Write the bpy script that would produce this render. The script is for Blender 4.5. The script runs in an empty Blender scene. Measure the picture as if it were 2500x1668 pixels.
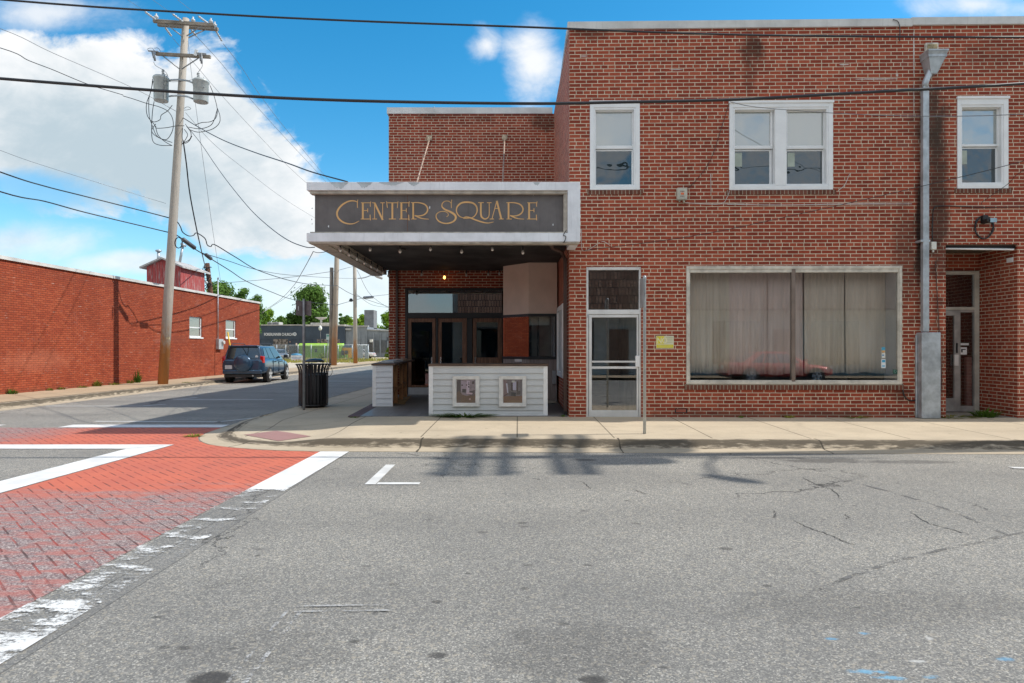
import bpy, bmesh, math, random
from mathutils import Matrix, Vector
R = math.radians
rnd = random.Random(7)
S = bpy.context.scene
COL = S.collection

# ---------------------------------------------------------------- camera, light, exposure
FPX, CX, HY, CAMZ = 1600.0, 1250.0, 851.0, 1.5      # focal length and principal column / horizon of the 2500 px frame
cam_d = bpy.data.cameras.new('camera')
cam = bpy.data.objects.new('camera', cam_d)
COL.objects.link(cam)
cam.location = (0, 0, CAMZ)
cam.rotation_euler = (R(90), 0, 0)
cam_d.sensor_width = 36.0
cam_d.lens = FPX / 2500 * 36.0
cam_d.shift_y = (HY - 834) / 2500
cam_d.clip_end = 3000
S.camera = cam

SUN_EL, SUN_AZ = R(48), R(4.0)      # azimuth measured from +X towards +Y
sd = bpy.data.lights.new('sun', 'SUN')
sd.energy = 3.0
sd.angle = R(0.75)
sd.color = (1.0, 0.955, 0.88)
sun = bpy.data.objects.new('sun', sd)
COL.objects.link(sun)
to_sun = Vector((math.cos(SUN_EL) * math.cos(SUN_AZ), math.cos(SUN_EL) * math.sin(SUN_AZ), math.sin(SUN_EL)))
sun.rotation_euler = to_sun.to_track_quat('Z', 'Y').to_euler()
sun.location = (20, 0, 30)

W = bpy.data.worlds.new('World')
S.world = W
W.use_nodes = True
S.view_settings.view_transform = 'Standard'
S.view_settings.look = 'None'
S.view_settings.exposure = 0.62
S.view_settings.gamma = 1.0
S.render.film_transparent = False
try:
    S.cycles.max_bounces = 8
    S.cycles.transparent_max_bounces = 12
    S.cycles.use_denoising = True
except Exception:
    pass


class NT:
    """small node helper"""
    def __init__(s, tree):
        s.t = tree; s.n = tree.nodes; s.l = tree.links

    def node(s, kind, **kw):
        n = s.n.new(kind)
        for k, v in kw.items():
            if k.startswith('i_'):
                s.put(n.inputs[k[2:].replace('_', ' ')], v)
            else:
                setattr(n, k, v)
        return n

    def put(s, sock, v):
        if isinstance(v, bpy.types.NodeSocket):
            s.l.new(v, sock)
        elif isinstance(v, bpy.types.Node):
            s.l.new(v.outputs[0], sock)
        else:
            if sock.type == 'RGBA' and hasattr(v, '__len__') and len(v) == 3:
                v = (*v, 1)
            sock.default_value = v

    def m(s, op, a, b=0.0, c=0.0, clamp=False):
        n = s.n.new('ShaderNodeMath'); n.operation = op; n.use_clamp = clamp
        s.put(n.inputs[0], a); s.put(n.inputs[1], b); s.put(n.inputs[2], c)
        return n.outputs[0]

    def mix(s, f, a, b, mode='MIX'):
        n = s.n.new('ShaderNodeMix'); n.data_type = 'RGBA'; n.blend_type = mode
        s.put(n.inputs[0], f); s.put(n.inputs[6], a); s.put(n.inputs[7], b)
        return n.outputs[2]

    def noise(s, vec, scale, detail=3, rough=0.55, dist=0.0, color=False):
        n = s.n.new('ShaderNodeTexNoise')
        s.put(n.inputs['Vector'], vec)
        n.inputs['Scale'].default_value = scale
        n.inputs['Detail'].default_value = detail
        n.inputs['Roughness'].default_value = rough
        n.inputs['Distortion'].default_value = dist
        return n.outputs[1 if color else 0]

    def mapr(s, v, a, b, c=0.0, d=1.0, smooth=True):
        n = s.n.new('ShaderNodeMapRange')
        n.interpolation_type = 'SMOOTHSTEP' if smooth else 'LINEAR'
        s.put(n.inputs[0], v)
        for i, q in zip((1, 2, 3, 4), (a, b, c, d)):
            s.put(n.inputs[i], q)
        return n.outputs[0]

    def vscale(s, vec, x, y, z):
        n = s.n.new('ShaderNodeVectorMath'); n.operation = 'MULTIPLY'
        s.put(n.inputs[0], vec); n.inputs[1].default_value = (x, y, z)
        return n.outputs[0]

    def sep(s, vec):
        n = s.n.new('ShaderNodeSeparateXYZ'); s.put(n.inputs[0], vec)
        return n.outputs

    def ramp(s, f, stops):
        n = s.n.new('ShaderNodeValToRGB'); s.put(n.inputs[0], f)
        e = n.color_ramp.elements
        while len(e) < len(stops):
            e.new(0.5)
        for q, (p, c) in zip(e, stops):
            q.position = p
            q.color = (*c, 1) if len(c) == 3 else c
        return n.outputs[0]

    def blob(s, x, y, cx, cy, rx, ry):
        """1 at the centre of an ellipse, 0 on its edge, negative outside"""
        a = s.m('DIVIDE', s.m('SUBTRACT', x, cx), rx)
        b = s.m('DIVIDE', s.m('SUBTRACT', y, cy), ry)
        d = s.m('SQRT', s.m('ADD', s.m('MULTIPLY', a, a), s.m('MULTIPLY', b, b)))
        return s.m('SUBTRACT', 1.0, d)


# ---------------------------------------------------------------- sky
def build_world():
    w = NT(W.node_tree)
    w.n.clear()
    out = w.node('ShaderNodeOutputWorld')
    bg = w.node('ShaderNodeBackground')
    sky = w.node('ShaderNodeTexSky')
    sky.sky_type = 'NISHITA'
    sky.sun_disc = False
    sky.sun_elevation = SUN_EL
    sky.sun_rotation = math.pi / 2 - SUN_AZ      # measured clockwise from +Y
    sky.air_density = 1.0; sky.dust_density = 0.4; sky.ozone_density = 2.5
    g = w.node('ShaderNodeTexCoord').outputs['Generated']
    x, y, z = w.sep(g)
    ay = w.m('MAXIMUM', w.m('ABSOLUTE', y), 0.12)
    u = w.m('DIVIDE', x, ay)                      # tangent of the bearing, of the height
    v = w.m('DIVIDE', z, ay)
    comb = w.node('ShaderNodeCombineXYZ', i_X=u, i_Y=v, i_Z=w.m('MULTIPLY', y, 1.3)).outputs[0]
    comb3 = w.node('ShaderNodeCombineXYZ', i_X=u, i_Y=w.m('MULTIPLY', v, 1.5), i_Z=0.0).outputs[0]
    n1 = w.m('ADD', w.m('MULTIPLY', w.noise(comb3, 2.8, 4, 0.5, 0.1), 0.5), w.m('MULTIPLY', w.noise(comb3, 9.0, 9, 0.62, 0.35), 0.5))
    n2 = w.noise(comb3, 1.6, 5, 0.55, 0.0)
    n3 = w.noise(comb3, 9.0, 6, 0.62, 0.4)
    P = lambda px, py, rx, ry: w.blob(u, v, (px - CX) / FPX, (HY - py) / FPX, rx / FPX, ry / FPX)
    f = None
    for b in ((190, 300, 350, 235), (480, 330, 210, 230), (600, 440, 190, 190), (700, 520, 150, 110), (20, 220, 260, 150)):
        q = P(*b)
        f = q if f is None else w.m('MAXIMUM', f, q)
    front = w.m('GREATER_THAN', y, 0.0)
    big = w.mapr(w.m('ADD', f, w.m('MULTIPLY', w.m('SUBTRACT', n1, 0.5), 1.9)), -0.03, 0.20)
    # tattered lower-left side of the big cloud shows blue
    hole = w.mapr(w.m('ADD', P(30, 470, 330, 75), w.m('MULTIPLY', w.m('SUBTRACT', n1, 0.5), 1.5)), 0.1, 0.6)
    big = w.m('MULTIPLY', big, w.m('SUBTRACT', 1.0, w.m('MULTIPLY', hole, 0.8)))
    # small clouds, wisps
    sm = w.m('MAXIMUM', P(1295, 150, 110, 150), w.m('SUBTRACT', P(1190, 110, 80, 90), 0.25))
    sm = w.mapr(w.m('ADD', sm, w.m('MULTIPLY', w.m('SUBTRACT', n1, 0.5), 2.6)), 0.12, 0.95, 0.0, 0.95)
    wi = w.m('MAXIMUM', P(120, 30, 300, 75), P(2380, 10, 230, 60))
    wi = w.mapr(w.m('ADD', wi, w.m('MULTIPLY', w.m('SUBTRACT', n1, 0.5), 2.4)), 0.1, 1.0, 0.0, 0.8)
    lo = w.m('MAXIMUM', P(60, 590, 260, 70), P(850, 700, 420, 110))
    lo = w.m('MAXIMUM', lo, P(330, 640, 240, 40))
    lo = w.mapr(w.m('ADD', lo, w.m('MULTIPLY', w.m('SUBTRACT', n1, 0.5), 2.4)), 0.05, 0.9, 0.0, 0.75)
    dens = w.m('MAXIMUM', w.m('MAXIMUM', big, sm), w.m('MAXIMUM', wi, lo))
    dens = w.m('MULTIPLY', dens, front)
    # the rest of the sky (behind the camera, mirrored in the windows): broken cloud
    nb = w.noise(comb, 2.1, 7, 0.58, 0.2)
    back = w.m('MULTIPLY', w.mapr(nb, 0.36, 0.54, 0.0, 0.95), w.m('SUBTRACT', 1.0, front))
    dens = w.m('MAXIMUM', dens, back)
    # cloud body: sunlit tops and grey-blue undersides
    n4 = w.noise(comb3, 4.2, 8, 0.6, 0.3)
    und = w.m('ADD', w.m('MULTIPLY', n2, 0.55), w.m('MULTIPLY', n4, 0.6))
    und = w.m('ADD', und, w.m('MULTIPLY', P(250, 360, 520, 190), 0.13))
    n5 = w.noise(comb3, 12.0, 8, 0.62, 0.5)
    und = w.m('ADD', und, w.m('MULTIPLY', w.m('SUBTRACT', n5, 0.5), 0.28))
    und = w.mapr(und, 0.44, 0.78)
    white = w.mix(und, (4.75, 4.8, 4.85), (2.5, 3.05, 3.4))
    skyc = w.node('ShaderNodeHueSaturation', i_Hue=0.486, i_Saturation=1.42, i_Value=0.90, i_Color=sky).outputs[0]
    hz = w.mapr(v, 0.0, 0.30, 1.0, 0.0)
    skyc = w.mix(w.m('MULTIPLY', hz, 0.35), skyc, (2.6, 4.2, 5.4))
    col = w.mix(dens, skyc, white)
    # ground colour below the horizon
    col = w.mix(w.m('LESS_THAN', z, -0.002), col, (1.3, 1.2, 1.0))
    w.put(bg.inputs[0], col)
    bg.inputs[1].default_value = 0.14
    w.l.new(bg.outputs[0], out.inputs[0])


build_world()

# ---------------------------------------------------------------- materials
MATS = {}


def newmat(name):
    m = bpy.data.materials.new(name)
    m.use_nodes = True
    t = NT(m.node_tree)
    t.p = m.node_tree.nodes['Principled BSDF']
    t.out = m.node_tree.nodes['Material Output']
    MATS[name] = m
    return m, t


def mat(name, c, rough=0.7, metal=0.0, var=0.12, vs=3.0, bump=0.0, bs=40.0, spec=0.5, c2=None, stretch=(1, 1, 1), emis=None, streak=0.0):
    if name in MATS:
        return MATS[name]
    m, t = newmat(name)
    co = t.node('ShaderNodeTexCoord').outputs['Object']
    if stretch != (1, 1, 1):
        co = t.vscale(co, *stretch)
    n = t.noise(co, vs, 5, 0.6)
    if c2 is None:
        c2 = tuple(q * (1 - var * 2) for q in c)
        c = tuple(min(1, q * (1 + var)) for q in c)
    col = t.mix(t.mapr(n, 0.3, 0.7), c, c2)
    if streak:
        sn = t.noise(t.vscale(co, 9, 9, 0.7), 2.0, 4, 0.6)
        col = t.mix(t.mapr(sn, 0.52, 0.75, 0, streak), col, tuple(q * 0.45 for q in c2))
    t.put(t.p.inputs['Base Color'], col)
    t.p.inputs['Roughness'].default_value = rough
    t.p.inputs['Metallic'].default_value = metal
    t.p.inputs['Specular IOR Level'].default_value = spec
    if bump:
        b = t.node('ShaderNodeBump', i_Strength=bump, i_Distance=0.01, i_Height=t.noise(co, bs, 4, 0.6))
        t.put(t.p.inputs['Normal'], b)
    if emis:
        t.p.inputs['Emission Color'].default_value = (*emis[0], 1)
        t.p.inputs['Emission Strength'].default_value = emis[1]
    return m


def brick_mat(name, cols, mortar, bw=0.222, rh=0.071, ms=0.0068, stains=(), vertical=False, tint=0.25, squash=True, lines=(), bump=0.6, pale=0.0):
    m, t = newmat(name)
    uv = t.node('ShaderNodeUVMap').outputs[0]
    ux, uy, _ = t.sep(uv)
    b = t.node('ShaderNodeTexBrick')
    wob = t.noise(uv, 7.0, 2, 0.5, color=True)
    vv = t.node('ShaderNodeVectorMath', operation='MULTIPLY_ADD')
    t.put(vv.inputs[0], wob); vv.inputs[1].default_value = (0.006, 0.004, 0); t.put(vv.inputs[2], uv)
    t.put(b.inputs['Vector'], vv)
    b.inputs['Scale'].default_value = 1.0
    b.inputs['Brick Width'].default_value = bw
    b.inputs['Row Height'].default_value = rh
    b.inputs['Mortar Size'].default_value = ms
    b.inputs['Mortar Smooth'].default_value = 0.15
    b.inputs['Color1'].default_value = (0, 0, 0, 1)
    b.inputs['Color2'].default_value = (1, 1, 1, 1)
    b.inputs['Mortar'].default_value = (0.5, 0.5, 0.5, 1)
    if squash:
        b.squash = 0.62; b.squash_frequency = 7
    bc = t.ramp(b.outputs['Color'], [(i / (len(cols) - 1), c) for i, c in enumerate(cols)])
    big = t.noise(uv, 0.55, 4, 0.6)
    bc = t.mix(t.mapr(big, 0.35, 0.7, 0, tint), bc, tuple(q * 0.6 for q in cols[0]))
    sk = t.noise(t.vscale(uv, 2.6, 0.22, 1), 1.5, 6, 0.65)
    bc = t.mix(t.mapr(sk, 0.5, 0.74, 0, 0.42), bc, tuple(q * 0.55 for q in cols[0]))
    ef = t.noise(t.vscale(uv, 0.9, 1.6, 1), 1.1, 7, 0.7)
    bc = t.mix(t.mapr(ef, 0.56, 0.72, 0, 0.22), bc, (0.42, 0.24, 0.20))
    fine = t.noise(uv, 60.0, 3, 0.6)
    bc = t.mix(t.mapr(fine, 0.35, 0.75, 0, 0.25), bc, tuple(q * 0.55 for q in cols[0]))
    if pale:
        pn = t.noise(t.vscale(uv, 1.0, 6.0, 1), 3.0, 5, 0.65)
        bc = t.mix(t.mapr(pn, 0.60, 0.72, 0, pale), bc, (0.55, 0.45, 0.38))
    mc = t.mix(t.mapr(t.noise(uv, 5.0, 4, 0.6), 0.3, 0.7), mortar, tuple(q * 0.72 for q in mortar))
    col = t.mix(b.outputs['Fac'], bc, mc)
    dn = t.noise(t.vscale(uv, 1.0, 0.55, 1), 5.0, 5, 0.65)
    for (x, y, rx, ry, k, dc) in stains:
        q = t.blob(ux, uy, x, y, rx, ry)
        q = t.m('ADD', q, t.m('MULTIPLY', t.m('SUBTRACT', dn, 0.5), 1.3))
        col = t.mix(t.mapr(q, 0.0, 0.7, 0, k), col, dc)
    for (x, y, rx, ry, k, dc) in lines:      # bright mortar repairs, a sealed joint
        q = t.blob(ux, uy, x, y, rx, ry)
        q = t.m('ADD', q, t.m('MULTIPLY', t.m('SUBTRACT', t.noise(uv, 30.0, 3, 0.6), 0.5), 1.0))
        col = t.mix(t.mapr(q, 0.1, 0.4, 0, k), col, dc)
    t.put(t.p.inputs['Base Color'], col)
    t.p.inputs['Roughness'].default_value = 0.85
    t.p.inputs['Specular IOR Level'].default_value = 0.25
    h = t.m('SUBTRACT', 1.0, b.outputs['Fac'])
    h = t.m('ADD', h, t.m('MULTIPLY', fine, 0.4))
    t.put(t.p.inputs['Normal'], t.node('ShaderNodeBump', i_Strength=bump, i_Distance=0.006, i_Height=h))
    return m


def glass_mat(name, refl=0.12, tint=(1, 1, 1), rough=0.0, wave=0.0, opaque=None):
    m, t = newmat(name)
    t.n.remove(t.p)
    gl = t.node('ShaderNodeBsdfGlossy', i_Roughness=rough, i_Color=(0.95, 0.97, 1.0))
    if wave:
        co = t.node('ShaderNodeTexCoord').outputs['Object']
        nb = t.node('ShaderNodeBump', i_Strength=wave, i_Distance=0.05, i_Height=t.noise(co, 1.6, 2, 0.5))
        t.put(gl.inputs['Normal'], nb)
    if opaque:
        tr = t.node('ShaderNodeBsdfDiffuse', i_Color=opaque)
    else:
        tr = t.node('ShaderNodeBsdfTransparent', i_Color=tint)
    fr = t.node('ShaderNodeFresnel', i_IOR=1.5).outputs[0]
    f = t.m('ADD', t.m('MULTIPLY', fr, 1.0), refl, clamp=True)
    mx = t.node('ShaderNodeMixShader')
    t.put(mx.inputs[0], f); t.put(mx.inputs[1], tr.outputs[0]); t.put(mx.inputs[2], gl.outputs[0])
    t.l.new(mx.outputs[0], t.out.inputs[0])
    return m


# ---------------------------------------------------------------- mesh helper
class Frame:
    """a local frame standing on the ground: u along, v into the wall, z up"""
    def __init__(s, x=0, y=0, rz=0.0, z=0.0):
        s.M = Matrix.Translation((x, y, z)) @ Matrix.Rotation(rz, 4, 'Z')
        s.I = s.M.inverted()

    def hit(s, px, py, v=0.0):
        """where the ray of a photo point meets the plane v = const"""
        o = s.I @ Vector((0, 0, CAMZ))
        d = s.I.to_3x3() @ Vector(((px - CX) / FPX, 1.0, (HY - py) / FPX))
        k = (v - o.y) / d.y
        p = o + d * k
        return p.x, p.z


WORLD = Frame()


def at(px, py, Y):
    return Vector(((px - CX) / FPX * Y, Y, CAMZ + (HY - py) / FPX * Y))


def flat(px, py, z=0.0):
    Y = (CAMZ - z) * FPX / (py - HY)
    return Vector(((px - CX) / FPX * Y, Y, z))


class MB:
    def __init__(s, frame=WORLD):
        s.b = bmesh.new(); s.f = frame; s.sm = []

    def box(s, x0, x1, y0, y1, z0, z1, m=0):
        if x0 > x1: x0, x1 = x1, x0
        if y0 > y1: y0, y1 = y1, y0
        if z0 > z1: z0, z1 = z1, z0
        v = [s.b.verts.new(p) for p in ((x0, y0, z0), (x1, y0, z0), (x1, y1, z0), (x0, y1, z0), (x0, y0, z1), (x1, y0, z1), (x1, y1, z1), (x0, y1, z1))]
        for q in ((3, 2, 1, 0), (4, 5, 6, 7), (0, 1, 5, 4), (1, 2, 6, 5), (2, 3, 7, 6), (3, 0, 4, 7)):
            s.b.faces.new([v[i] for i in q]).material_index = m
        return s

    def face(s, pts, m=0):
        f = s.b.faces.new([s.b.verts.new(p) for p in pts]); f.material_index = m
        return f

    def prism(s, pts, d, m=0):
        """polygon pts extruded by vector d"""
        d = Vector(d); a = [Vector(p) for p in pts]
        v0 = [s.b.verts.new(p) for p in a]; v1 = [s.b.verts.new(p + d) for p in a]
        s.b.faces.new(v0).material_index = m; s.b.faces.new(v1[::-1]).material_index = m
        n = len(a)
        for i in range(n):
            s.b.faces.new((v0[i], v1[i], v1[(i + 1) % n], v0[(i + 1) % n])).material_index = m
        return s

    def tube(s, pts, r, n=8, cap=True, m=0, smooth=True):
        pts = [Vector(p) for p in pts]
        rs = r if hasattr(r, '__len__') else [r] * len(pts)
        rings = []
        ref = None
        for i, p in enumerate(pts):
            if i == 0: t = pts[1] - p
            elif i == len(pts) - 1: t = p - pts[i - 1]
            else: t = (pts[i + 1] - pts[i - 1])
            t.normalize()
            if ref is None or abs(ref.dot(t)) > 0.98:
                ref = Vector((0, 0, 1)) if abs(t.z) < 0.9 else Vector((1, 0, 0))
            a = t.cross(ref).normalized(); bb = t.cross(a).normalized()
            ref = bb.cross(t).cross(t) * 0 + ref
            rings.append([s.b.verts.new(p + (a * math.cos(2 * math.pi * k / n) + bb * math.sin(2 * math.pi * k / n)) * rs[i]) for k in range(n)])
        for i in range(len(rings) - 1):
            for k in range(n):
                f = s.b.faces.new((rings[i][k], rings[i][(k + 1) % n], rings[i + 1][(k + 1) % n], rings[i + 1][k]))
                f.smooth = smooth; f.material_index = m
        if cap:
            s.b.faces.new(rings[0][::-1]).material_index = m; s.b.faces.new(rings[-1]).material_index = m
        return s

    def lathe(s, prof, c=(0, 0, 0), n=20, axis='z', m=0, smooth=True):
        """prof: (radius, height) pairs"""
        c = Vector(c); rings = []
        for r, h in prof:
            ring = []
            for k in range(n):
                a = 2 * math.pi * k / n
                p = Vector((r * math.cos(a), r * math.sin(a), h))
                if axis == 'x': p = Vector((p.z, p.x, p.y))
                if axis == 'y': p = Vector((p.x, p.z, p.y))
                ring.append(s.b.verts.new(c + p))
            rings.append(ring)
        for i in range(len(rings) - 1):
            for k in range(n):
                f = s.b.faces.new((rings[i][k], rings[i][(k + 1) % n], rings[i + 1][(k + 1) % n], rings[i + 1][k]))
                f.smooth = smooth; f.material_index = m
        s.b.faces.new(rings[0][::-1]).material_index = m
        s.b.faces.new(rings[-1]).material_index = m
        return s

    def strip(s, pts, w0, w1=None, out=(0, -1, 0), thick=0.004, prof=None):
        """a flat brush stroke along pts in the plane u-z, with varying width"""
        n = len(pts); L = []; Rr = []
        for i, p in enumerate(pts):
            a = pts[max(0, i - 1)]; b = pts[min(n - 1, i + 1)]
            t = Vector((b[0] - a[0], b[1] - a[1])).normalized()
            k = i / (n - 1)
            w = prof(k) if prof else w0 + ((w1 if w1 is not None else w0) - w0) * k
            nx, nz = -t.y * w / 2, t.x * w / 2
            L.append((p[0] + nx, p[1] + nz)); Rr.append((p[0] - nx, p[1] - nz))
        return L, Rr

    def done(s, name, mats, parent=None, base=(0, 0, 0), bevel=0.0, subsurf=0, smooth=False, recalc=True, uvs=True, bseg=1):
        b = s.b
        if recalc:
            bmesh.ops.recalc_face_normals(b, faces=b.faces[:])
        b.normal_update()
        base = Vector(base)
        if uvs:
            ul = b.loops.layers.uv.new('UVMap')
            for f in b.faces:
                n = f.normal
                ax, ay, az = abs(n.x), abs(n.y), abs(n.z)
                for l in f.loops:
                    c = l.vert.co
                    if az >= ax and az >= ay: l[ul].uv = (c.x, c.y)
                    elif ay >= ax: l[ul].uv = (c.x, c.z)
                    else: l[ul].uv = (c.y, c.z)
        if base.length > 0:
            bmesh.ops.translate(b, verts=b.verts[:], vec=-base)
        me = bpy.data.meshes.new(name)
        b.to_mesh(me); b.free()
        for m in (mats if isinstance(mats, (list, tuple)) else [mats]):
            me.materials.append(m)
        if smooth:
            for p in me.polygons: p.use_smooth = True
        o = bpy.data.objects.new(name, me)
        COL.objects.link(o)
        if parent is not None:
            o.parent = parent
        else:
            o.matrix_world = s.f.M @ Matrix.Translation(base)
        if bevel:
            q = o.modifiers.new('bevel', 'BEVEL'); q.width = bevel; q.segments = bseg; q.limit_method = 'ANGLE'
        if subsurf:
            q = o.modifiers.new('subsurf', 'SUBSURF'); q.levels = subsurf; q.render_levels = subsurf
        return o


def tag(o, label=None, cat=None, group=None, kind=None):
    if label: o['label'] = label
    if cat: o['category'] = cat
    if group: o['group'] = group
    if kind: o['kind'] = kind
    return o


class Thing:
    def __init__(s, name, label, cat, base=(0, 0, 0), frame=WORLD, group=None):
        s.f = frame; s.base = Vector(base)
        s.o = bpy.data.objects.new(name, None)
        COL.objects.link(s.o)
        s.o.empty_display_size = 0.2
        s.o.matrix_world = frame.M @ Matrix.Translation(s.base)
        tag(s.o, label, cat, group)

    def mb(s):
        return MB(s.f)

    def part(s, mb, name, m, parent=None, **kw):
        return mb.done(name, m, parent or s.o, base=s.base, **kw)


def copy_tree(o, parent=None):
    c = o.copy()
    COL.objects.link(c)
    if parent is not None:
        c.parent = parent
    for ch in list(o.children):
        copy_tree(ch, c)
    return c


def cat_rom(pts, seg=6):
    P = [Vector(p) for p in pts]
    if len(P) < 3: return P
    P = [P[0] * 2 - P[1]] + P + [P[-1] * 2 - P[-2]]
    out = []
    for i in range(1, len(P) - 2):
        for k in range(seg):
            t = k / seg
            a, b, c, d = P[i - 1], P[i], P[i + 1], P[i + 2]
            out.append(0.5 * ((2 * b) + (c - a) * t + (2 * a - 5 * b + 4 * c - d) * t * t + (3 * b - a - 3 * c + d) * t ** 3))
    out.append(P[-2])
    return out


def text_mesh(name, s, size, m, parent, loc, rot, extrude=0.004, space=1.0, align='LEFT', sx=1.0, bold=0.0, sub_mat=None):
    cu = bpy.data.curves.new('txt', 'FONT')
    cu.body = s; cu.size = size; cu.extrude = extrude; cu.space_character = space; cu.align_x = align; cu.offset = bold
    tmp = bpy.data.objects.new('txt', cu)
    COL.objects.link(tmp)
    dg = bpy.context.evaluated_depsgraph_get()
    me = bpy.data.meshes.new_from_object(tmp.evaluated_get(dg))
    bpy.data.objects.remove(tmp)
    me.name = name
    me.transform(Matrix.Diagonal((sx, 1, 1, 1)))
    me.materials.clear(); me.materials.append(m)
    o = bpy.data.objects.new(name, me)
    COL.objects.link(o)
    o.parent = parent
    o.location = loc; o.rotation_euler = rot
    return o

# ---------------------------------------------------------------- ground and roads
SF = 1.0638298           # displayed photo px -> 2500 px frame


def asphalt_mat(name, spots=True):
    m, t = newmat(name)
    co = t.node('ShaderNodeTexCoord').outputs['Object']
    x, y, _ = t.sep(co)
    v = t.node('ShaderNodeTexVoronoi', i_Scale=135.0); t.put(v.inputs['Vector'], co)
    sp = t.sep(v.outputs['Color'])[0]
    v2 = t.node('ShaderNodeTexVoronoi', i_Scale=70.0); t.put(v2.inputs['Vector'], co)
    sp2 = t.sep(v2.outputs['Color'])[1]
    c = t.ramp(sp, [(0.0, (0.155, 0.148, 0.135)), (0.45, (0.235, 0.225, 0.203)), (0.72, (0.315, 0.297, 0.262)), (0.90, (0.43, 0.40, 0.345)), (1.0, (0.64, 0.60, 0.52))])
    c = t.mix(t.mapr(sp2, 0.86, 0.93, 0, 0.55), c, (0.50, 0.44, 0.34))
    c = t.mix(t.mapr(sp2, 0.12, 0.04, 0, 0.4), c, (0.09, 0.085, 0.08))
    big = t.noise(co, 0.35, 5, 0.6)
    c = t.mix(t.mapr(big, 0.38, 0.66, 0.0, 0.30), c, (0.12, 0.118, 0.115))
    mid = t.noise(t.vscale(co, 0.5, 1.4, 1), 1.1, 6, 0.65)
    c = t.mix(t.mapr(mid, 0.56, 0.78, 0.0, 0.25), c, (0.13, 0.125, 0.12))
    c = t.mix(t.mapr(y, 8.6, 1.5, 0.0, 0.24, False), c, (0.115, 0.112, 0.105))
    # worn wheel paths along the main street
    wy = t.m('ADD', y, t.m('MULTIPLY', t.noise(co, 0.4, 3), 0.8))
    lane = t.m('PINGPONG', t.m('ADD', wy, 20.0), 0.9)
    c = t.mix(t.mapr(lane, 0.25, 0.75, 0.0, 0.13), c, (0.10, 0.097, 0.092))
    st = t.noise(t.vscale(co, 0.25, 3.5, 1), 1.6, 6, 0.7)
    c = t.mix(t.mapr(st, 0.58, 0.76, 0.0, 0.20), c, (0.11, 0.105, 0.10))
    # oil spots, stains, gutter dirt
    dn = t.noise(co, 5.0, 4, 0.6)
    if spots:
        for (px, py, rx, ry, k) in ((520, 1655, 0.10, 0.07, 0.85), (1440, 1660, 0.07, 0.04, 0.8), (1065, 1470, 0.03, 0.02, 0.6), (1290, 1380, 0.04, 0.02, 0.5), (1435, 1380, 0.04, 0.02, 0.6), (1070, 1600, 0.05, 0.03, 0.7),
                                    (2010, 1125, 0.55, 0.16, 0.55), (2220, 1128, 0.7, 0.12, 0.45), (1425, 1123, 0.16, 0.08, 0.6), (1900, 1118, 0.4, 0.06, 0.4),
                                    (1275, 1277, .05, .03, .5), (1553, 1278, .05, .03, .45), (1772, 1340, .05, .03, .6), (1180, 1300, .05, .03, .45), (400, 1580, .03, .02, .5), (450, 1582, .03, .02, .5), (1620, 1630, .03, .015, .6), (1280, 1437, .03, .02, .5),
                                    (1420, 1590, 0.45, 0.3, 0.28), (2150, 1480, 0.9, 0.25, 0.2), (640, 1590, .5, .2, .2)):
            p = flat(px, py)
            q = t.blob(x, y, p.x, p.y, rx * 1.5, ry * 1.7)
            q = t.m('ADD', q, t.m('MULTIPLY', t.m('SUBTRACT', dn, 0.5), 1.1))
            c = t.mix(t.mapr(q, 0.15, 0.6, 0, k), c, (0.045, 0.042, 0.04))
        rr = random.Random(11)
        for i in range(26):                       # little dark tar pocks
            q = t.blob(x, y, rr.uniform(-2.5, 4.5), rr.uniform(3.2, 8.3), rr.uniform(0.02, 0.045), rr.uniform(0.015, 0.035))
            c = t.mix(t.mapr(q, 0.0, 0.35, 0, rr.uniform(0.35, 0.75)), c, (0.05, 0.048, 0.045))
        # utility marking paint, lower right
        bn = t.noise(co, 9.0, 4, 0.7)
        for (px, py, rx, ry, r_, g_, b_, k) in ((2035, 1560, .07, .025, .12, .33, .5, .8), (2110, 1546, .05, .02, .12, .33, .5, .75), (2110, 1640, .14, .03, .14, .38, .56, .9), (2165, 1655, .12, .025, .14, .38, .56, .9),
                                                (2275, 1655, .06, .03, .14, .38, .56, .85), (2455, 1610, .06, .03, .12, .33, .5, .75), (2240, 1615, .06, .02, .6, .58, .54, .8), (2270, 1560, .025, .03, .6, .58, .54, .7), (2030, 1545, .03, .02, .6, .58, .54, .6)):
            p = flat(px, py)
            q = t.m('ADD', t.blob(x, y, p.x, p.y, rx, ry), t.m('MULTIPLY', t.m('SUBTRACT', bn, 0.5), 3.2))
            c = t.mix(t.mapr(q, 0.15, 0.9, 0, k * 0.8), c, (r_, g_, b_))
    bd = t.m('MULTIPLY', t.mapr(t.m('ABSOLUTE', t.m('ADD', x, 2.575)), 0.205, 0.22, 1.0, 0.0), t.mapr(y, 9.4, 9.5, 1.0, 0.0))
    c = t.mix(t.m('MULTIPLY', bd, 0.32), c, (0.13, 0.13, 0.13))
    el = t.m('MINIMUM', t.m('ABSOLUTE', t.m('ADD', x, 2.57)), t.m('ABSOLUTE', t.m('ADD', x, 2.36)))
    c = t.mix(t.m('MULTIPLY', t.mapr(el, 0.003, 0.007, 0.6, 0.0), t.mapr(y, 9.4, 9.5, 1.0, 0.0)), c, (0.05, 0.048, 0.045))
    # fine cracks
    vc = t.node('ShaderNodeTexVoronoi', feature='DISTANCE_TO_EDGE', i_Scale=0.33)
    wv = t.node('ShaderNodeVectorMath', operation='MULTIPLY_ADD')
    t.put(wv.inputs[0], t.noise(co, 1.6, 6, 0.7, color=True)); wv.inputs[1].default_value = (1.1, 1.1, 0); t.put(wv.inputs[2], co)
    t.put(vc.inputs['Vector'], wv)
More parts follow.
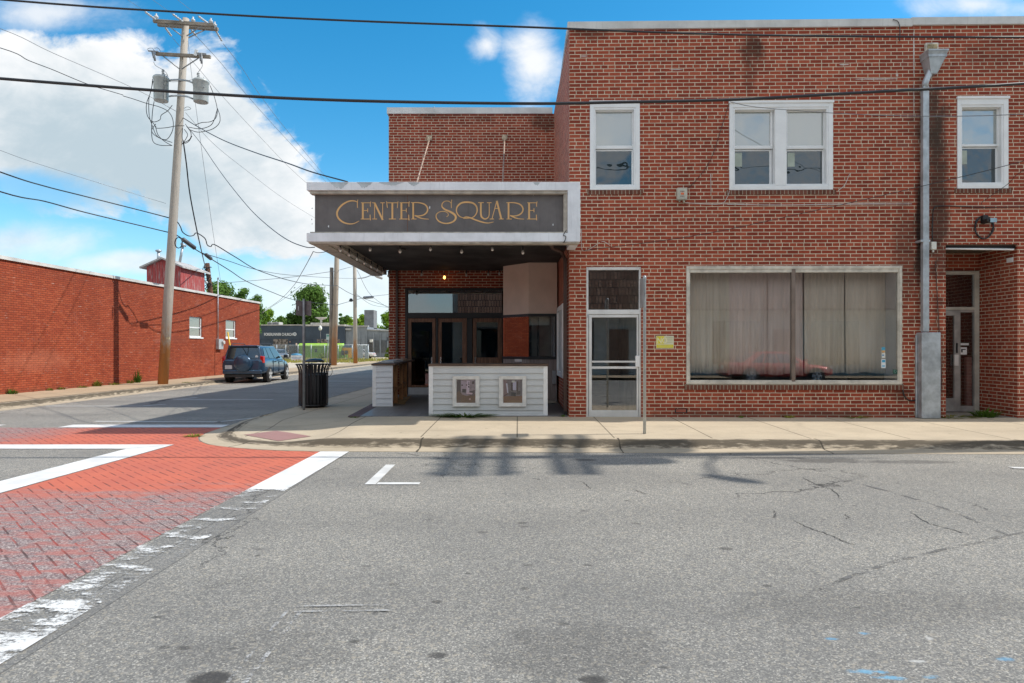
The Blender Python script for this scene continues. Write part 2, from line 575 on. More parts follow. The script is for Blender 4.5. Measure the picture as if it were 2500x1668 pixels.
    gate = t.mapr(t.noise(co, 0.45, 3, 0.5), 0.47, 0.55)
    k = t.m('MULTIPLY', t.mapr(vc.outputs[0], 0.0015, 0.0045, 0.8, 0.0), gate)
    c = t.mix(k, c, (0.04, 0.038, 0.036))
    t.put(t.p.inputs['Base Color'], c)
    t.p.inputs['Roughness'].default_value = 0.85
    t.p.inputs['Specular IOR Level'].default_value = 0.3
    t.put(t.p.inputs['Normal'], t.node('ShaderNodeBump', i_Strength=0.45, i_Distance=0.006, i_Height=t.m('ADD', sp, t.m('MULTIPLY', sp2, 0.7))))
    return m


def lot_mat():
    m, t = newmat('lot_surface')
    co = t.node('ShaderNodeTexCoord').outputs['Object']
    a = t.noise(co, 0.14, 6, 0.65); b = t.noise(co, 2.2, 5, 0.7)
    c = t.mix(b, (0.50, 0.41, 0.29), (0.62, 0.55, 0.43))
    g = t.mix(b, (0.20, 0.19, 0.06), (0.42, 0.34, 0.15))
    c = t.mix(t.mapr(a, 0.48, 0.60), c, g)
    t.put(t.p.inputs['Base Color'], c); t.p.inputs['Roughness'].default_value = 0.95
    return m


def conc_mat(name, c1, c2, joints=None, kerb=False):
    m, t = newmat(name)
    co = t.node('ShaderNodeTexCoord').outputs['Object']
    uv = t.node('ShaderNodeUVMap').outputs[0]
    x, y, z = t.sep(co)
    a = t.noise(co, 0.9, 6, 0.65); b = t.noise(co, 45.0, 3, 0.6); s = t.noise(t.vscale(co, 1, 1, 1), 4.0, 5, 0.65)
    c = t.mix(t.mapr(a, 0.3, 0.72), c1, c2)
    c = t.mix(t.mapr(b, 0.3, 0.8, 0, 0.28), c, tuple(q * 0.6 for q in c2))
    c = t.mix(t.mapr(s, 0.55, 0.78, 0, 0.35), c, tuple(q * 0.55 for q in c2))
    gm = t.node('ShaderNodeTexVoronoi', i_Scale=2.2); t.put(gm.inputs['Vector'], co)
    c = t.mix(t.mapr(gm.outputs[0], 0.05, 0.075, 0.5, 0.0), c, tuple(q * 0.4 for q in c2))
    gd = t.noise(t.vscale(co, 0.4, 1.6, 1), 1.3, 6, 0.7)
    c = t.mix(t.mapr(gd, 0.52, 0.74, 0, 0.45), c, tuple(q * 0.62 for q in c2))
    if joints:
        # scored joints across the walk
        xx = t.m('SUBTRACT', x, t.m('MULTIPLY', t.m('SUBTRACT', y, 10.2), 0.0094))
        ph = t.m('PINGPONG', t.m('ADD', xx, 1.41 + joints * 60), joints / 2)
        ph = t.m('ADD', ph, t.m('MULTIPLY', t.m('SUBTRACT', t.noise(co, 6, 3), 0.5), 0.008))
        c = t.mix(t.mapr(ph, 0.005, 0.014, 0.82, 0.0), c, (0.07, 0.06, 0.045))
        xs = t.m('GREATER_THAN', -3.4, x)
        pj = t.m('PINGPONG', t.m('ADD', y, 1.5 * 20), 0.75)
        c = t.mix(t.m('MULTIPLY', t.mapr(pj, 0.004, 0.010, 0.6, 0.0), xs), c, (0.07, 0.06, 0.045))
    if kerb:
        ux, uy, _ = t.sep(uv)
        dn = t.noise(t.vscale(uv, 1.6, 9, 1), 2.4, 6, 0.65)
        q = t.m('SUBTRACT', 1.0, t.m('ABSOLUTE', t.m('DIVIDE', t.m('SUBTRACT', uy, 0.40), 0.15)))
        q = t.m('ADD', q, t.m('MULTIPLY', t.m('SUBTRACT', dn, 0.5), 2.8))
        c = t.mix(t.mapr(q, 0.0, 0.75, 0, 0.9), c, (0.075, 0.060, 0.042))
        ph = t.m('PINGPONG', t.m('ADD', ux, 0.0), 1.49)
        ph = t.m('ADD', ph, t.m('MULTIPLY', t.m('SUBTRACT', t.noise(uv, 7, 3), 0.5), 0.03))
        c = t.mix(t.mapr(ph, 0.008, 0.018, 0.9, 0.0), c, (0.05, 0.042, 0.03))
    t.put(t.p.inputs['Base Color'], c); t.p.inputs['Roughness'].default_value = 0.9
    t.p.inputs['Specular IOR Level'].default_value = 0.25
    t.put(t.p.inputs['Normal'], t.node('ShaderNodeBump', i_Strength=0.25, i_Distance=0.004, i_Height=b))
    return m


def paint_mat(name, c, wear_fn=None, base=0.0, patchy=1.0):
    """road paint; where it is worn the sheet is see-through"""
    m, t = newmat(name)
    co = t.node('ShaderNodeTexCoord').outputs['Object']
    x, y, z = t.sep(co)
    n = t.noise(t.vscale(co, 1.3, 2.6, 1), 1.9, 7, 0.68)
    fine = t.noise(co, 60, 3, 0.7)
    col = t.mix(t.mapr(t.noise(co, 3.0, 5, 0.6), 0.3, 0.7), c, tuple(q * 0.78 for q in c))
    t.put(t.p.inputs['Base Color'], col); t.p.inputs['Roughness'].default_value = 0.8
    w = wear_fn(t, x, y) if wear_fn else base
    w = t.m('ADD', w, t.m('MULTIPLY', t.m('SUBTRACT', n, 0.5), patchy))
    w = t.m('ADD', w, t.m('MULTIPLY', t.m('SUBTRACT', fine, 0.5), 0.5))
    k = t.mapr(w, 0.42, 0.62, 0.0, 1.0)
    tr = t.node('ShaderNodeBsdfTransparent')
    mx = t.node('ShaderNodeMixShader')
    t.put(mx.inputs[0], k); t.l.new(t.p.outputs[0], mx.inputs[1]); t.l.new(tr.outputs[0], mx.inputs[2])
    t.l.new(mx.outputs[0], t.out.inputs[0])
    return m


def stamped_mat():
    m, t = newmat('stamped_red_crosswalk')
    co = t.node('ShaderNodeTexCoord').outputs['Object']
    x, y, _ = t.sep(co)
    mp = t.node('ShaderNodeMapping'); mp.inputs['Rotation'].default_value = (0, 0, R(-45))
    t.put(mp.inputs['Vector'], co)
    # herringbone of 1 x 2 pavers: joint runs three units long, one unit gap
    wu = 0.108
    rx, ry, _z = t.sep(mp)
    wob = t.m('MULTIPLY', t.m('SUBTRACT', t.noise(co, 4.0, 3), 0.5), 0.10)
    p_ = t.m('ADD', t.m('DIVIDE', rx, wu), wob); q_ = t.m('ADD', t.m('DIVIDE', ry, -wu), wob)

    def dashes(a, b_, c, half):
        i_ = t.m('ROUND', a)
        d_ = t.m('ABSOLUTE', t.m('SUBTRACT', a, i_))
        ph = t.m('FLOORED_MODULO', t.m('ADD', t.m('ADD', b_, i_), 400.0 + c), 4.0)
        return t.m('MULTIPLY', t.mapr(d_, half * 0.6, half, 1.0, 0.0), t.m('LESS_THAN', ph, 3.0))
    strong = dashes(p_, q_, 0.0, 0.085); faint = dashes(q_, p_, 1.0, 0.05)
    joint = t.m('MAXIMUM', strong, t.m('MULTIPLY', faint, 0.30))
    vo = t.node('ShaderNodeTexVoronoi', i_Scale=105.0); t.put(vo.inputs['Vector'], co)
    sp = t.sep(vo.outputs['Color'])[0]
    asp = t.ramp(sp, [(0.0, (0.08, 0.08, 0.085)), (0.5, (0.20, 0.195, 0.19)), (0.85, (0.34, 0.32, 0.30)), (1.0, (0.6, 0.56, 0.5))])
    red = t.mix(t.mapr(t.noise(co, 1.5, 5), 0.3, 0.7), (0.58, 0.145, 0.08), (0.50, 0.13, 0.08))
    redw = t.mix(sp, (0.30, 0.10, 0.08), (0.44, 0.22, 0.19))
    dn = t.noise(t.vscale(co, 0.8, 2.0, 1), 1.6, 7, 0.7)
    pw = t.noise(t.vscale(co, 1.6, 4.5, 1), 2.2, 6, 0.7)
    # worn by the traffic lane: y below about 6.9 on the near band, x left of -9 on the far band
    wn = t.mapr(t.m('ADD', t.m('ADD', y, t.m('MULTIPLY', x, -0.12)), t.m('MULTIPLY', t.m('SUBTRACT', dn, 0.5), 2.4)), 7.75, 6.7, 0.0, 1.0)
    wl = t.mapr(t.m('ADD', x, t.m('MULTIPLY', t.m('SUBTRACT', dn, 0.5), 2.5)), -7.2, -9.2, 0.0, 1.0)
    w = t.m('MAXIMUM', wn, wl)
    bare = t.m('MULTIPLY', w, t.mapr(t.m('ADD', pw, t.mapr(y, 4.4, 2.8, 0.0, -0.12)), 0.40, 0.56, 0.0, 0.92))
    c = t.mix(w, red, redw)
    c = t.mix(t.m('MULTIPLY', bare, 0.8), c, asp)
    jc = t.mix(t.mapr(t.noise(co, 2.2, 4), 0.42, 0.58), (0.34, 0.055, 0.035), (0.07, 0.035, 0.03))
    jg = t.mapr(t.noise(co, 3.0, 4), 0.30, 0.58, 0.25, 0.85)
    c = t.mix(t.m('MULTIPLY', joint, jg), c, jc)
    t.put(t.p.inputs['Base Color'], c); t.p.inputs['Roughness'].default_value = 0.8
    t.put(t.p.inputs['Normal'], t.node('ShaderNodeBump', i_Strength=0.5, i_Distance=0.006, i_Height=t.m('SUBTRACT', t.m('MULTIPLY', sp, 0.6), joint)))
    return m


def structure(o):
    o['kind'] = 'structure'
    return o


def sheet(name, m, polys, z, bis=None, zf=None):
    b = MB()
    for P in polys:
        b.face([(p[0], p[1], z) for p in P])
    if bis:
        bmesh.ops.triangulate(b.b, faces=b.b.faces[:])
        for ax, vals in bis:
            for v in vals:
                n = Vector((1, 0, 0)) if ax == 'x' else Vector((0, 1, 0))
                bmesh.ops.bisect_plane(b.b, geom=b.b.verts[:] + b.b.edges[:] + b.b.faces[:], plane_co=n * v, plane_no=n)
    if zf:
        for v in b.b.verts:
            v.co.z = zf(v.co.x, v.co.y)
    for f in b.b.faces:
        f.normal_update()
        if f.normal.z < 0: f.normal_flip()
    return structure(b.done(name, m, recalc=False, smooth=bool(zf)))


M_ASPH = asphalt_mat('asphalt')
M_LOT = lot_mat()
M_WALK = conc_mat('sidewalk_concrete', (0.57, 0.475, 0.345), (0.47, 0.39, 0.285), joints=1.49)
M_KERB = conc_mat('kerb_concrete', (0.53, 0.44, 0.32), (0.44, 0.365, 0.265), kerb=True)
M_WALK2 = conc_mat('far_sidewalk_concrete', (0.50, 0.38, 0.25), (0.42, 0.32, 0.21))
M_STAMP = stamped_mat()

sheet('ground', M_LOT, [[(-700, -300), (700, -300), (700, 1200), (-700, 1200)]], -0.03)
sheet('main_road', M_ASPH, [[(-70, -5.2), (70, -5.2), (70, 10.2), (-4.9, 10.2), (-4.9, 74), (-12.75, 74), (-12.75, 13.0), (-70, 13.0)]], 0.0)

# kerb line along the main street, round the corner and down the side street
kp = [(60, 9.52 - 0.025 * 62.4), (20, 9.52 - 0.025 * 22.4), (8, 9.26), (2, 9.41), (-1.2, 9.49), (-2.6, 9.53), (-3.1, 9.57), (-3.6, 9.67), (-4.15, 9.87), (-4.6, 10.12), (-4.95, 10.48), (-5.22, 10.95), (-5.38, 11.5), (-5.46, 12.2), (-5.52, 13.2), (-5.58, 14.6), (-5.5, 24), (-5.2, 50), (-5.0, 74)]
kp = [Vector((a, b, 0)) for a, b in kp]
kpf = kp[:2] + [q for q in cat_rom(kp[1:17], 4)][1:] + kp[17:]


def ramp_amt(x, y):
    d = math.hypot(x + 4.25, y - 10.85)
    k = min(1, max(0, (1.75 - d) / 0.9))
    return k * k * (3 - 2 * k)


def sw_z(x, y):
    d = min(y - (10.16 - 0.025 * (x + 2.4)), x + 5.0 if y > 11 else 9)
    return 0.13 + 0.013 * min(2.6, max(0, d)) - 0.085 * ramp_amt(x, y)


def norm_in(P, i):
    a = P[max(0, i - 1)]; b = P[min(len(P) - 1, i + 1)]
    t = (b - a).normalized()
    return Vector((t.y, -t.x, 0))          # to the right of travel = towards the buildings


def build_kerb(name, P, hfun, m, u0=0.0):
    b = MB(); prof = [(0.0, -0.02), (0.0, 0.006), (0.02, 0.008), (0.27, 0.016), (0.31, 0.03), (0.37, 0.62), (0.41, 0.88), (0.455, 0.985), (0.50, 1.0), (0.62, 1.0)]
    ul = b.b.loops.layers.uv.new('UVMap')
    rows = []; s = 0
    for i, p in enumerate(P):
        if i: s += (p - P[i - 1]).length
        n = norm_in(P, i)
        row = []
        for j, (d, h) in enumerate(prof):
            q = p + n * d
            z = h if j < 5 else 0.03 + (hfun(q.x, q.y) - 0.03) * h
            row.append((b.b.verts.new((q.x, q.y, z)), s, d))
        rows.append(row)
    for i in range(len(rows) - 1):
        for j in range(len(prof) - 1):
            a, c, d, e = rows[i][j], rows[i + 1][j], rows[i + 1][j + 1], rows[i][j + 1]
            f = b.b.faces.new((a[0], c[0], d[0], e[0])); f.smooth = j > 3
            for l, q in zip(f.loops, (a, c, d, e)):
                l[ul].uv = (q[1] + u0, q[2])
    return structure(b.done(name, m, uvs=False))


# station 0 of the kerb joints sits at x = -1.41
s0 = (kpf[1] - kpf[0]).length
build_kerb('kerb', kpf, lambda x, y: sw_z(x, y), M_KERB, u0=-(61.4 % 2.98) + 0.0)
back = [p + norm_in(kpf, i) * 0.62 for i, p in enumerate(kpf)]
poly = [(p.x, p.y) for p in back] + [(-3.0, 74), (-3.0, 13.3), (60, 13.3)]
sheet('sidewalk', M_WALK, [poly], 0.14, bis=[('x', [-6 + 0.25 * i for i in range(1, 18)]), ('y', [10 + 0.25 * i for i in range(0, 16)])], zf=sw_z)

# left side of the side street
lk = [Vector((-12.3, 74, 0)), Vector((-12.3, 40, 0)), Vector((-12.3, 26, 0)), Vector((-12.28, 18, 0)), Vector((-12.3, 14.6, 0)), Vector((-12.6, 13.6, 0)), Vector((-13.6, 13.0, 0)), Vector((-40, 13.0, 0))]
build_kerb('far_kerb', lk, lambda x, y: 0.13, M_KERB, u0=0.7)
lback = [p + norm_in(lk, i) * 0.62 for i, p in enumerate(lk)]
sheet('far_sidewalk', M_WALK2, [[(p.x, p.y) for p in lback] + [(-40, 16), (-15.6, 16), (-15.2, 74)]], 0.14)

# the red stamped crosswalks and their white borders
d = 0.0094
nl = lambda x, y: (x + d * (y - 9.5), y)
sheet('crosswalk', M_STAMP, [[nl(-5.24, -5), nl(-2.78, -5), nl(-2.78, 9.50), (-3.3, 9.57), (-3.75, 9.68), (-4.3, 9.93), (-4.75, 10.22), (-5.05, 10.58), (-5.28, 11.02), (-5.42, 11.6), (-5.46, 12.38), (-12.3, 12.38), (-12.3, 10.2), (-5.24, 10.2)]], 0.004)


def wear_right(t, x, y):
    w = t.mapr(y, 7.4, 6.7, 0.06, 0.64)
    return t.m('ADD', w, t.mapr(y, 4.5, 3.3, 0.0, -0.14))


M_WHITE_R = paint_mat('worn_white_paint', (0.80, 0.79, 0.76), wear_right, patchy=1.5)
M_WHITE = paint_mat('white_paint', (0.78, 0.77, 0.74), base=0.12, patchy=0.9)
M_WHITE_T = paint_mat('thin_white_paint', (0.70, 0.69, 0.66), base=0.20, patchy=0.9)
M_WHITE_F = paint_mat('faded_white_paint', (0.50, 0.49, 0.47), base=0.585, patchy=0.9)
Y0 = -5
sheet('crosswalk_border_marking', M_WHITE_R, [[nl(-2.78, Y0), nl(-2.36, Y0), nl(-2.36, 9.49), nl(-2.78, 9.505)]], 0.008)
sheet('crosswalk_inner_marking', M_WHITE, [[nl(-5.74, Y0), nl(-5.26, Y0), nl(-5.26, 10.19), nl(-5.74, 9.76)], [(-12.4, 9.76), nl(-5.76, 9.76), nl(-5.28, 10.19), (-12.4, 10.19)]], 0.008)
sheet('crosswalk_far_marking', M_WHITE, [[(-8.6, 12.40), (-5.5, 12.40), (-5.53, 12.84), (-8.6, 12.84)], [(-12.3, 12.40), (-9.9, 12.40), (-9.9, 12.84), (-12.3, 12.84)]], 0.008)
polys = [[(-1.62, 7.2), (-1.50, 7.2), (-1.50, 8.42), (-1.62, 8.42)], [(-1.49, 7.20), (-1.02, 7.20), (-1.02, 7.31), (-1.49, 7.31)]]
q = flat(2468, 1143); polys.append([(q.x, q.y - 0.06), (q.x + 1.0, q.y - 0.2), (q.x + 1.0, q.y - 0.08), (q.x, q.y + 0.05)])
sheet('parking_marking', M_WHITE_T, polys, 0.008)
fp = []
for (x0, y0, x1, y1, w) in ((-1.245, 3.80, -0.69, 3.82, 0.012), (-1.24, 3.72, -0.69, 3.74, 0.010), (-1.28, 3.74, -1.26, 1.5, 0.010), (-1.20, 3.72, -1.18, 1.5, 0.012)):
    if abs(x1 - x0) > abs(y1 - y0): fp.append([(x0, y0 - w), (x1, y1 - w), (x1, y1 + w), (x0, y0 + w)])
    else: fp.append([(x0 - w, y0), (x1 - w, y1), (x1 + w, y1), (x0 + w, y0)])
sheet('faded_parking_marking', M_WHITE_F, fp, 0.008)
sp_ = []
for pts in ([(370, 1025), (388, 1021.5), (388, 1027.5), (560, 1027), (580, 1033), (560, 1030.5), (370, 1030)],):
    pass
for (xa, ya, xb, yb, w) in ((-8.55, 13.45, -5.9, 13.35, 0.05), (-6.0, 13.3, -5.55, 14.1, 0.04), (-9.9, 19.2, -7.0, 19.2, 0.06), (-9.9, 19.2, -9.6, 20.0, 0.05), (-9.9, 30, -7.0, 30, 0.07), (-12.1, 17.0, -9.6, 17.0, 0.05), (-9.6, 17.0, -9.3, 17.6, 0.05), (-12.0, 26.0, -9.9, 26.0, .06)):
    v = Vector((xb - xa, yb - ya, 0)).normalized(); n = Vector((-v.y, v.x, 0)) * w
    sp_.append([(xa + n.x, ya + n.y), (xb + n.x, yb + n.y), (xb - n.x, yb - n.y), (xa - n.x, ya - n.y)])
sheet('side_street_marking', M_WHITE_T, sp_, 0.006)

# opposite pavement, behind the camera
sheet('opposite_sidewalk', M_WALK2, [[(-60, -5.2), (60, -5.2), (60, -12), (-60, -12)]], 0.13)

# truncated-dome mat on the corner ramp
def dome_mat():
    m, t = newmat('dome_mat_red')
    co = t.node('ShaderNodeTexCoord').outputs['UV']
    uu, vv, _ = t.sep(co)
    a = t.m('PINGPONG', uu, 0.03); b = t.m('PINGPONG', vv, 0.03)
    dd = t.m('SQRT', t.m('ADD', t.m('MULTIPLY', a, a), t.m('MULTIPLY', b, b)))
    k = t.mapr(dd, 0.010, 0.018, 1.0, 0.0)
    c = t.mix(k, (0.33, 0.16, 0.13), (0.55, 0.30, 0.27))
    t.put(t.p.inputs['Base Color'], c)
    t.put(t.p.inputs['Normal'], t.node('ShaderNodeBump', i_Strength=0.9, i_Distance=0.008, i_Height=k))
    return m


b = MB()
cs = [flat(595, 1062, 0.055), flat(674, 1050, 0.075), flat(759, 1062, 0.08), flat(680, 1077, 0.05)]
ul = b.b.loops.layers.uv.new('UVMap')
N = 10
e1 = cs[1] - cs[0]; e2 = cs[3] - cs[0]
g = [[b.b.verts.new(((cs[0] + e1 * (i / N) + e2 * (j / N)).x, (cs[0] + e1 * (i / N) + e2 * (j / N)).y, 0)) for j in range(N + 1)] for i in range(N + 1)]
for row in g:
    for v in row: v.co.z = sw_z(v.co.x, v.co.y) + 0.006
for i in range(N):
    for j in range(N):
        f = b.b.faces.new((g[i][j], g[i + 1][j], g[i + 1][j + 1], g[i][j + 1]))
        for l, (a_, c_) in zip(f.loops, ((i, j), (i + 1, j), (i + 1, j + 1), (i, j + 1))):
            l[ul].uv = (a_ / N * e1.length, c_ / N * e2.length)
for f in b.b.faces:
    f.normal_update()
    if f.normal.z < 0: f.normal_flip()
tag(b.done('tactile_mat', dome_mat(), uvs=False, recalc=False), 'faded red tactile mat of raised domes set in the corner kerb ramp', 'tactile mat')

# ---------------------------------------------------------------- materials for the buildings
RB = [(0.24, 0.045, 0.025), (0.30, 0.055, 0.029), (0.345, 0.066, 0.034), (0.385, 0.080, 0.041), (0.45, 0.105, 0.055)]
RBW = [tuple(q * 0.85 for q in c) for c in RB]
MORT = (0.74, 0.63, 0.47)
FR = Frame(1.12, 12.8, R(-1.15))            # the tall facade
up = lambda x, y, v=0.0: FR.hit(x, y, v)


def U(px, v=0.0): return FR.hit(px, 851, v)[0]
def Zf(px, py, v=0.0): return FR.hit(px, py, v)[1]


DK = (0.035, 0.02, 0.013)
stains = []
for (px, py, rx, ry, k, c) in ((1838, 118, 0.32, 0.42, 0.75, DK), (1830, 180, 0.2, 0.5, 0.35, DK), (1440, 75, 0.5, 0.25, 0.5, DK), (2245, 560, 0.14, 1.9, 0.92, (0.012, 0.010, 0.008)), (2290, 480, 0.30, 2.6, 0.80, (0.045, 0.028, 0.020)), (2268, 300, 0.45, 1.1, 0.72, (0.055, 0.04, 0.03)),
                               (2210, 640, 0.35, 1.4, 0.5, (0.06, 0.035, 0.025)), (2292, 900, 0.2, 1.3, 0.5, (0.05, 0.03, 0.02)), (2200, 960, 0.3, 0.25, 0.5, DK), (1900, 1012, 3.9, 0.10, 0.5, (0.08, 0.05, 0.035)), (2410, 130, 0.8, 0.5, 0.25, DK)):
    u_, z_ = up(px, py)
    stains.append((u_, z_, rx, ry, k, c))
lines = []
for (px, py, rx, ry, k, c) in ((2231, 130, 0.014, 0.62, 0.9, (0.62, 0.60, 0.56)), (2231, 240, 0.012, 0.5, 0.6, (0.6, 0.58, 0.54)), (2140, 193, 0.55, 0.013, 0.9, (0.62, 0.6, 0.56)), (2060, 158, 0.12, 0.016, 0.8, (0.62, 0.6, 0.56)), (2190, 183, 0.03, 0.05, .8, (0.62, 0.6, 0.56)),
                               (2090, 498, 1.0, 0.012, 0.9, (0.60, 0.58, 0.54)), (1760, 498, 0.8, 0.010, 0.6, (0.60, 0.58, 0.54)), (1650, 170, 0.16, 0.012, 0.7, (0.6, .58, .54)), (1425, 137, 0.10, 0.014, 0.8, (0.6, .58, .54)), (2060, 245, .3, .012, .7, (0.6, .58, .54))):
    u_, z_ = up(px, py)
    lines.append((u_, z_, rx, ry, k, c))
M_BRICK = brick_mat('weathered_red_brick', RB, MORT, stains=stains, lines=lines)
wst = []
for (px, py, rx, ry, k) in ((1330, 300, 0.5, 0.35, 0.6), (1060, 285, 0.7, 0.15, 0.4), (1180, 290, 0.5, 0.12, 0.35)):
    p = at(px, py, 17.2); wst.append((p.x, p.z, rx, ry, k, DK))
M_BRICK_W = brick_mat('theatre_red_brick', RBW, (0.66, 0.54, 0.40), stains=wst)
M_BRICK_SIDE = brick_mat('side_red_brick', [tuple(q * 1.15 for q in c) for c in RB], (0.66, 0.54, 0.40))
M_SILL = brick_mat('rowlock_brick', [(0.12, 0.045, 0.03), (0.17, 0.06, 0.038), (0.20, 0.075, 0.05)], (0.42, 0.36, 0.27), bw=0.073, rh=0.4, ms=0.006, squash=False)
M_ORB = brick_mat('orange_red_painted_brick', [(0.30, 0.056, 0.024), (0.36, 0.073, 0.030), (0.41, 0.095, 0.040)], (0.12, 0.035, 0.022), bw=0.205, rh=0.068, ms=0.005, pale=0.55, squash=False, tint=0.4, bump=1.0, stains=[(3, 0.05, 20, 0.28, 0.45, (0.16, 0.06, 0.035)), (-6, 2.6, 2.5, 1.0, 0.25, (0.22, 0.07, 0.04)), (6, 3.9, 7, 0.25, 0.3, (0.20, 0.05, 0.03)), (1.5, 1.1, 2.2, 0.5, 0.25, (0.52, 0.20, 0.12)), (10, 1.9, 1.6, 0.25, 0.45, (0.22, 0.06, 0.035)), (14, 1.9, 1.2, 0.25, 0.4, (0.22, 0.06, 0.035))])
M_CAP = mat('parapet_cap_metal', (0.62, 0.62, 0.60), 0.45, 0.0, 0.1, 1.5, streak=0.2)
M_WTRIM = mat('white_trim_paint', (0.80, 0.80, 0.79), 0.5, 0, 0.05)
M_VINYL = mat('vinyl_window_frame', (0.82, 0.83, 0.83), 0.4, 0, 0.03)
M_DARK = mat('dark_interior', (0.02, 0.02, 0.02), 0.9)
M_ROOM = mat('room_wall', (0.20, 0.19, 0.16), 0.9)
M_ROOMY = mat('room_side_wall', (0.45, 0.42, 0.32), 0.9)
M_ALU = mat('brushed_aluminium', (0.78, 0.78, 0.76), 0.42, 0.35, 0.08, 2.0)
M_ALUD = mat('dull_aluminium', (0.42, 0.41, 0.39), 0.5, 0.35, 0.15, 3.0)
M_GALV = mat('galvanised_steel', (0.45, 0.49, 0.52), 0.42, 0.45, 0.15, 5.0)
M_GLASS = glass_mat('store_glass', 0.05)
M_GLASS_D = glass_mat('door_glass', 0.09)
M_UPG = glass_mat('upper_window_glass', 0.26, opaque=(0.22, 0.245, 0.21), wave=0.08)
M_UPG2 = glass_mat('upper_window_screen_glass', 0.07, opaque=(0.025, 0.04, 0.045), wave=0.30)
M_BLACK = mat('black_paint', (0.012, 0.012, 0.014), 0.45, 0, 0.1)
M_PANELG = mat('sign_panel_grey', (0.15, 0.135, 0.13), 0.55, 0, 0.12, 2.0, streak=0.25)
M_GOLD = mat('tan_lettering_paint', (0.80, 0.47, 0.19), 0.6, 0, 0.06)
M_FASCIA = mat('white_fascia_metal', (0.84, 0.86, 0.89), 0.45, 0, 0.06, 2.5, streak=0.22)
M_FASCIA_B = mat('beige_lip_metal', (0.50, 0.45, 0.38), 0.6, 0, 0.15, 6.0)
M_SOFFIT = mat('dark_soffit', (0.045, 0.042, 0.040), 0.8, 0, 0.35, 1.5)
M_TAN = mat('tan_plywood_panel', (0.76, 0.58, 0.48), 0.75, 0, 0.04, 2.0)
M_WOODD = mat('stained_door_wood', (0.21, 0.10, 0.055), 0.55, 0, 0.25, 5.0, stretch=(5, 5, 0.6))
M_WOODT = mat('counter_top_wood', (0.12, 0.075, 0.05), 0.7, 0, 0.3, 4.0, stretch=(0.6, 3, 3))
M_STUD = mat('stud_lumber', (0.42, 0.20, 0.085), 0.8, 0, 0.25, 5.0, stretch=(4, 4, 0.7))
M_SIDING = mat('grey_vinyl_siding', (0.55, 0.565, 0.56), 0.5, 0, 0.05, 1.5)
M_BROWNP = mat('brown_drain_paint', (0.085, 0.050, 0.040), 0.5)
M_CABLE = mat('black_cable', (0.018, 0.018, 0.02), 0.5, spec=0.6)
M_CABLE_G = mat('grey_aluminium_wire', (0.20, 0.20, 0.21), 0.4, 0.4)
M_CHROME = mat('chrome', (0.75, 0.75, 0.75), 0.15, 0.9)
M_TILE = brick_mat('lobby_tile', [(0.155, 0.15, 0.15), (0.185, 0.18, 0.18), (0.22, 0.215, 0.215)], (0.10, 0.095, 0.09), bw=0.61, rh=0.61, ms=0.005, squash=False, bump=0.2)
M_TILE.node_tree.nodes['Principled BSDF'].inputs['Roughness'].default_value = 0.45
M_PURP = brick_mat('lobby_border_tile', [(0.13, 0.085, 0.085), (0.17, 0.11, 0.11)], (0.08, 0.06, 0.06), bw=0.2, rh=0.1, ms=0.004, squash=False, bump=0.2)


def wall_holes(mb, x0, x1, z0, z1, y, holes, depth, m=0, back=True):
    """a vertical sheet at y with rectangular openings and their reveals"""
    xs = sorted({x0, x1, *[h[0] for h in holes], *[h[1] for h in holes]})
    zs = sorted({z0, z1, *[h[2] for h in holes], *[h[3] for h in holes]})
    xs = [q for q in xs if x0 <= q <= x1]; zs = [q for q in zs if z0 <= q <= z1]
    for i in range(len(xs) - 1):
        for j in range(len(zs) - 1):
            cx, cz = (xs[i] + xs[i + 1]) / 2, (zs[j] + zs[j + 1]) / 2
            if any(h[0] < cx < h[1] and h[2] < cz < h[3] for h in holes): continue
            mb.face([(xs[i], y, zs[j]), (xs[i + 1], y, zs[j]), (xs[i + 1], y, zs[j + 1]), (xs[i], y, zs[j + 1])], m)
    for h in holes:
        a, b_, c, e = h[:4]; dd = h[4] if len(h) > 4 else depth
        mb.face([(a, y, c), (a, y + dd, c), (a, y + dd, e), (a, y, e)], m)
        mb.face([(b_, y, c), (b_, y, e), (b_, y + dd, e), (b_, y + dd, c)], m)
        mb.face([(a, y, e), (a, y + dd, e), (b_, y + dd, e), (b_, y, e)], m)
        if c > z0 + 0.01: mb.face([(a, y, c), (b_, y, c), (b_, y + dd, c), (a, y + dd, c)], m)


def ring(mb, x0, x1, z0, z1, wl, wr, wb, wt, y0, y1, m=0):
    mb.box(x0, x0 + wl, y0, y1, z0, z1, m); mb.box(x1 - wr, x1, y0, y1, z0, z1, m)
    if wb: mb.box(x0 + wl, x1 - wr, y0, y1, z0, z0 + wb, m)
    if wt: mb.box(x0 + wl, x1 - wr, y0, y1, z1 - wt, z1, m)


# ================================================================ the tall brick building
GZ = 0.10
UR = 15.0
TOPZ = up(1390, 55)[1]; CAPB = up(1390, 74)[1]
hole_px = [(1440, 1562, 250, 464.5), (1780, 2033, 250, 464.5), (2336, 2461, 239.5, 461), (1431.3, 1566, 650.8, 1030), (1675, 2201, 649.5, 938.5), (2309, 2484, 596.4, 1040)]
holes = []
for (a, b_, c, e) in hole_px:
    um = (a + b_) / 2
    holes.append([U(a), U(b_), max(GZ, Zf(um, e)), Zf(um, c)])
holes[3][2] = GZ; holes[5][2] = GZ
for h in holes: h.append(0.22)
holes[4][4] = 0.5; holes[5][4] = 1.09; holes[3][4] = 0.2
BB = Thing('brick_building', 'two-storey red brick storefront building with white upstairs windows and a curtained shop window', 'building', (0, 0, 0), FR)
w = BB.mb()
wall_holes(w, 0, UR, GZ - 0.1, CAPB + 0.02, 0.0, [tuple(h) for h in holes], 0.22)
BB.part(w, 'wall', M_BRICK, recalc=False)
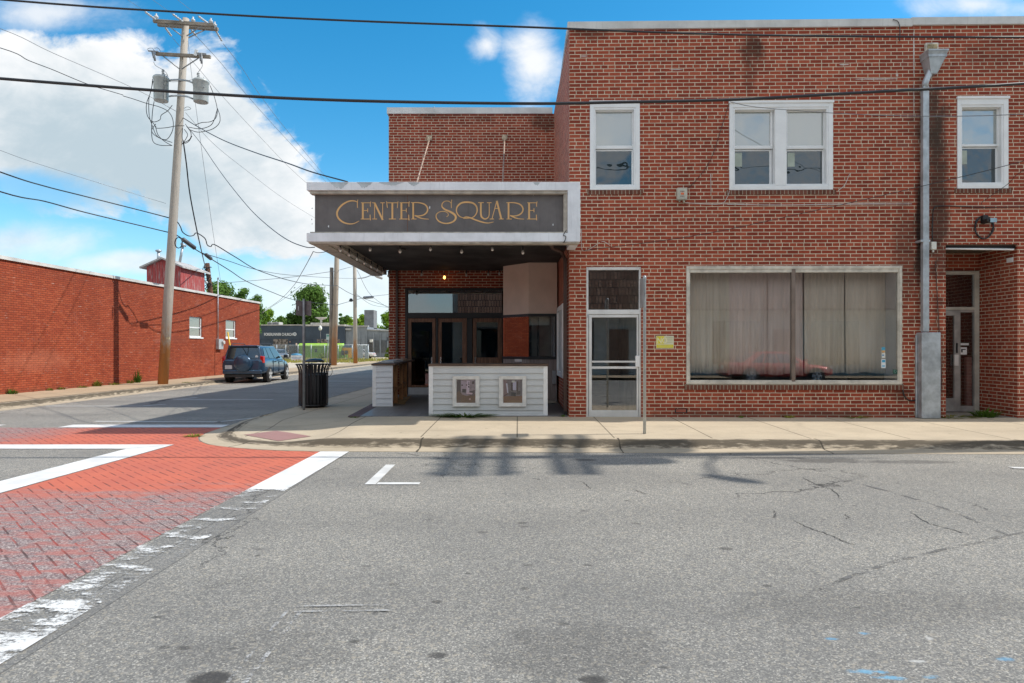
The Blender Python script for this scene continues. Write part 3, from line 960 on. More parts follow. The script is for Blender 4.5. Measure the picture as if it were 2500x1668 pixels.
w = BB.mb()       # left return towards the theatre, back, right and the roof
w.face([(0, 0, GZ - 0.1), (0, 0, CAPB + 0.02), (-0.10, 4.42, CAPB + 0.02), (-0.10, 4.42, GZ - 0.1)])
w.face([(-0.10, 4.42, 5), (-0.10, 4.42, CAPB), (-0.3, 28, CAPB), (-0.3, 28, 5)])
w.face([(UR, 0, 0), (UR, 28, 0), (UR, 28, CAPB), (UR, 0, CAPB)])
w.face([(UR, 28, 0), (-0.3, 28, 0), (-0.3, 28, CAPB), (UR, 28, CAPB)])
BB.part(w, 'side_wall', M_BRICK_SIDE, recalc=False)
w = BB.mb(); w.box(0.02, UR, 0.24, 27.9, CAPB - 0.5, CAPB - 0.4)
BB.part(w, 'roof', mat('roof_membrane', (0.3, 0.3, 0.3)))
w = BB.mb()
us = U(2225)
for (a, b_, dz) in ((-0.035, us, 0.0), (us + 0.004, UR, 0.02)):
    w.prism([(a, -0.045, CAPB + dz), (a, -0.05, TOPZ - 0.01 + dz), (a, 0.0, TOPZ + 0.012 + dz), (a, 0.32, TOPZ + 0.0 + dz), (a, 0.32, CAPB + dz)], (b_ - a, 0, 0))
w.box(-0.04, -0.0, 0.33, 4.4, CAPB, TOPZ)
w.box(-0.04, 0.28, 0.34, 28, CAPB + 0.002, TOPZ - 0.002)
x = 0.25
while x < 9.5:
    w.box(x, x + 0.012, -0.052, -0.044, CAPB + 0.02, CAPB + 0.032); x += 0.31
BB.part(w, 'parapet_cap', M_CAP)

# upstairs windows
SV = 0.10


def pane_rect(px0, px1, py0, py1, v):
    xm = (px0 + px1) / 2
    return U(px0, v), U(px1, v), Zf(xm, py1, v), Zf(xm, py0, v)


def up_window(hole, panes, rails, sash_under):
    h = hole
    fr = BB.mb()
    x0, x1, z0, z1 = h[0] + 0.002, h[1] - 0.002, h[2] + 0.002, h[3] - 0.002
    a, b_, c, e = panes[0][0], panes[-1][1], panes[0][2], panes[0][3]
    P = [pane_rect(*p, SV) for p in panes]
    gl, gr = P[0][0], P[-1][1]; gb, gt = P[0][2], P[0][3]
    ring(fr, x0, x1, z0, z1, gl - x0 - 0.055, x1 - gr - 0.055, gb - z0 - 0.055, z1 - gt - 0.05, -0.02, 0.16)
    ring(fr, x0 + 0.03, x1 - 0.03, z0 + 0.035, z1 - 0.035, gl - x0 - 0.05, x1 - gr - 0.05, gb - z0 - 0.05, z1 - gt - 0.045, -0.004, 0.15)
    fr.box(x0 - 0.015, x1 + 0.015, -0.045, -0.0, z1 - 0.02, z1 + 0.025)
    if len(P) == 2:
        fr.box(P[0][1] + 0.055, P[1][0] - 0.055, -0.012, 0.16, gb - 0.04, gt + 0.04)
    f = BB.part(fr, 'window', M_VINYL, bevel=0.004)
    for p, q in zip(panes, P):
        zr1 = Zf((p[0] + p[1]) / 2, rails[0], SV); zr0 = Zf((p[0] + p[1]) / 2, rails[1], SV)
        s = BB.mb(); ring(s, q[0] - 0.045, q[1] + 0.045, zr0 + 0.004, q[3] + 0.045, 0.045, 0.045, zr1 - zr0, 0.045, SV - 0.022, SV + 0.02)
        BB.part(s, 'upper_sash', M_VINYL, f, bevel=0.003)
        s = BB.mb(); ring(s, q[0] - 0.045, q[1] + 0.045, q[2] - 0.045, zr0, 0.05, 0.05, 0.05, 0.03, SV + 0.022, SV + 0.05)
        BB.part(s, 'lower_sash', M_VINYL, f, bevel=0.003)
        s = BB.mb(); s.box(q[0], q[1], SV + 0.008, SV + 0.014, zr1, q[3]); BB.part(s, 'upper_pane', M_UPG, f)
        s = BB.mb(); s.box(q[0] + 0.004, q[1] - 0.004, SV + 0.034, SV + 0.040, q[2], zr0 - 0.02); BB.part(s, 'lower_pane', M_UPG2, f)
        if sash_under:
            s = BB.mb(); s.box(q[0] + 0.02, q[0] + 0.16, SV + 0.030, SV + 0.0335, zr0 - 0.33, zr0 - 0.06); BB.part(s, 'window_sticker', mat('pale_window_sticker', (0.42, 0.47, 0.40)), f)
    s = BB.mb(); s.box(h[0] - 0.05, h[1] + 0.06, -0.022, 0.02, h[2] - 0.085, h[2] - 0.0)
    BB.part(s, 'sill', M_SILL)
    # a dark room behind
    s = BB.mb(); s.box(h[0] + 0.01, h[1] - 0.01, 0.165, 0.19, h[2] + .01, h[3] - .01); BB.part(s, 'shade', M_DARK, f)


up_window(holes[0], [(1455, 1543, 273.8, 452)], (357, 364.7), False)
up_window(holes[1], [(1792.6, 1880, 273.8, 451), (1921.6, 2009.4, 273.8, 451)], (357, 364.7), True)
up_window(holes[2], [(2343, 2433, 267.5, 447)], (353.4, 358.8), True)

# shop window
h = holes[4]
x0, x1, z0, z1 = h[0] + 0.002, h[1] - 0.002, h[2] + 0.002, h[3] - 0.002
s = BB.mb()
ring(s, x0, x1, z0, z1, 0.05, 0.05, 0.05, 0.06, -0.03, 0.05)
ring(s, x0 + 0.03, x1 - 0.03, z0 + 0.032, z1 - 0.035, 0.045, 0.035, 0.045, 0.09, -0.012, 0.07)
um = U(1937)
shopf = BB.part(s, 'window', mat('aged_window_frame', (0.62, 0.58, 0.50), 0.55, 0.1, 0.15, 4), bevel=0.005)
s = BB.mb(); s.box(um - 0.035, um + 0.035, -0.02, 0.075, z0 + 0.05, z1 - 0.06)
BB.part(s, 'mullion', mat('bronze_mullion', (0.22, 0.17, 0.14), 0.45, 0.3), shopf, bevel=0.004)
for a, b_ in ((x0 + 0.06, um - 0.036), (um + 0.036, x1 - 0.05)):
    s = BB.mb(); s.box(a, b_, 0.03, 0.036, z0 + 0.07, z1 - 0.11)
    BB.part(s, 'pane', M_GLASS, shopf)
s = BB.mb(); s.box(h[0] - 0.03, h[1] + 0.03, -0.03, 0.02, h[2] - 0.105, h[2])
BB.part(s, 'sill', M_SILL)
s = BB.mb()       # the shallow display bay: white right jamb, ceiling, floor, dark room beyond
s.box(x1 - 0.06, x1 + 0.03, 0.08, 0.5, z0, z1, 0)
s.box(x0, x1, 0.08, 0.5, z0 - 0.02, z0 + 0.03, 2)
s.box(x0 - 0.02, x1, 0.08, 2.2, z1 - 0.03, z1 + 0.05, 1)
s.box(x0 - 0.05, x1 + 0.1, 2.2, 2.3, 0.1, z1 + 0.1, 1); s.box(x0 - 0.06, x0 - 0.01, 0.5, 2.2, 0.1, z1, 1); s.box(x1 + 0.05, x1 + 0.1, 0.5, 2.2, 0.1, z1, 1)
s.box(x0 - 0.05, x1 + 0.1, 0.5, 2.25, 0.05, 0.1, 1)
BB.part(s, 'display_bay', [M_WTRIM, mat('bay_wall', (0.5, 0.47, 0.42)), M_DARK])

# street door with its transom
h = holes[3]
x0, x1, z1 = h[0] + 0.002, h[1] - 0.002, h[3] - 0.002
DV = 0.06
zt0 = Zf(1500, 768, DV); zt1 = Zf(1500, 756.4, DV); zd0 = Zf(1500, 1018.5, DV); zbot = zd0 - 0.005
s = BB.mb()
ring(s, x0, x1, 0.10, z1, U(1436, DV) - x0 - 0.0, x1 - U(1559.5, DV), 0, z1 - Zf(1500, 659.6, DV), DV - 0.035, DV + 0.05)
s.box(U(1436, DV), U(1559.5, DV), DV - 0.033, DV + 0.045, zt0 + 0.002, zt1)
s.box(U(1436, DV), U(1559.5, DV), DV - 0.06, DV + 0.06, 0.1, zbot - 0.002)
dfr = BB.part(s, 'door_frame', M_ALU, bevel=0.004)
s = BB.mb(); s.box(U(1436, DV), U(1559.5, DV), DV, DV + 0.006, zt1, Zf(1500, 659.6, DV)); BB.part(s, 'transom_pane', M_GLASS_D, dfr)
s = BB.mb()
dl, dr = U(1438, DV), U(1561, DV) - 0.0
dl, dr = U(1437.5, DV), U(1558.5, DV)
gl, gr = U(1443, DV) + 0.012, U(1555.4, DV) - 0.01; gt, gb = Zf(1500, 774.8, DV), Zf(1500, 1002, DV)
ring(s, dl, dr, zbot, zt0 - 0.004, gl - dl, dr - gr, gb - zbot, zt0 - gt, DV - 0.02, DV + 0.03)
door = BB.part(s, 'door', M_ALU, bevel=0.004)
s = BB.mb(); s.box(gl, gr, DV, DV + 0.006, gb, gt); BB.part(s, 'pane', M_GLASS_D, door)
s = BB.mb()
s.box(gl, gr - 0.02, DV - 0.045, DV - 0.024, Zf(1500, 885.4), Zf(1500, 881)); s.box(gl, gr, DV - 0.02, DV + 0.01, Zf(1500, 900.6), Zf(1500, 895))
BB.part(s, 'push_bar', M_ALU, door)
s = BB.mb(); s.box(gr - 0.03, gr + 0.055, DV - 0.055, DV - 0.021, Zf(1500, 896.2), Zf(1500, 868.7)); BB.part(s, 'lock_box', M_WTRIM, door, bevel=0.006)
s = BB.mb(); s.lathe([(0.012, 0), (0.012, 0.02)], (dl - 0.02, DV - 0.035, zt0 - 0.02), 10, 'y'); s.box(dl - 0.03, dl + 0.0, DV - 0.05, DV - 0.021, zt0 - 0.06, zt0 + 0.0)
BB.part(s, 'hinge', M_GALV, door)
s = BB.mb()
s.box(x1 + 0.01, x1 + 0.06, 0.11, 3.2, 0.1, z1, 1); s.box(x0 - 0.06, x0 - 0.01, 0.11, 3.2, 0.1, z1, 0); s.box(x0 - 0.06, x1 + 0.06, 3.2, 3.25, 0.1, z1 + .1, 0); s.box(x0 - .06, x1 + .06, 0.12, 3.2, z1, z1 + 0.05, 0); s.box(x0 - .06, x1 + .06, 0.12, 3.2, 0.05, 0.1, 0)
for k in range(9): s.box(x0, x0 + 0.62, 1.0 + k * 0.24, 1.24 + k * 0.24, 0.1, 0.3 + k * 0.19, 0)
BB.part(s, 'stair_hall', [M_ROOM, M_ROOMY])

# the recessed entry at the right
h = holes[5]; RV = 1.09
x0, x1, z1 = h[0], h[1], h[3]
s = BB.mb()
ax1 = U(2387.5, RV); az1 = Zf(2350, 662.5, RV)
s.box(x0 - 0.3, ax1 + 0.0, RV, RV + 0.1, az1 + 0.001, z1 + 0.1)
s.box(ax1 + 0.001, x1 + 0.1, RV, RV + 0.1, 0.1, z1 + 0.1)
BB.part(s, 'recess_wall', M_BRICK_SIDE)
s = BB.mb(); s.box(x0 - 0.001, x1 + 0.002, 0.04, RV, z1 - 0.02, z1 + 0.06); BB.part(s, 'recess_ceiling', mat('recess_ceiling_board', (0.10, 0.08, 0.055)))
s = BB.mb(); s.box(x0 - 0.3, x1 + 0.05, 0.01, RV + 0.3, 0.10, 0.168); BB.part(s, 'recess_floor', mat('old_concrete', (0.30, 0.27, 0.22), 0.9, 0, 0.2, 6))
s = BB.mb()
zr = Zf(2350, 757, RV)
fl = x0 - 0.3
ring(s, fl, ax1, 0.17, az1, 0.1, ax1 - U(2376.5, RV), 0.0, az1 - Zf(2350, 671, RV), RV - 0.05, RV + 0.03)
s.box(fl + 0.1, U(2376.5, RV), RV - 0.045, RV + 0.03, zr, zr + 0.06)
rfr = BB.part(s, 'door_frame', mat('pale_door_frame', (0.55, 0.53, 0.46), 0.55, 0.1, 0.12), bevel=0.004)
s = BB.mb(); s.box(fl + 0.1, U(2376.5, RV), RV, RV + 0.006, zr + 0.06, Zf(2350, 671, RV)); BB.part(s, 'transom_pane', M_GLASS, rfr)
s = BB.mb()
xa, xb = U(2328, RV), U(2342, RV)
s.box(xa, xb, RV - 0.03, RV + 0.02, 0.18, zr - 0.004); s.box(fl + 0.1, xa, RV - 0.03, RV + 0.02, 0.18, 0.46); s.box(fl + 0.1, xa, RV - 0.03, RV + 0.02, zr - 0.12, zr - 0.004)
rd = BB.part(s, 'door', M_ALUD, bevel=0.004)
s = BB.mb(); s.box(fl + 0.1, xa, RV - 0.004, RV + 0.002, 0.46, zr - 0.12); BB.part(s, 'pane', M_GLASS, rd)
s = BB.mb(); s.box(xa - 0.02, xa + 0.06, RV - 0.07, RV - 0.031, Zf(2335, 893, RV), Zf(2335, 866, RV)); BB.part(s, 'lock_box', M_ALU, rd)
s = BB.mb(); s.box(xa + .03, xa + .05, RV - 0.06, RV - 0.031, Zf(2335, 862, RV), Zf(2335, 838, RV)); BB.part(s, 'door_pull', M_BLACK, rd)
s = BB.mb(); xs2 = U(2376.5, RV)
ring(s, xb + 0.001, xs2, 0.18, zr - 0.003, 0.006, 0.006, Zf(2350, 991, RV) - 0.18, 0.047, RV - 0.03, RV + 0.02)
sl = BB.part(s, 'sidelight', M_ALUD)
s = BB.mb(); s.box(xb + 0.001, xs2, RV - 0.004, RV + 0.002, Zf(2350, 991, RV), zr - 0.05); BB.part(s, 'pane', M_GLASS, sl)
s = BB.mb(); s.box(U(2364, RV), xs2, RV + 0.05, RV + 0.12, 0.25, Zf(2350, 872, RV)); BB.part(s, 'inner_panel', mat('mauve_inner_panel', (0.30, 0.17, 0.15)), sl)
s = BB.mb(); s.box(xb + 0.002, xb + 0.15, RV - 0.012, RV - 0.006, Zf(2350, 866, RV), Zf(2350, 848, RV), 0)
a, c = xb + 0.03, Zf(2350, 857, RV); s.box(a, a + 0.09, RV - 0.016, RV - 0.0125, c + 0.02, c + 0.04, 1); s.box(a, a + 0.03, RV - 0.016, RV - 0.0125, c - 0.03, c + 0.02, 1)
s.box(xb + 0.002, xb + 0.19, RV - 0.012, RV - 0.006, Zf(2350, 843, RV), Zf(2350, 838, RV), 0)
BB.part(s, 'notice', [mat('white_notice', (0.75, 0.75, 0.75)), M_BLACK], sl)
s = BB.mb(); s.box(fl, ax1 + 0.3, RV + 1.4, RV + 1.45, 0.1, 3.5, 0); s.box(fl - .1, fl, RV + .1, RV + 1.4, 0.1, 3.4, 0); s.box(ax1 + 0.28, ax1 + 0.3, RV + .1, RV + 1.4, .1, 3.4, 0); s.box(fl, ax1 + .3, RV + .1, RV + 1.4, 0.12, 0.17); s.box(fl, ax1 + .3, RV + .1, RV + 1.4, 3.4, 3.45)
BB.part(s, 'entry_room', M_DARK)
s = BB.mb(); s.tube([(x0 + 0.0, 0.06, z1 - 0.075), (x1 - 0.05, 0.03, z1 - 0.10)], 0.018, 8); s.tube([(x0 + 0.0, 0.07, z1 - 0.05), (x1 - 0.01, 0.06, z1 - 0.055)], 0.03, 8, m=1)
BB.part(s, 'awning_roller', [M_WTRIM, M_BLACK])
s = BB.mb(); s.box(x1 - 0.02, x1 - 0.002, 0.10, 0.26, z1 - 0.33, z1 - 0.24); BB.part(s, 'door_chime_box', M_WTRIM)
# loose brick hole patch low on the wall
u_, z_ = up(1663, 1003); s = BB.mb(); s.box(u_ - 0.12, u_ + 0.12, -0.003, 0.002, z_ - 0.045, z_ + 0.045, 1); s.box(u_ - 0.1, u_ + 0.09, -0.006, 0.0, z_ - 0.03, z_ + 0.03, 0)
BB.part(s, 'patched_brick', [mat('bright_brick', (0.36, 0.10, 0.06)), M_BLACK])

# curtains hang inside the shop window: things of their own
CV = 0.47
def curtain(pxa, pxb, pyb, lab, v, folds, tone):
    u0, u1 = U(pxa, v), U(pxb, v); ztop = holes[4][3] + 0.0; zb = Zf((pxa + pxb) / 2, pyb, v)
    T = Thing('curtain', lab, 'curtain', ((u0 + u1) / 2, v, zb), FR, 'curtains drawn behind the shop window')
    s = T.mb(); n = 70; rr = random.Random(int(pxa))
    ph = [rr.uniform(0, 6.28) for _ in range(4)]
    cols = []
    for i in range(n + 1):
        k = i / n; u = u0 + (u1 - u0) * k
        dv = 0.018 * math.sin(k * folds * 6.28 + ph[0]) + 0.012 * math.sin(k * folds * 2.3 * 6.28 + ph[1]) - (0.02 if k < 0.02 or k > 0.98 else 0)
        dz = 0.012 * math.sin(k * 9 + ph[2]) - 0.02 * abs(k - 0.5)
        cols.append([s.b.verts.new((u, v + dv * (0.4 + 0.6 * j / 6), ztop + (zb + dz - ztop) * j / 6)) for j in range(7)])
    for i in range(n):
        for j in range(6):
            f = s.b.faces.new((cols[i][j], cols[i + 1][j], cols[i + 1][j + 1], cols[i][j + 1])); f.smooth = True
    o = T.part(s, 'drape', mat('curtain_cloth_%d' % tone, ((0.88, 0.80, 0.66), (0.92, 0.78, 0.70), (0.84, 0.75, 0.62))[tone], 0.9, 0, 0.07, 1.2, stretch=(5, 1, 0.4)))
    q = o.modifiers.new('thick', 'SOLIDIFY'); q.thickness = 0.006


curtain(1668, 1780, 911, 'grey-green curtain panel at the left end of the shop window', CV, 6, 0)
curtain(1776, 1877, 914, 'pinkish grey curtain panel second from the left, with a white tag at its hem', CV + 0.03, 5, 1)
curtain(1874, 1958, 914, 'pinkish grey curtain panel hanging behind the brown mullion', CV, 3, 1)
curtain(1962, 2060, 910, 'grey curtain panel just right of the mullion with a frayed left edge', CV + 0.02, 4, 2)
curtain(2062, 2160, 910, 'grey curtain panel at the right end of the shop window beside the white jamb', CV, 3, 2)

# cracks, a rubbed tyre arc and a painted cable shadow on the road, drawn where the photo shows them
M_CRACK = mat('road_crack_dark', (0.045, 0.042, 0.038), 0.95)
def crack(pts, w0, name='road_crack', m=None, z=0.003, jit=0.012, seed=1):
    rr_ = random.Random(seed); P = cat_rom([flat(a, b_) for a, b_ in pts], 8)
    s_ = MB(); L = []
    for i, p in enumerate(P):
        a = P[max(0, i - 1)]; b_ = P[min(len(P) - 1, i + 1)]; t_ = (b_ - a).normalized(); n_ = Vector((-t_.y, t_.x, 0))
        o_ = rr_.uniform(-jit, jit); w_ = w0 * rr_.uniform(0.5, 1.3) * min(1, (min(i, len(P) - 1 - i) + 1) / 4)
        L.append((p + n_ * (o_ + w_), p + n_ * (o_ - w_)))
    for i in range(len(L) - 1):
        s_.face([(*L[i][0].xy, z), (*L[i + 1][0].xy, z), (*L[i + 1][1].xy, z), (*L[i][1].xy, z)])
    for f in s_.b.faces:
        f.normal_update()
        if f.normal.z < 0: f.normal_flip()
    return structure(s_.done(name, m or M_CRACK, recalc=False))


for i, pts in enumerate(([(1935, 1270), (1975, 1290), (2020, 1305), (2060, 1322), (2085, 1332)], [(1888, 1245), (1893, 1258), (1890, 1266)], [(2222, 1250), (2260, 1275), (2310, 1290), (2370, 1308)], [(1425, 1177), (1432, 1186), (1442, 1194)], [(1545, 1195), (1562, 1202), (1580, 1208)], [(1630, 1172), (1640, 1181)], [(1958, 1165), (1990, 1182), (2030, 1196), (2056, 1222)], [(2062, 1255), (2070, 1262), (2066, 1270)], [(880, 1182), (868, 1200)], [(2440, 1175), (2500, 1188)])):
    crack(pts, 0.0045, seed=i)
M_RUB_SHADOW = paint_mat('tyre_rub_and_cable_shadow', (0.17, 0.163, 0.152), base=0.56, patchy=1.0)
crack([(1990, 1445), (2100, 1400), (2230, 1360), (2360, 1330), (2500, 1300)], 0.022, 'tyre_and_shadow_mark', M_RUB_SHADOW, 0.0035, 0.004, 3)
crack([(2010, 1160), (2150, 1195), (2300, 1240), (2420, 1290), (2500, 1325)], 0.022, 'tyre_and_shadow_mark', M_RUB_SHADOW, 0.0035, 0.004, 4)  # this strip paints the faint shadow line of an overhead cable

# ================================================================ the theatre wing
WY = 17.2
wz = lambda Y: 0.164 + max(0, min(1, (Y - 12.8) / 4.4)) * 0.121
X0 = -3.236; XR = 1.10
TH = Thing('theatre_building', 'lower red brick theatre front set back behind the marquee', 'building', (X0, WY, 0.0))
WT = at(1000, 264, WY).z; WC = at(1000, 278.7, WY).z
dx0 = at(989, 800, WY).x; dz1 = at(1000, 703, WY).z
s = TH.mb()
wall_holes(s, X0, XR + 0.05, 0.0, WC + 0.01, WY, [(dx0, XR - 0.02, 0.05, dz1, 0.15)], 0.15)
s.face([(X0, WY, 0), (X0, WY, WC), (X0 + 0.26, WY + 30, WC), (X0 + 0.26, WY + 30, 0)])
s.face([(X0 + 0.26, WY + 30, 0), (X0 + 0.26, WY + 30, WC), (XR, WY + 30, WC), (XR, WY + 30, 0)])
TH.part(s, 'wall', M_BRICK_W, recalc=False)
s = TH.mb(); s.box(X0 + 0.3, XR, WY + 0.1, WY + 29.9, WC - 0.35, WC - 0.3); TH.part(s, 'roof', MATS['roof_membrane'])
s = TH.mb()
s.prism([(X0 - 0.04, WY - 0.045, WC), (X0 - 0.04, WY - 0.05, WT), (X0 - 0.04, WY + 0.3, WT + 0.02), (X0 - 0.04, WY + 0.3, WC)], (XR - X0 + 0.0, 0, 0))
s.prism([(X0 - 0.04, WY + 0.301, WC), (X0 - 0.04, WY + 0.301, WT), (X0 + 0.25, WY + 0.301, WT), (X0 + 0.25, WY + 0.301, WC)], (0.26, 29.6, 0))
xj = at(1060, 270, WY).x
for xx in (xj, xj + 2.6): s.box(xx, xx + 0.015, WY - 0.058, WY + 0.1, WC - 0.004, WT + 0.02)
TH.part(s, 'parapet_cap', M_CAP)
# black painted entry frame, transom and three timber doors
FY = WY + 0.03
px = lambda p: at(p, 800, FY).x
pz = lambda p: at(1000, p, FY).z
s = TH.mb()
sill = pz(946)
ring(s, dx0 + 0.002, XR - 0.03, 0.2, dz1 - 0.002, px(996) - dx0, 0.1, 0.0, dz1 - pz(709.4), FY - 0.05, FY + 0.06)
s.box(px(996), XR - 0.13, FY - 0.045, FY + 0.06, pz(777), pz(764))
s.box(px(1140.5), px(1153.5), FY - 0.04, FY + 0.05, 0.25, pz(777))
s.box(px(1064.3), px(1069.7), FY - 0.035, FY + 0.03, 0.25, pz(777))
s.box(px(1226.5), XR - 0.03, FY - 0.04, FY + 0.05, 0.25, pz(777) - 0.001)
ef = TH.part(s, 'entry_frame', M_BLACK, bevel=0.006)
s = TH.mb(); s.box(px(996), px(1225), FY, FY + 0.008, pz(764), pz(709.4)); TH.part(s, 'transom_pane', glass_mat('transom_glass', 0.14, tint=(.4, .4, .4)), ef)
s = TH.mb(); s.box(dx0 + 0.05, XR - 0.05, FY - 0.028, FY + 0.2, 0.1, sill - 0.002); TH.part(s, 'door_step', mat('pale_step_paint', (0.46, 0.48, 0.50), 0.6, 0, 0.1))
M_DG = glass_mat('theatre_door_glass', 0.05, tint=(0.45, 0.5, 0.5))
for (a, b_, ga, gb, gz) in ((995.5, 1064, 1004.5, 1056, 944), (1070, 1140, 1078.5, 1129, 944), (1154, 1226, 1163, 1215.5, 873)):
    s = TH.mb()
    ring(s, px(a) + 0.003, px(b_) - 0.003, sill, pz(777) - 0.003, px(ga) - px(a), px(b_) - px(gb), (0.06 if gz > 900 else pz(gz) - sill), pz(777) - pz(786.7), FY - 0.03, FY + 0.02)
    dd = TH.part(s, 'door', M_WOODD, bevel=0.006)
    s = TH.mb(); s.box(px(ga), px(gb), FY - 0.004, FY + 0.003, (sill + 0.06 if gz > 900 else pz(gz)), pz(786.7)); TH.part(s, 'pane', M_DG, dd)
    s = TH.mb()
    hx = px(b_) - 0.1 if a < 1000 else px(a) + 0.07
    s.lathe([(0.014, 0), (0.02, 0.012), (0.017, 0.03)], (hx, FY - 0.065, pz(878)), 10, 'y')
    s.tube([(hx, FY - 0.07, pz(882)), (hx, FY - 0.07, pz(893))], 0.010, 8); s.box(hx - 0.016, hx + 0.016, FY - 0.042, FY - 0.031, pz(893), pz(872))
    TH.part(s, 'door_handle', M_CHROME, dd)
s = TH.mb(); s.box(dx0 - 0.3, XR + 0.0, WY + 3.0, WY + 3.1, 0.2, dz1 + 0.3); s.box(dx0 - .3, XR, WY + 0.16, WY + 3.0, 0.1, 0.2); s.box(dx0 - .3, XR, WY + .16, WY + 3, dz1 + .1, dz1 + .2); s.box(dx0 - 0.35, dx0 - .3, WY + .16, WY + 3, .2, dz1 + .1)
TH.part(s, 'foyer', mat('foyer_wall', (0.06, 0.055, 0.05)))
s = TH.mb(); s.box(px(1100), px(1150), WY + 1.4, WY + 1.44, pz(764) + 0.02, pz(752), 0); s.box(px(1151), px(1178), WY + 1.4, WY + 1.44, pz(764) + 0.02, pz(755), 1)
TH.part(s, 'foyer_banner', [mat('blue_banner', (0.02, 0.07, 0.25)), mat('cream_banner', (0.6, 0.5, 0.33))])

# lobby floor, sloping up to the doors
def lobby(name, m, xa, xb, dz):
    s = MB(); n = 8
    for i in range(n):
        ya = 12.86 + (WY - 12.86) * i / n; yb = 12.86 + (WY - 12.86) * (i + 1) / n
        s.face([(xa, ya, wz(ya) + dz), (xb, ya, wz(ya) + dz), (xb, yb, wz(yb) + dz), (xa, yb, wz(yb) + dz)])
    s.face([(xa, 12.86, 0.0), (xb, 12.86, 0.0), (xb, 12.86, wz(12.86) + dz), (xa, 12.86, wz(12.86) + dz)])
    for xx in (xa, xb):
        s.face([(xx, 12.86, 0), (xx, WY, 0), (xx, WY, wz(WY) + dz), (xx, 12.86, wz(12.86) + dz)])
    return structure(s.done(name, m))


lobby('lobby_floor', M_TILE, -2.98, 1.09, 0.008)
lobby('lobby_border', M_PURP, -3.22, -2.982, 0.006)

# ================================================================ ticket booth
BK = [(-0.22, 16.3), (0.397, 15.6), (1.075, 15.6)]
TB = Thing('ticket_booth', 'tan panelled ticket booth with an angled corner window beside the theatre doors', 'ticket booth', (0.4, 16.2, 0.25))
CZ = 3.545


def booth_prism(mb, off, z0, z1, m=0):
    a, b_, c = [Vector((*q, 0)) for q in BK]
    n1 = Vector((b_.y - a.y, -(b_.x - a.x), 0)).normalized(); n1 = -n1 if n1.y > 0 else n1
    n2 = Vector((0, -1, 0))
    A = a + n1 * off; C = c + n2 * off
    # mitre corner
    d1 = (b_ - a).normalized()
    k = ((b_ + n2 * off) - A)
    t_ = ((b_.y - off) - A.y) / d1.y
    B_ = A + d1 * t_
    if off < 0: pass
    mb.prism([(A.x, A.y, z0), (B_.x, B_.y, z0), (C.x, C.y, z0), (C.x, 17.1, z0), (A.x, 17.1, z0)], (0, 0, z1 - z0), m)


bz = lambda p: CAMZ + (HY - p) / FPX * 15.6
s = TB.mb(); booth_prism(s, 0.0, bz(766.8), CZ); TB.part(s, 'upper_panel', M_TAN, bevel=0.004)
s = TB.mb(); booth_prism(s, 0.0, 0.245, bz(877)); TB.part(s, 'lower_panel', mat('grey_tan_panel', (0.27, 0.22, 0.205), 0.75, 0, 0.15, 5, stretch=(5, 5, .5)), bevel=0.004)
s = TB.mb(); booth_prism(s, 0.02, bz(773), bz(766.2)); booth_prism(s, 0.02, bz(877.5), bz(871)); s.box(1.02, 1.07, 15.58, 15.63, bz(871), bz(773)); s.box(1.03, 1.07, 15.64, 17.0, bz(871), bz(773))
TB.part(s, 'window_frame', M_BLACK)
s = TB.mb()
s.prism([(-0.22, 16.30, bz(871)), (0.397, 15.6, bz(871)), (0.402, 15.606, bz(871)), (-0.215, 16.306, bz(871))], (0, 0, bz(773) - bz(871)))
TB.part(s, 'angled_pane', glass_mat('booth_side_glass', 0.13, tint=(0.5, 0.5, 0.5)))
s = TB.mb(); s.box(0.41, 1.02, 15.602, 15.608, bz(871), bz(773)); TB.part(s, 'front_pane', glass_mat('booth_front_glass', 0.08))
s = TB.mb(); s.box(-0.1, 0.5, 16.95, 16.99, bz(871), bz(773), 0); s.box(0.5, 1.02, 16.6, 16.64, bz(871), bz(773), 1); s.box(0.62, 0.66, 15.9, 16.3, bz(871), bz(773), 2)
TB.part(s, 'booth_interior', [M_DARK, mat('booth_blind', (0.35, 0.36, 0.33)), M_DARK])
s = TB.mb(); d1 = Vector((0.617, -0.7, 0)).normalized(); n1 = Vector((-0.75, -0.66, 0))
c = Vector((-0.22, 16.3, bz(884))) + d1 * 0.45
s.prism([c + n1 * 0.02, c + d1 * 0.25 + n1 * 0.02, c + d1 * 0.25 + n1 * 0.0, c], (0, 0, 0.085)); TB.part(s, 'mail_slot', M_ALU, bevel=0.004)
s = MB(); s.box(0.96, 1.05, 15.48, 15.595, bz(937), bz(905)); s.tube([(1.03, 15.54, bz(937)), (1.05, 15.52, bz(950)), (1.06, 15.5, 0.26)], 0.012, 6)
tag(s.done('electric_box', mat('grey_box_paint', (0.30, 0.30, 0.31), 0.5), bevel=0.006), 'small grey electric box with a cord low on the ticket booth corner', 'electric box')
s = MB(); s.box(0.5, 1.02, 15.05, 15.5, wz(15.3) + 0.014, wz(15.3) + 0.04); tag(s.done('doormat', mat('beige_mat', (0.36, 0.34, 0.27), 0.9)), 'beige door mat on the tiles in front of the ticket booth', 'doormat')

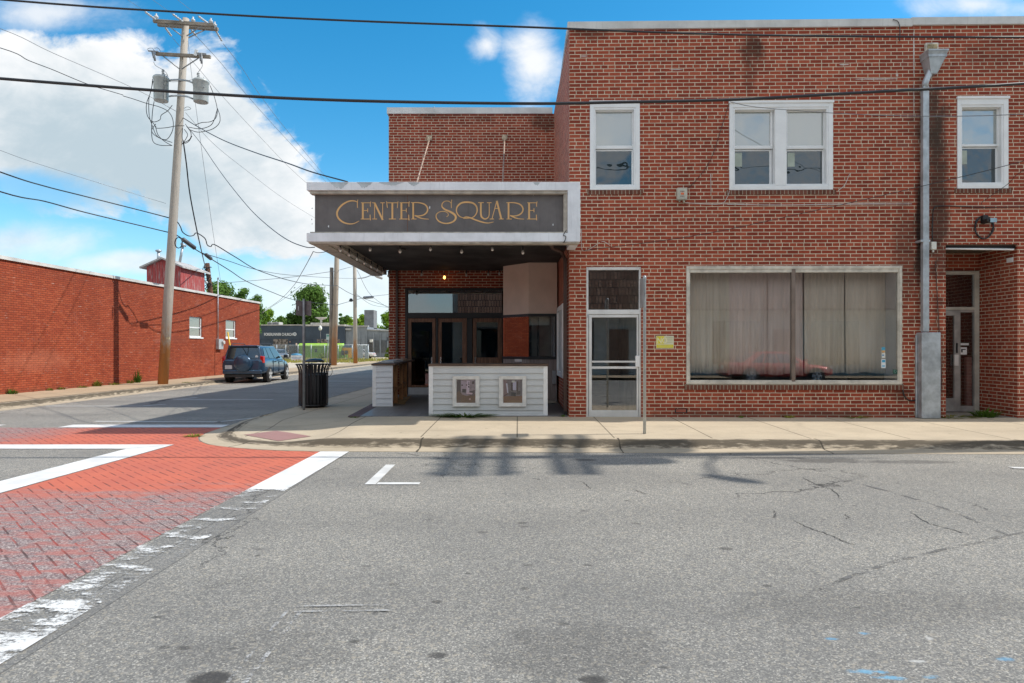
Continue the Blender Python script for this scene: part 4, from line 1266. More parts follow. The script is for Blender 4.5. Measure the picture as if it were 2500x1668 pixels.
# white poster case on the side wall, brown pipes
T = Thing('poster_case', 'white empty poster case fixed to the brick side wall of the entrance', 'poster case', (1.10, 14.4, 0.9))
s = T.mb(); ya, yb, za, zb = 13.75, 15.4, 0.87, 2.45
s.box(1.05, 1.115, ya, ya + 0.12, za, zb); s.box(1.05, 1.115, yb - 0.12, yb, za, zb); s.box(1.05, 1.115, ya + 0.12, yb - 0.12, za, za + 0.12); s.box(1.05, 1.115, ya + 0.12, yb - 0.12, zb - 0.12, zb)
T.part(s, 'frame', M_WTRIM, bevel=0.01)
s = T.mb(); s.box(1.085, 1.115, ya + 0.12, yb - 0.12, za + 0.12, zb - 0.12); T.part(s, 'back_board', mat('case_back_board', (0.62, 0.62, 0.60)))
s = MB(); s.box(1.03, 1.095, 13.05, 13.17, 0.22, 3.30); s.box(1.028, 1.097, 13.047, 13.173, 0.17, 0.25, 1)
s.tube([(1.06, 13.1, 3.28), (0.98, 13.0, 3.42), (0.80, 12.75, 3.44), (0.72, 12.62, 3.54)], 0.035, 8)
tag(s.done('drain_pipe', [M_BROWNP, M_BLACK]), 'brown drain pipe with a bent top at the corner of the entrance recess', 'drain pipe')
s = MB(); xa = at(966.7, 800, WY).x; xb = at(971.8, 800, WY).x; s.box(xa, xb, WY - 0.06, WY - 0.003, 0.3, 3.54); s.box(xa - .01, xb + .01, WY - 0.065, WY, 2.2, 2.23); tag(s.done('drain_pipe', M_BROWNP), 'brown square drain pipe down the left brick pier of the theatre wall', 'drain pipe')

# ================================================================ marquee
MY = 11.77
MQ = Thing('marquee', 'white trimmed theatre marquee with a grey sign panel reading CENTER SQUARE over the entrance', 'marquee', (-1.2, 14.5, 3.42))
mx = lambda p: at(p, 800, MY).x
mz = lambda p: at(1000, p, MY).z
XL = mx(748.5); XRR = mx(1416.5)
zt, zb = mz(444.6), mz(590)
ztb = mz(464.5); zbb = mz(569)
s = MQ.mb()       # top band: a deep metal tray
s.box(XL, XRR, MY, MY + 0.20, ztb, zt); s.box(XL, XL + 0.20, MY + 0.20, 17.19, ztb, zt)
s.box(XL + 0.20, 1.05, MY + 0.20, 17.19, zt - 0.03, zt - 0.002)
s.box(XL, XRR, MY, MY + 0.24, zb, zbb); s.box(XL, XL + 0.24, MY + 0.24, 17.19, zb, zbb)
s.box(mx(1386), XRR, MY + 0.001, MY + 0.2, zbb, ztb)
s.box(mx(1395), XRR, MY + 0.2, 12.775, zb, zt)
for xx in (mx(1020.5),): s.box(xx, xx + 0.006, MY - 0.002, MY + 0.02, zb + 0.002, zbb); s.box(xx, xx + 0.006, MY - 0.002, MY + 0.02, ztb, zt)
MQ.part(s, 'fascia', M_FASCIA, bevel=0.012)
s = MQ.mb()       # beige lips and the under-beams
s.box(XL + 0.05, mx(1386) - 0.004, MY + 0.03, MY + 0.18, ztb - 0.055, ztb - 0.001)
s.box(XL + 0.05, mx(1386) - 0.004, MY + 0.04, MY + 0.18, zbb + 0.001, zbb + 0.028)
s.box(mx(1376.5), mx(1386) - 0.002, MY + 0.05, MY + 0.18, zbb + 0.03, ztb - 0.056)
s.box(XL + 0.03, XRR - 0.02, MY + 0.02, MY + 0.23, zb - 0.03, zb - 0.001)
s.box(XL + 0.03, XL + 0.30, MY + 0.23, 17.15, zb - 0.025, zb - 0.001)
s.box(XL + 0.245, XL + 0.42, MY + 0.26, 17.1, zb + 0.0, zb + 0.13)
for k in range(14): s.box(XL + 0.25 + k * 0.345, XL + 0.262 + k * 0.345, MY + 0.026, MY + 0.03, ztb - 0.018, ztb - 0.006); s.box(XL + 0.3 + k * 0.33, XL + 0.312 + k * 0.33, MY + 0.015, MY + 0.02, zb - 0.018, zb - 0.006)
MQ.part(s, 'lip', M_FASCIA_B, bevel=0.004)
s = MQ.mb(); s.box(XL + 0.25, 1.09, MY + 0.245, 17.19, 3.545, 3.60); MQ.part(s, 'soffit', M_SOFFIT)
PY = MY + 0.13
s = MQ.mb(); s.box(mx(758) + 0.07, mx(1376.3) + 0.01, PY, PY + 0.03, zbb + 0.029, ztb - 0.056); MQ.part(s, 'sign_panel', M_PANELG)
s = MQ.mb(); s.box(mx(758) + 0.04, mx(758) + 0.069, PY, 17.18, zbb + 0.002, ztb - 0.002); MQ.part(s, 'side_panel', M_PANELG)
xs_ = at(994.5, 500, PY).x
s = MQ.mb(); s.box(xs_, xs_ + 0.008, PY - 0.003, PY, zbb + 0.03, ztb - 0.06); MQ.part(s, 'panel_seam', mat('rusty_seam', (0.16, 0.06, 0.03)))
# paint flakes on the left edge and panel, bare patches on the top band
rr = random.Random(5)
for (a, c, w_, h_) in ((1049, 507, .02, .05), (1302, 476, .008, .03), (1350, 549, .02, .035), (802, 553, .02, .04), (762, 509, .03, .02), (761, 536, .02, .03), (762, 547, .02, .02)):
    x_, z_ = at(a, c, PY).x, at(a, c, PY).z
    s = MQ.mb(); w_ *= .6; h_ *= .6
    s.face([(x_ - w_, PY - 0.002, z_ - h_ * .3), (x_ + w_ * .6, PY - 0.002, z_ - h_), (x_ + w_, PY - 0.002, z_ + h_ * .6), (x_ - w_ * .2, PY - 0.002, z_ + h_)])
    MQ.part(s, 'paint_flake', mat('flaked_white', (0.7, 0.72, 0.74)), uvs=False)
for (a, r_, h_) in ((829, 22, 15), (890, 19, 14), (955, 30, 7), (1010, 14, 9), (1310, 8, 8)):
    pts = []
    for k in range(15):
        f_ = k / 14; jag = rr.uniform(0.7, 1.1)
        pts.append((at(a - r_ + 2 * r_ * f_, 446, MY).x, MY - 0.003, at(0, 446 + h_ * math.sin(math.pi * f_) * jag, MY).z))
    s = MQ.mb(); s.face([(pts[0][0], MY - 0.003, mz(447)), (pts[-1][0], MY - 0.003, mz(447))] + pts[::-1])
    MQ.part(s, 'worn_patch', mat('bare_metal_patch', (0.56, 0.61, 0.63), 0.6), uvs=False)
s = MQ.mb(); q = [at(1383, 562, MY) + Vector((0, -0.02, 0)), at(1375, 575, MY) + Vector((0, -0.03, 0)), at(1381, 578, MY) + Vector((0, -0.02, 0)), at(1378, 590, MY) + Vector((0, -0.02, 0)), at(1368, 597, MY + 0.2)]
s.tube(cat_rom(q, 5), 0.009, 6); MQ.part(s, 'power_cord', M_CABLE)

# lettering, drawn stroke by stroke
LET = MB()
kz = 620 / 2350.0
LP = lambda x, y: (at(820 + x * kz, 420 + y * kz, PY).x, at(820 + x * kz, 420 + y * kz, PY).z)
UNIT = kz * PY / FPX


lay = [0]


def stroke(pts, w0, w1=None, prof=None, smooth=True):
    """w in zoomed photo units"""
    P = [Vector((*LP(*p), 0)) for p in pts]
    if smooth and len(P) > 2: P = cat_rom(P, 7)
    P = [(p.x, p.y) for p in P]
    if prof is not None: pf = lambda k: prof(k) * UNIT
    else: pf = lambda k: (w0 + ((w1 if w1 is not None else w0) - w0) * k) * UNIT
    L, Rr = LET.strip(P, 0, prof=pf)
    yy = PY - 0.003 - 0.0003 * (lay[0] % 12); lay[0] += 1
    vl = [LET.b.verts.new((a, yy, c)) for a, c in L]; vr = [LET.b.verts.new((a, yy, c)) for a, c in Rr]
    for i in range(len(vl) - 1):
        LET.b.faces.new((vl[i], vl[i + 1], vr[i + 1], vr[i]))


swell = lambda a, b_, p=0.5: (lambda k: a + (b_ - a) * math.sin(math.pi * min(1, max(0, k)) ** (math.log(0.5) / math.log(p))))
# C
stroke([(201, 333), (199, 300), (203, 257)], 7)
stroke([(203, 282), (170, 268), (120, 272), (66, 300), (26, 342), (11, 385), (24, 428), (62, 462), (110, 479), (165, 478), (216, 454)], 0, prof=swell(5, 17, 0.48))


def letE(dx):
    stroke([(250 + dx, 284), (250 + dx, 436)], 17)
    stroke([(234 + dx, 286), (322 + dx, 286)], 7); stroke([(256 + dx, 357), (296 + dx, 357)], 6); stroke([(230 + dx, 436), (320 + dx, 436)], 7)
    stroke([(320 + dx, 322), (319 + dx, 298), (324 + dx, 274)], 7); stroke([(295 + dx, 338), (295 + dx, 374)], 7); stroke([(317 + dx, 396), (318 + dx, 420), (321 + dx, 448)], 8)


letE(0); letE(357); letE(1538)
# N
stroke([(359, 286), (359, 436)], 7); stroke([(433, 286), (433, 440)], 7); stroke([(358, 286), (434, 445)], 17); stroke([(336, 286), (366, 286)], 7); stroke([(412, 286), (453, 286)], 7); stroke([(338, 436), (381, 436)], 7)
# T
stroke([(523, 286), (523, 436)], 17); stroke([(470, 286), (577, 286)], 7); stroke([(478, 333), (473, 305), (470, 272)], 7); stroke([(570, 335), (571, 305), (576, 273)], 7); stroke([(491, 436), (556, 436)], 7)


def letR(dx):
    stroke([(716 + dx, 286), (716 + dx, 436)], 16)
    stroke([(695 + dx, 286), (730 + dx, 284), (780 + dx, 287), (825 + dx, 303), (848 + dx, 335), (844 + dx, 370), (815 + dx, 397), (770 + dx, 408), (728 + dx, 402)], 0, prof=swell(6, 13, 0.55))
    stroke([(733 + dx, 404), (775 + dx, 424), (815 + dx, 434), (860 + dx, 437)], 12, 5); stroke([(697 + dx, 436), (746 + dx, 436)], 7)


letR(0); letR(882)
# S
stroke([(1070, 335), (1068, 300), (1072, 258)], 7)
stroke([(1070, 292), (1045, 272), (1010, 272), (986, 292), (983, 322), (1010, 348), (1060, 370), (1098, 395), (1110, 425), (1092, 455), (1050, 474), (1003, 476), (955, 458), (930, 425), (932, 392), (962, 370), (1003, 366), (1034, 380), (1040, 402), (1024, 416)], 0, prof=lambda k: 6 + 13 * math.exp(-((k - 0.36) / 0.15) ** 2) + 5 * math.exp(-((k - 0.62) / 0.12) ** 2))
# Q
stroke([(1212, 431), (1150, 415), (1118, 372), (1122, 325), (1158, 290), (1212, 280), (1270, 290), (1303, 325), (1304, 375), (1272, 418), (1212, 431)], 0, prof=lambda k: 7 + 9 * math.sin(math.pi * k) ** 2)
stroke([(1212, 431), (1183, 430), (1200, 418), (1240, 424), (1300, 447), (1360, 466), (1410, 473), (1460, 463)], 0, prof=swell(4, 13, 0.5))
# U
stroke([(1342, 286), (1342, 385), (1352, 420), (1382, 436), (1410, 420), (1419, 385), (1419, 286)], 0, prof=lambda k: 16 - 9 * min(1, max(0, (k - 0.3) / 0.4)))
stroke([(1317, 285), (1368, 285)], 7); stroke([(1398, 285), (1440, 285)], 7)
# A
stroke([(1489, 270), (1444, 436)], 7); stroke([(1489, 268), (1531, 436)], 17); stroke([(1471, 338), (1508, 338)], 6); stroke([(1424, 436), (1462, 436)], 7); stroke([(1508, 436), (1552, 436)], 7)
for f in LET.b.faces:
    f.normal_update()
    if f.normal.y > 0: f.normal_flip()
MQ.part(LET, 'lettering', M_GOLD, uvs=False, recalc=False)
# tie rods up to the wall
for (pa, pb, cx_) in ((1048, 336, 0), (1232, 335, 0)):
    a = at(pa, pb + 6, WY - 0.04)
    rod = MQ.mb(); rod.tube([a, (a.x - 0.03, 13.98, zt - 0.01)], 0.018, 8)
    ro = MQ.part(rod, 'tie_rod', mat('rusty_rod_paint', (0.42, 0.30, 0.23), 0.7, 0, 0.3, 8))
    rod = MQ.mb(); rod.box(a.x - 0.07, a.x + 0.07, WY - 0.05, WY - 0.002, a.z + 0.0, a.z + 0.13); rod.box(a.x - 0.035, a.x + 0.035, WY - 0.10, WY - 0.051, a.z - 0.03, a.z + 0.06)
    MQ.part(rod, 'wall_bracket', mat('peeling_bracket', (0.50, 0.40, 0.28), 0.7, 0, 0.3, 9), ro, bevel=0.006)
s = MQ.mb(); a = at(984, 608, 13.6); s.lathe([(0.09, 0), (0.10, 0.02), (0.04, 0.035)], (a.x, 13.4, 3.505), 16); MQ.part(s, 'ceiling_lamp', mat('old_lamp_metal', (0.05, 0.045, 0.04), 0.6))

# strings of bulbs under the marquee
M_BULB = glass_mat('bulb_glass', 0.25, opaque=(0.55, 0.53, 0.48), rough=0.1)


def bulb_string(label, pts, lit=None, wire=True):
    P = [Vector(p) for p in pts]
    T = Thing('string_light', label, 'string lights', P[0], group=None)
    if wire:
        wpts = []
        for i in range(len(P) - 1):
            for k in range(6):
                t_ = k / 6; q = P[i].lerp(P[i + 1], t_); q.z += 0.10 - 0.03 * math.sin(math.pi * t_); wpts.append(q)
        wpts.append(P[-1] + Vector((0, 0, 0.10)))
        s = T.mb(); s.tube(wpts, 0.006, 5); T.part(s, 'wire', M_CABLE, uvs=False)
    for i, p in enumerate(P):
        s = T.mb(); s.lathe([(0.016, 0.03), (0.018, 0.06), (0.014, 0.11)], p, 10); so = T.part(s, 'socket', M_CABLE, uvs=False)
        s = T.mb(); s.lathe([(0.004, -0.055), (0.022, -0.045), (0.032, -0.02), (0.028, 0.005), (0.016, 0.03)], p, 12)
        T.part(s, 'bulb', mat('lit_bulb', (1.0, 0.45, 0.1), 0.3, emis=((1.0, 0.42, 0.10), 4.0)) if lit == i else M_BULB, so, uvs=False)


bulb_string('row of clear bulbs hanging under the front edge of the marquee', [at(x_, y_, 12.7) for x_, y_ in ((903.6, 607.5), (976.7, 612), (1051, 607), (1127, 613), (1202, 607), (1276.5, 615))])
bulb_string('row of small bulbs along the left under-beam of the marquee', [(-3.22 + 0.012 * i, 12.3 + 0.62 * i, 3.36) for i in range(8)])
bulb_string('row of bulbs above the theatre doors with one glowing amber', [at(x_, y_, 16.95) for x_, y_ in ((1029.5, 670), (1085, 676.5), (1138.5, 671), (1192, 669), (1219, 667))], lit=1)

# ================================================================ service counters under the marquee
def siding(mb, x0, x1, y, z0, z1, step=0.122, t_=0.024):
    z = z1
    while z > z0 + 0.01:
        zb_ = max(z0, z - step)
        mb.prism([(x0, y, z), (x0, y + 0.02, z), (x0, y + 0.02, zb_), (x0, y - t_, zb_), (x0, y - t_ * 0.9, zb_ + 0.018), (x0, y - 0.002, z - 0.004)], (x1 - x0, 0, 0))
        z = zb_


# front counter
cx0, cx1, cy = -1.645, 0.705, 12.95
zb0, zt0_ = wz(cy) + 0.003, at(1200, 894, cy).z
C1 = Thing('service_counter', 'long grey-sided counter with a brown wood top and two framed pictures on its front', 'counter', ((cx0 + cx1) / 2, cy + 0.3, zb0))
s = C1.mb(); siding(s, cx0 + 0.07, cx1 - 0.07, cy + 0.02, zb0 + 0.03, zt0_ - 0.02); C1.part(s, 'siding', M_SIDING)
s = C1.mb()
s.box(cx0, cx0 + 0.085, cy - 0.004, cy + 0.04, zb0, zt0_); s.box(cx1 - 0.085, cx1, cy - 0.004, cy + 0.04, zb0, zt0_); s.box(cx0 + 0.085, cx1 - 0.085, cy - 0.002, cy + 0.04, zt0_ - 0.028, zt0_); s.box(cx0 + 0.085, cx1 - 0.085, cy - 0.002, cy + 0.04, zb0, zb0 + 0.028)
s.box(cx0, cx0 + 0.04, cy + 0.041, cy + 0.6, zb0, zt0_); s.box(cx1 - 0.04, cx1, cy + 0.041, cy + 0.6, zb0, zt0_)
C1.part(s, 'trim', M_WTRIM, bevel=0.004)
s = C1.mb(); s.box(cx0 - 0.01, cx1 + 0.01, cy - 0.03, cy + 0.30, zt0_ + 0.001, zt0_ + 0.042); s.box(cx0 - 0.01, cx1 + 0.01, cy + 0.304, cy + 0.64, zt0_ + 0.001, zt0_ + 0.045); C1.part(s, 'top', M_WOODT, bevel=0.005)

# side counter running back to the theatre wall, open on its right
sx0, sx1, sy0, sy1 = -3.09, -2.64, 14.5, 16.55
zA, zB = wz(sy0) + 0.003, wz(sy1)
C2 = Thing('service_counter', 'narrow pale counter with an open stud side, left of the long counter', 'counter', ((sx0 + sx1) / 2, (sy0 + sy1) / 2, zA))
tz0 = at(930, 892.5, sy0).z; tz1 = tz0 + (zB - zA)
s = C2.mb(); siding(s, sx0 + 0.08, sx1 - 0.025, sy0 + 0.02, zA + 0.02, tz0 - 0.02, 0.118)
C2.part(s, 'siding', mat('pale_vinyl_siding', (0.66, 0.68, 0.70), 0.5, 0, 0.05, 1.5))
s = C2.mb(); s.prism([(sx0, sy0 + 0.05, zA), (sx0, sy1, zB), (sx0, sy1, tz1), (sx0, sy0 + 0.05, tz0)], (0.03, 0, 0)); C2.part(s, 'side_panel', mat('dull_grey_siding_back', (0.20, 0.20, 0.18), 0.8))
s = C2.mb(); s.box(sx0, sx0 + 0.085, sy0, sy0 + 0.04, zA, tz0); s.box(sx1 - 0.025, sx1, sy0, sy0 + 0.04, zA, tz0); s.box(sx0 + .085, sx1 - 0.025, sy0 + .002, sy0 + .04, tz0 - 0.022, tz0); s.box(sx0 + .085, sx1 - 0.025, sy0 + .002, sy0 + .04, zA, zA + 0.02)
C2.part(s, 'trim', M_WTRIM, bevel=0.004)
s = C2.mb(); s.prism([(sx0 - 0.02, sy0 - 0.03, tz0 + 0.001), (sx1 + 0.06, sy0 - 0.03, tz0 + 0.001), (sx1 + 0.18, sy1 + 0.05, tz1 + 0.001), (sx0 - 0.02, sy1 + 0.05, tz1 + 0.001)], (0, 0, 0.04)); C2.part(s, 'top', M_WOODT, bevel=0.005)
for (yy, w_) in ((sy0 + 0.06, 0.09), (sy0 + 0.62, 0.07), (sy0 + 1.35, 0.07), (sy1 - 0.09, 0.09)):
    zz = wz(yy) + 0.003; zt_ = tz0 + (yy - sy0) / (sy1 - sy0) * (tz1 - tz0) - 0.002
    s = C2.mb(); s.box(sx1 - 0.09, sx1 - 0.005, yy, yy + w_, zz, zt_); s.box(sx0 + 0.035, sx0 + 0.10, yy, yy + w_, zz, zt_); C2.part(s, 'stud', M_STUD)
s = C2.mb(); s.prism([(sx1 - 0.085, sy0 + 0.16, zA + 0.30), (sx1 - 0.085, sy1 - 0.1, zB + 0.30), (sx1 - 0.085, sy1 - 0.1, zB + 0.39), (sx1 - 0.085, sy0 + 0.16, zA + 0.39)], (0.07, 0, 0)); C2.part(s, 'rail', M_STUD)

# offcuts of siding on the side counter
for k, (a, b_, c, e, lab) in enumerate(((-3.02, -2.68, 14.85, 15.5, 'grey siding offcut lying on the side counter top, nearest the street'), (-2.95, -2.60, 15.55, 16.1, 'brownish board offcut lying at the back of the side counter top'))):
    zq = tz0 + (c - sy0) / (sy1 - sy0) * (tz1 - tz0) + 0.042
    zq2 = tz0 + (e - sy0) / (sy1 - sy0) * (tz1 - tz0) + 0.042
    s = MB(); s.prism([(a, c, zq), (b_, c + 0.05, zq), (b_ + 0.1, e, zq2), (a + 0.08, e, zq2)], (0, 0, 0.025)); s.prism([(a + 0.05, c + 0.1, zq + 0.026), (b_ - 0.03, c + 0.12, zq + 0.026), (b_ + 0.06, e - 0.1, zq2 + 0.026), (a + 0.12, e - 0.1, zq2 + 0.026)], (0, 0, 0.02))
    tag(s.done('siding_offcut', [mat('offcut_grey', (0.45, 0.46, 0.48)), mat('offcut_tan', (0.36, 0.25, 0.18))][k], bevel=0.003), lab, 'board offcut')
for (pxs, lab) in ((((962, 988), (988, 989), (1000, 974), (975, 972)), 'flattened brown cardboard sheet on the tiles beside the side counter'), (((985, 982), (1001, 974), (1006, 972), (994, 983)), 'torn strip of pale cardboard on the tiles near the counter stud')):
    P = [flat(a, c, 0.22) for a, c in pxs]
    s = MB(); s.prism([(p.x, p.y, wz(p.y) + 0.012 + 0.006 * (len(lab) % 2)) for p in P], (0, 0, 0.006))
    tag(s.done('cardboard_scrap', mat('cardboard', (0.36, 0.25, 0.13), 0.9, 0, 0.15), bevel=0.001), lab, 'cardboard')
s = MB(); p = flat(973, 969, 0.22); s.box(p.x - 0.12, p.x + 0.1, p.y, p.y + 0.2, wz(p.y) + 0.02, wz(p.y) + 0.05); tag(s.done('paper_tray', M_WTRIM, bevel=0.004), 'white tray on the floor inside the open side counter', 'tray')

# framed interior photographs on the counter
PIC1 = dict(bg=(0.42, 0.33, 0.36), polys=[((0, 0, 1, 0, 1, .38, .55, .30, 0, .42), (0.22, 0.12, 0.055)), ((0, .38, .22, .45, .22, 1, 0, 1), (0.13, 0.10, 0.09)), ((.05, 0, .22, 0, .30, .35, .15, .52, .02, .45), (0.20, 0.12, 0.07)), ((.25, .5, .5, .5, .55, .9, .25, .95), (0.50, 0.40, 0.48)),
        ((.3, .45, .5, .44, .5, .6, .3, .6), (0.10, .08, .08)), ((.52, .4, .66, .36, .7, .95, .55, .95), (0.72, 0.60, 0.70)), ((.6, .36, .95, .28, .98, .55, .7, .5), (.14, .10, .10)), ((.55, .38, .82, .36, .86, .42, .60, .46), (0.66, 0.50, 0.58)), ((.82, .80, .93, .82, .92, .93, .83, .93), (.10, .06, .06)),
        ((.62, .86, .67, .86, .645, .93), (.05, .04, .05)), ((.61, .78, .68, .78, .68, .83, .61, .83), (.05, .04, .05)), ((.61, .66, .68, .66, .67, .73, .62, .73), (.05, .04, .05)), ((.26, .73, .34, .73, .34, .79, .26, .79), (.12, .08, .09)), ((.5, .74, .57, .74, .56, .8, .51, .8), (.16, .08, .10)), ((.66, .13, .76, .13, .75, .2, .67, .2), (.62, .40, .34))])
PIC2 = dict(bg=(0.26, 0.22, 0.23), polys=[((0, 0, 1, 0, 1, .30, 0, .28), (0.27, 0.14, 0.065)), ((0, .28, .26, .42, .20, .95, 0, 1), (0.30, 0.20, 0.20)), ((0, .25, .24, .38, .24, .42, 0, .29), (.12, .04, .03)), ((.14, .84, .22, .84, .27, .42, .21, .42), (0.70, 0.70, 0.80)), ((.50, .55, .68, .55, .68, .92, .50, .92), (0.62, 0.60, 0.74)),
        ((.42, .52, .50, .5, .50, .92, .42, .9), (.10, .06, .05)), ((.70, .5, .78, .5, .78, .93, .70, .92), (.11, .07, .06)), ((.38, .30, .66, .28, .68, .44, .42, .46), (.06, .055, .055)), ((.28, .36, .42, .34, .42, .5, .28, .5), (.17, .14, .14)), ((.68, .34, .9, .36, .92, .52, .72, .5), (.14, .11, .10)), ((.43, .88, .62, .88, .6, .96, .45, .96), (0.72, 0.70, 0.66)),
        ((.0, 0, .5, .12, 1, .08, 1, 0), (.30, .17, .08)), ((.9, .45, 1, .4, 1, .9, .93, .9), (.22, .20, .22))])
for (x_a, x_b, f_a, f_b, pic, lab) in ((1105.8, 1170, 1114.7, 1160.6, PIC1, 'white framed photo of a pale parlour with wall plates, left one on the counter front'), (1219, 1284, 1228.7, 1275, PIC2, 'white framed photo of a dining room, right one on the counter front')):
    py_ = cy + 0.001
    xa, xb = at(x_a, 900, cy - 0.02).x, at(x_b, 900, cy - 0.02).x; za, zb_ = at(0, 992, cy - 0.02).z, at(0, 918.6, cy - 0.02).z
    fa, fb = at(f_a, 900, cy - 0.02).x, at(f_b, 900, cy - 0.02).x; ga, gb_ = at(0, 983.6, cy - 0.02).z, at(0, 927, cy - 0.02).z
    T = Thing('framed_photo', lab, 'framed photo', ((xa + xb) / 2, cy - 0.02, za), group=None)
    s = T.mb(); ring(s, xa, xb, za, zb_, fa - xa - 0.012, xb - fb - 0.012, ga - za - 0.012, zb_ - gb_ - 0.012, cy - 0.045, cy - 0.002); ring(s, xa - 0.006, xb + 0.006, za - 0.006, zb_ + 0.006, 0.02, 0.02, 0.02, 0.02, cy - 0.052, cy - 0.001); ring(s, fa - 0.012, fb + 0.012, ga - 0.012, gb_ + 0.012, 0.012, 0.012, 0.012, 0.012, cy - 0.036, cy - 0.002)
    T.part(s, 'frame', mat('weathered_white_frame', (0.70, 0.69, 0.66), 0.6, 0, 0.08, 8), bevel=0.003)
    s = T.mb(); s.box(fa, fb, cy - 0.03, cy - 0.003, ga, gb_, 0)
    mats = [mat('photo_paper_%s' % f_a, pic['bg'], 0.35, 0, 0.15, 14)]
    for i, (pl, c_) in enumerate(pic['polys']):
        m_, t_ = newmat('photo_ink'); t_.p.inputs['Base Color'].default_value = (*c_, 1); t_.p.inputs['Roughness'].default_value = 0.35
        mats.append(m_)
        s.face([(fa + (fb - fa) * pl[j], cy - 0.0301 - 0.00025 * (i + 1), ga + (gb_ - ga) * pl[j + 1]) for j in range(0, len(pl), 2)], len(mats) - 1)
    T.part(s, 'photo', mats, uvs=False, recalc=False)
    s = T.mb(); s.box(fa, fb, cy - 0.0352, cy - 0.0348, ga, gb_); T.part(s, 'pane', glass_mat('picture_glass_%s' % f_a, 0.0))

# ================================================================ things on the tall facade
# downspout
DS = Thing('downspout', 'galvanised downspout with a funnel head and a boxed steel guard at its foot', 'downspout', (U(2260), -0.1, 0.165), FR)
s = DS.mb(); V = -0.13
pc = U(2258, V); zt1_ = Zf(2258, 212, V); s.box(pc - 0.057, pc + 0.057, V - 0.05, V + 0.05, Zf(2258, 811, V) + 0.002, zt1_)
DS.part(s, 'pipe', M_GALV, bevel=0.01)
s = DS.mb(); hx = U(2276, V)
s.tube([(pc, V, zt1_ - 0.02), (pc + 0.01, V, zt1_ + 0.08), (hx - 0.02, V - 0.0, Zf(0, 188, V)), (hx, V, Zf(0, 178, V))], 0.058, 12); DS.part(s, 'elbow', M_GALV)
s = DS.mb(); za, zm, zc = Zf(2276, 183, V), Zf(2276, 146, V), Zf(2276, 129, V)
b1 = U(2246); b2 = U(2313, -0.28); a1, a2 = U(2276.6, -0.2), U(2289, -0.2); a1 -= 0.02
def frus(mb, x0, x1, y0, y1, z0, X0_, X1_, Y0_, Y1_, z1):
    v = [mb.b.verts.new(p) for p in ((x0, y0, z0), (x1, y0, z0), (x1, y1, z0), (x0, y1, z0), (X0_, Y0_, z1), (X1_, Y0_, z1), (X1_, Y1_, z1), (X0_, Y1_, z1))]
    for q in ((3, 2, 1, 0), (4, 5, 6, 7), (0, 1, 5, 4), (1, 2, 6, 5), (2, 3, 7, 6), (3, 0, 4, 7)): mb.b.faces.new([v[i] for i in q])
frus(s, a1, a2, V - 0.06, -0.01, za, b1 + 0.015, b2 - 0.015, -0.26, -0.01, zm)
s.box(b1, b2, -0.27, -0.005, zm + 0.001, zm + 0.05); s.box(b1 - 0.02, b2 + 0.02, -0.30, -0.004, zc - 0.03, zc)
frus(s, b1, b2, -0.27, -0.005, zm + 0.051, b1 - 0.015, b2 + 0.015, -0.29, -0.005, zc - 0.031)
DS.part(s, 'funnel_head', M_GALV)
s = DS.mb(); s.box(U(2235.7), U(2281.4), -0.20, -0.004, 0.166, Zf(2258, 811.8, -0.2)); s.box(U(2235.7) - 0.02, U(2235.7), -0.05, -0.003, 0.166, Zf(2258, 811.8, -0.2) - 0.05); DS.part(s, 'guard_box', M_GALV, bevel=0.012)
s = DS.mb(); zz = Zf(2250, 589, V); s.box(pc - 0.11, pc + 0.07, V - 0.055, V + 0.12, zz - 0.02, zz + 0.02); DS.part(s, 'strap', M_GALV)
s = MB(FR); s.box(U(2255.6), U(2287), -0.06, -0.003, Zf(2270, 128), Zf(2270, 107.5)); s.box(U(2259), U(2283), -0.08, -0.061, Zf(2270, 128), Zf(2270, 112), 1)
tag(s.done('roof_scupper', [mat('peeling_scupper_paint', (0.62, 0.58, 0.50), 0.8, 0, 0.3, 9), mat('rust_stained_board', (0.48, 0.38, 0.22), 0.9, 0, 0.3, 9)], bevel=0.008), 'peeling whitish roof drain outlet above the funnel head', 'roof drain')

s = MB(FR); s.box(U(1651), U(1675), -0.10, -0.003, Zf(1663, 490), Zf(1663, 461.5), 0)
c = (U(1663), Zf(1663, 476))
s.box(c[0] - 0.03, c[0] + 0.03, -0.104, -0.1005, c[1] - 0.02, c[1] + 0.02, 1)
for k in (-1, 0, 1):
    s.box(c[0] + k * 0.028 - 0.008, c[0] + k * 0.028 + 0.008, -0.104, -0.1005, c[1] - 0.06, c[1] - 0.04, 2); s.box(c[0] + k * 0.028 - 0.008, c[0] + k * 0.028 + 0.008, -0.104, -0.1005, c[1] + 0.035, c[1] + 0.055, 2)
s.tube([(U(1663) - 0.05, -0.05, Zf(1663, 490)), (U(1663) - 0.04, -0.05, Zf(1663, 494))], 0.015, 6); s.tube([(U(1663) + 0.04, -0.05, Zf(1663, 490)), (U(1663) + 0.04, -0.05, Zf(1663, 496))], 0.02, 6)
tag(s.done('junction_box', [mat('cream_box_paint', (0.50, 0.48, 0.40), 0.5), mat('orange_marking', (0.75, 0.16, 0.06)), mat('dark_red_marking', (0.18, 0.05, 0.04))], bevel=0.004, uvs=False), 'cream electrical box with a worn orange marking on the upper brick wall', 'electrical box')

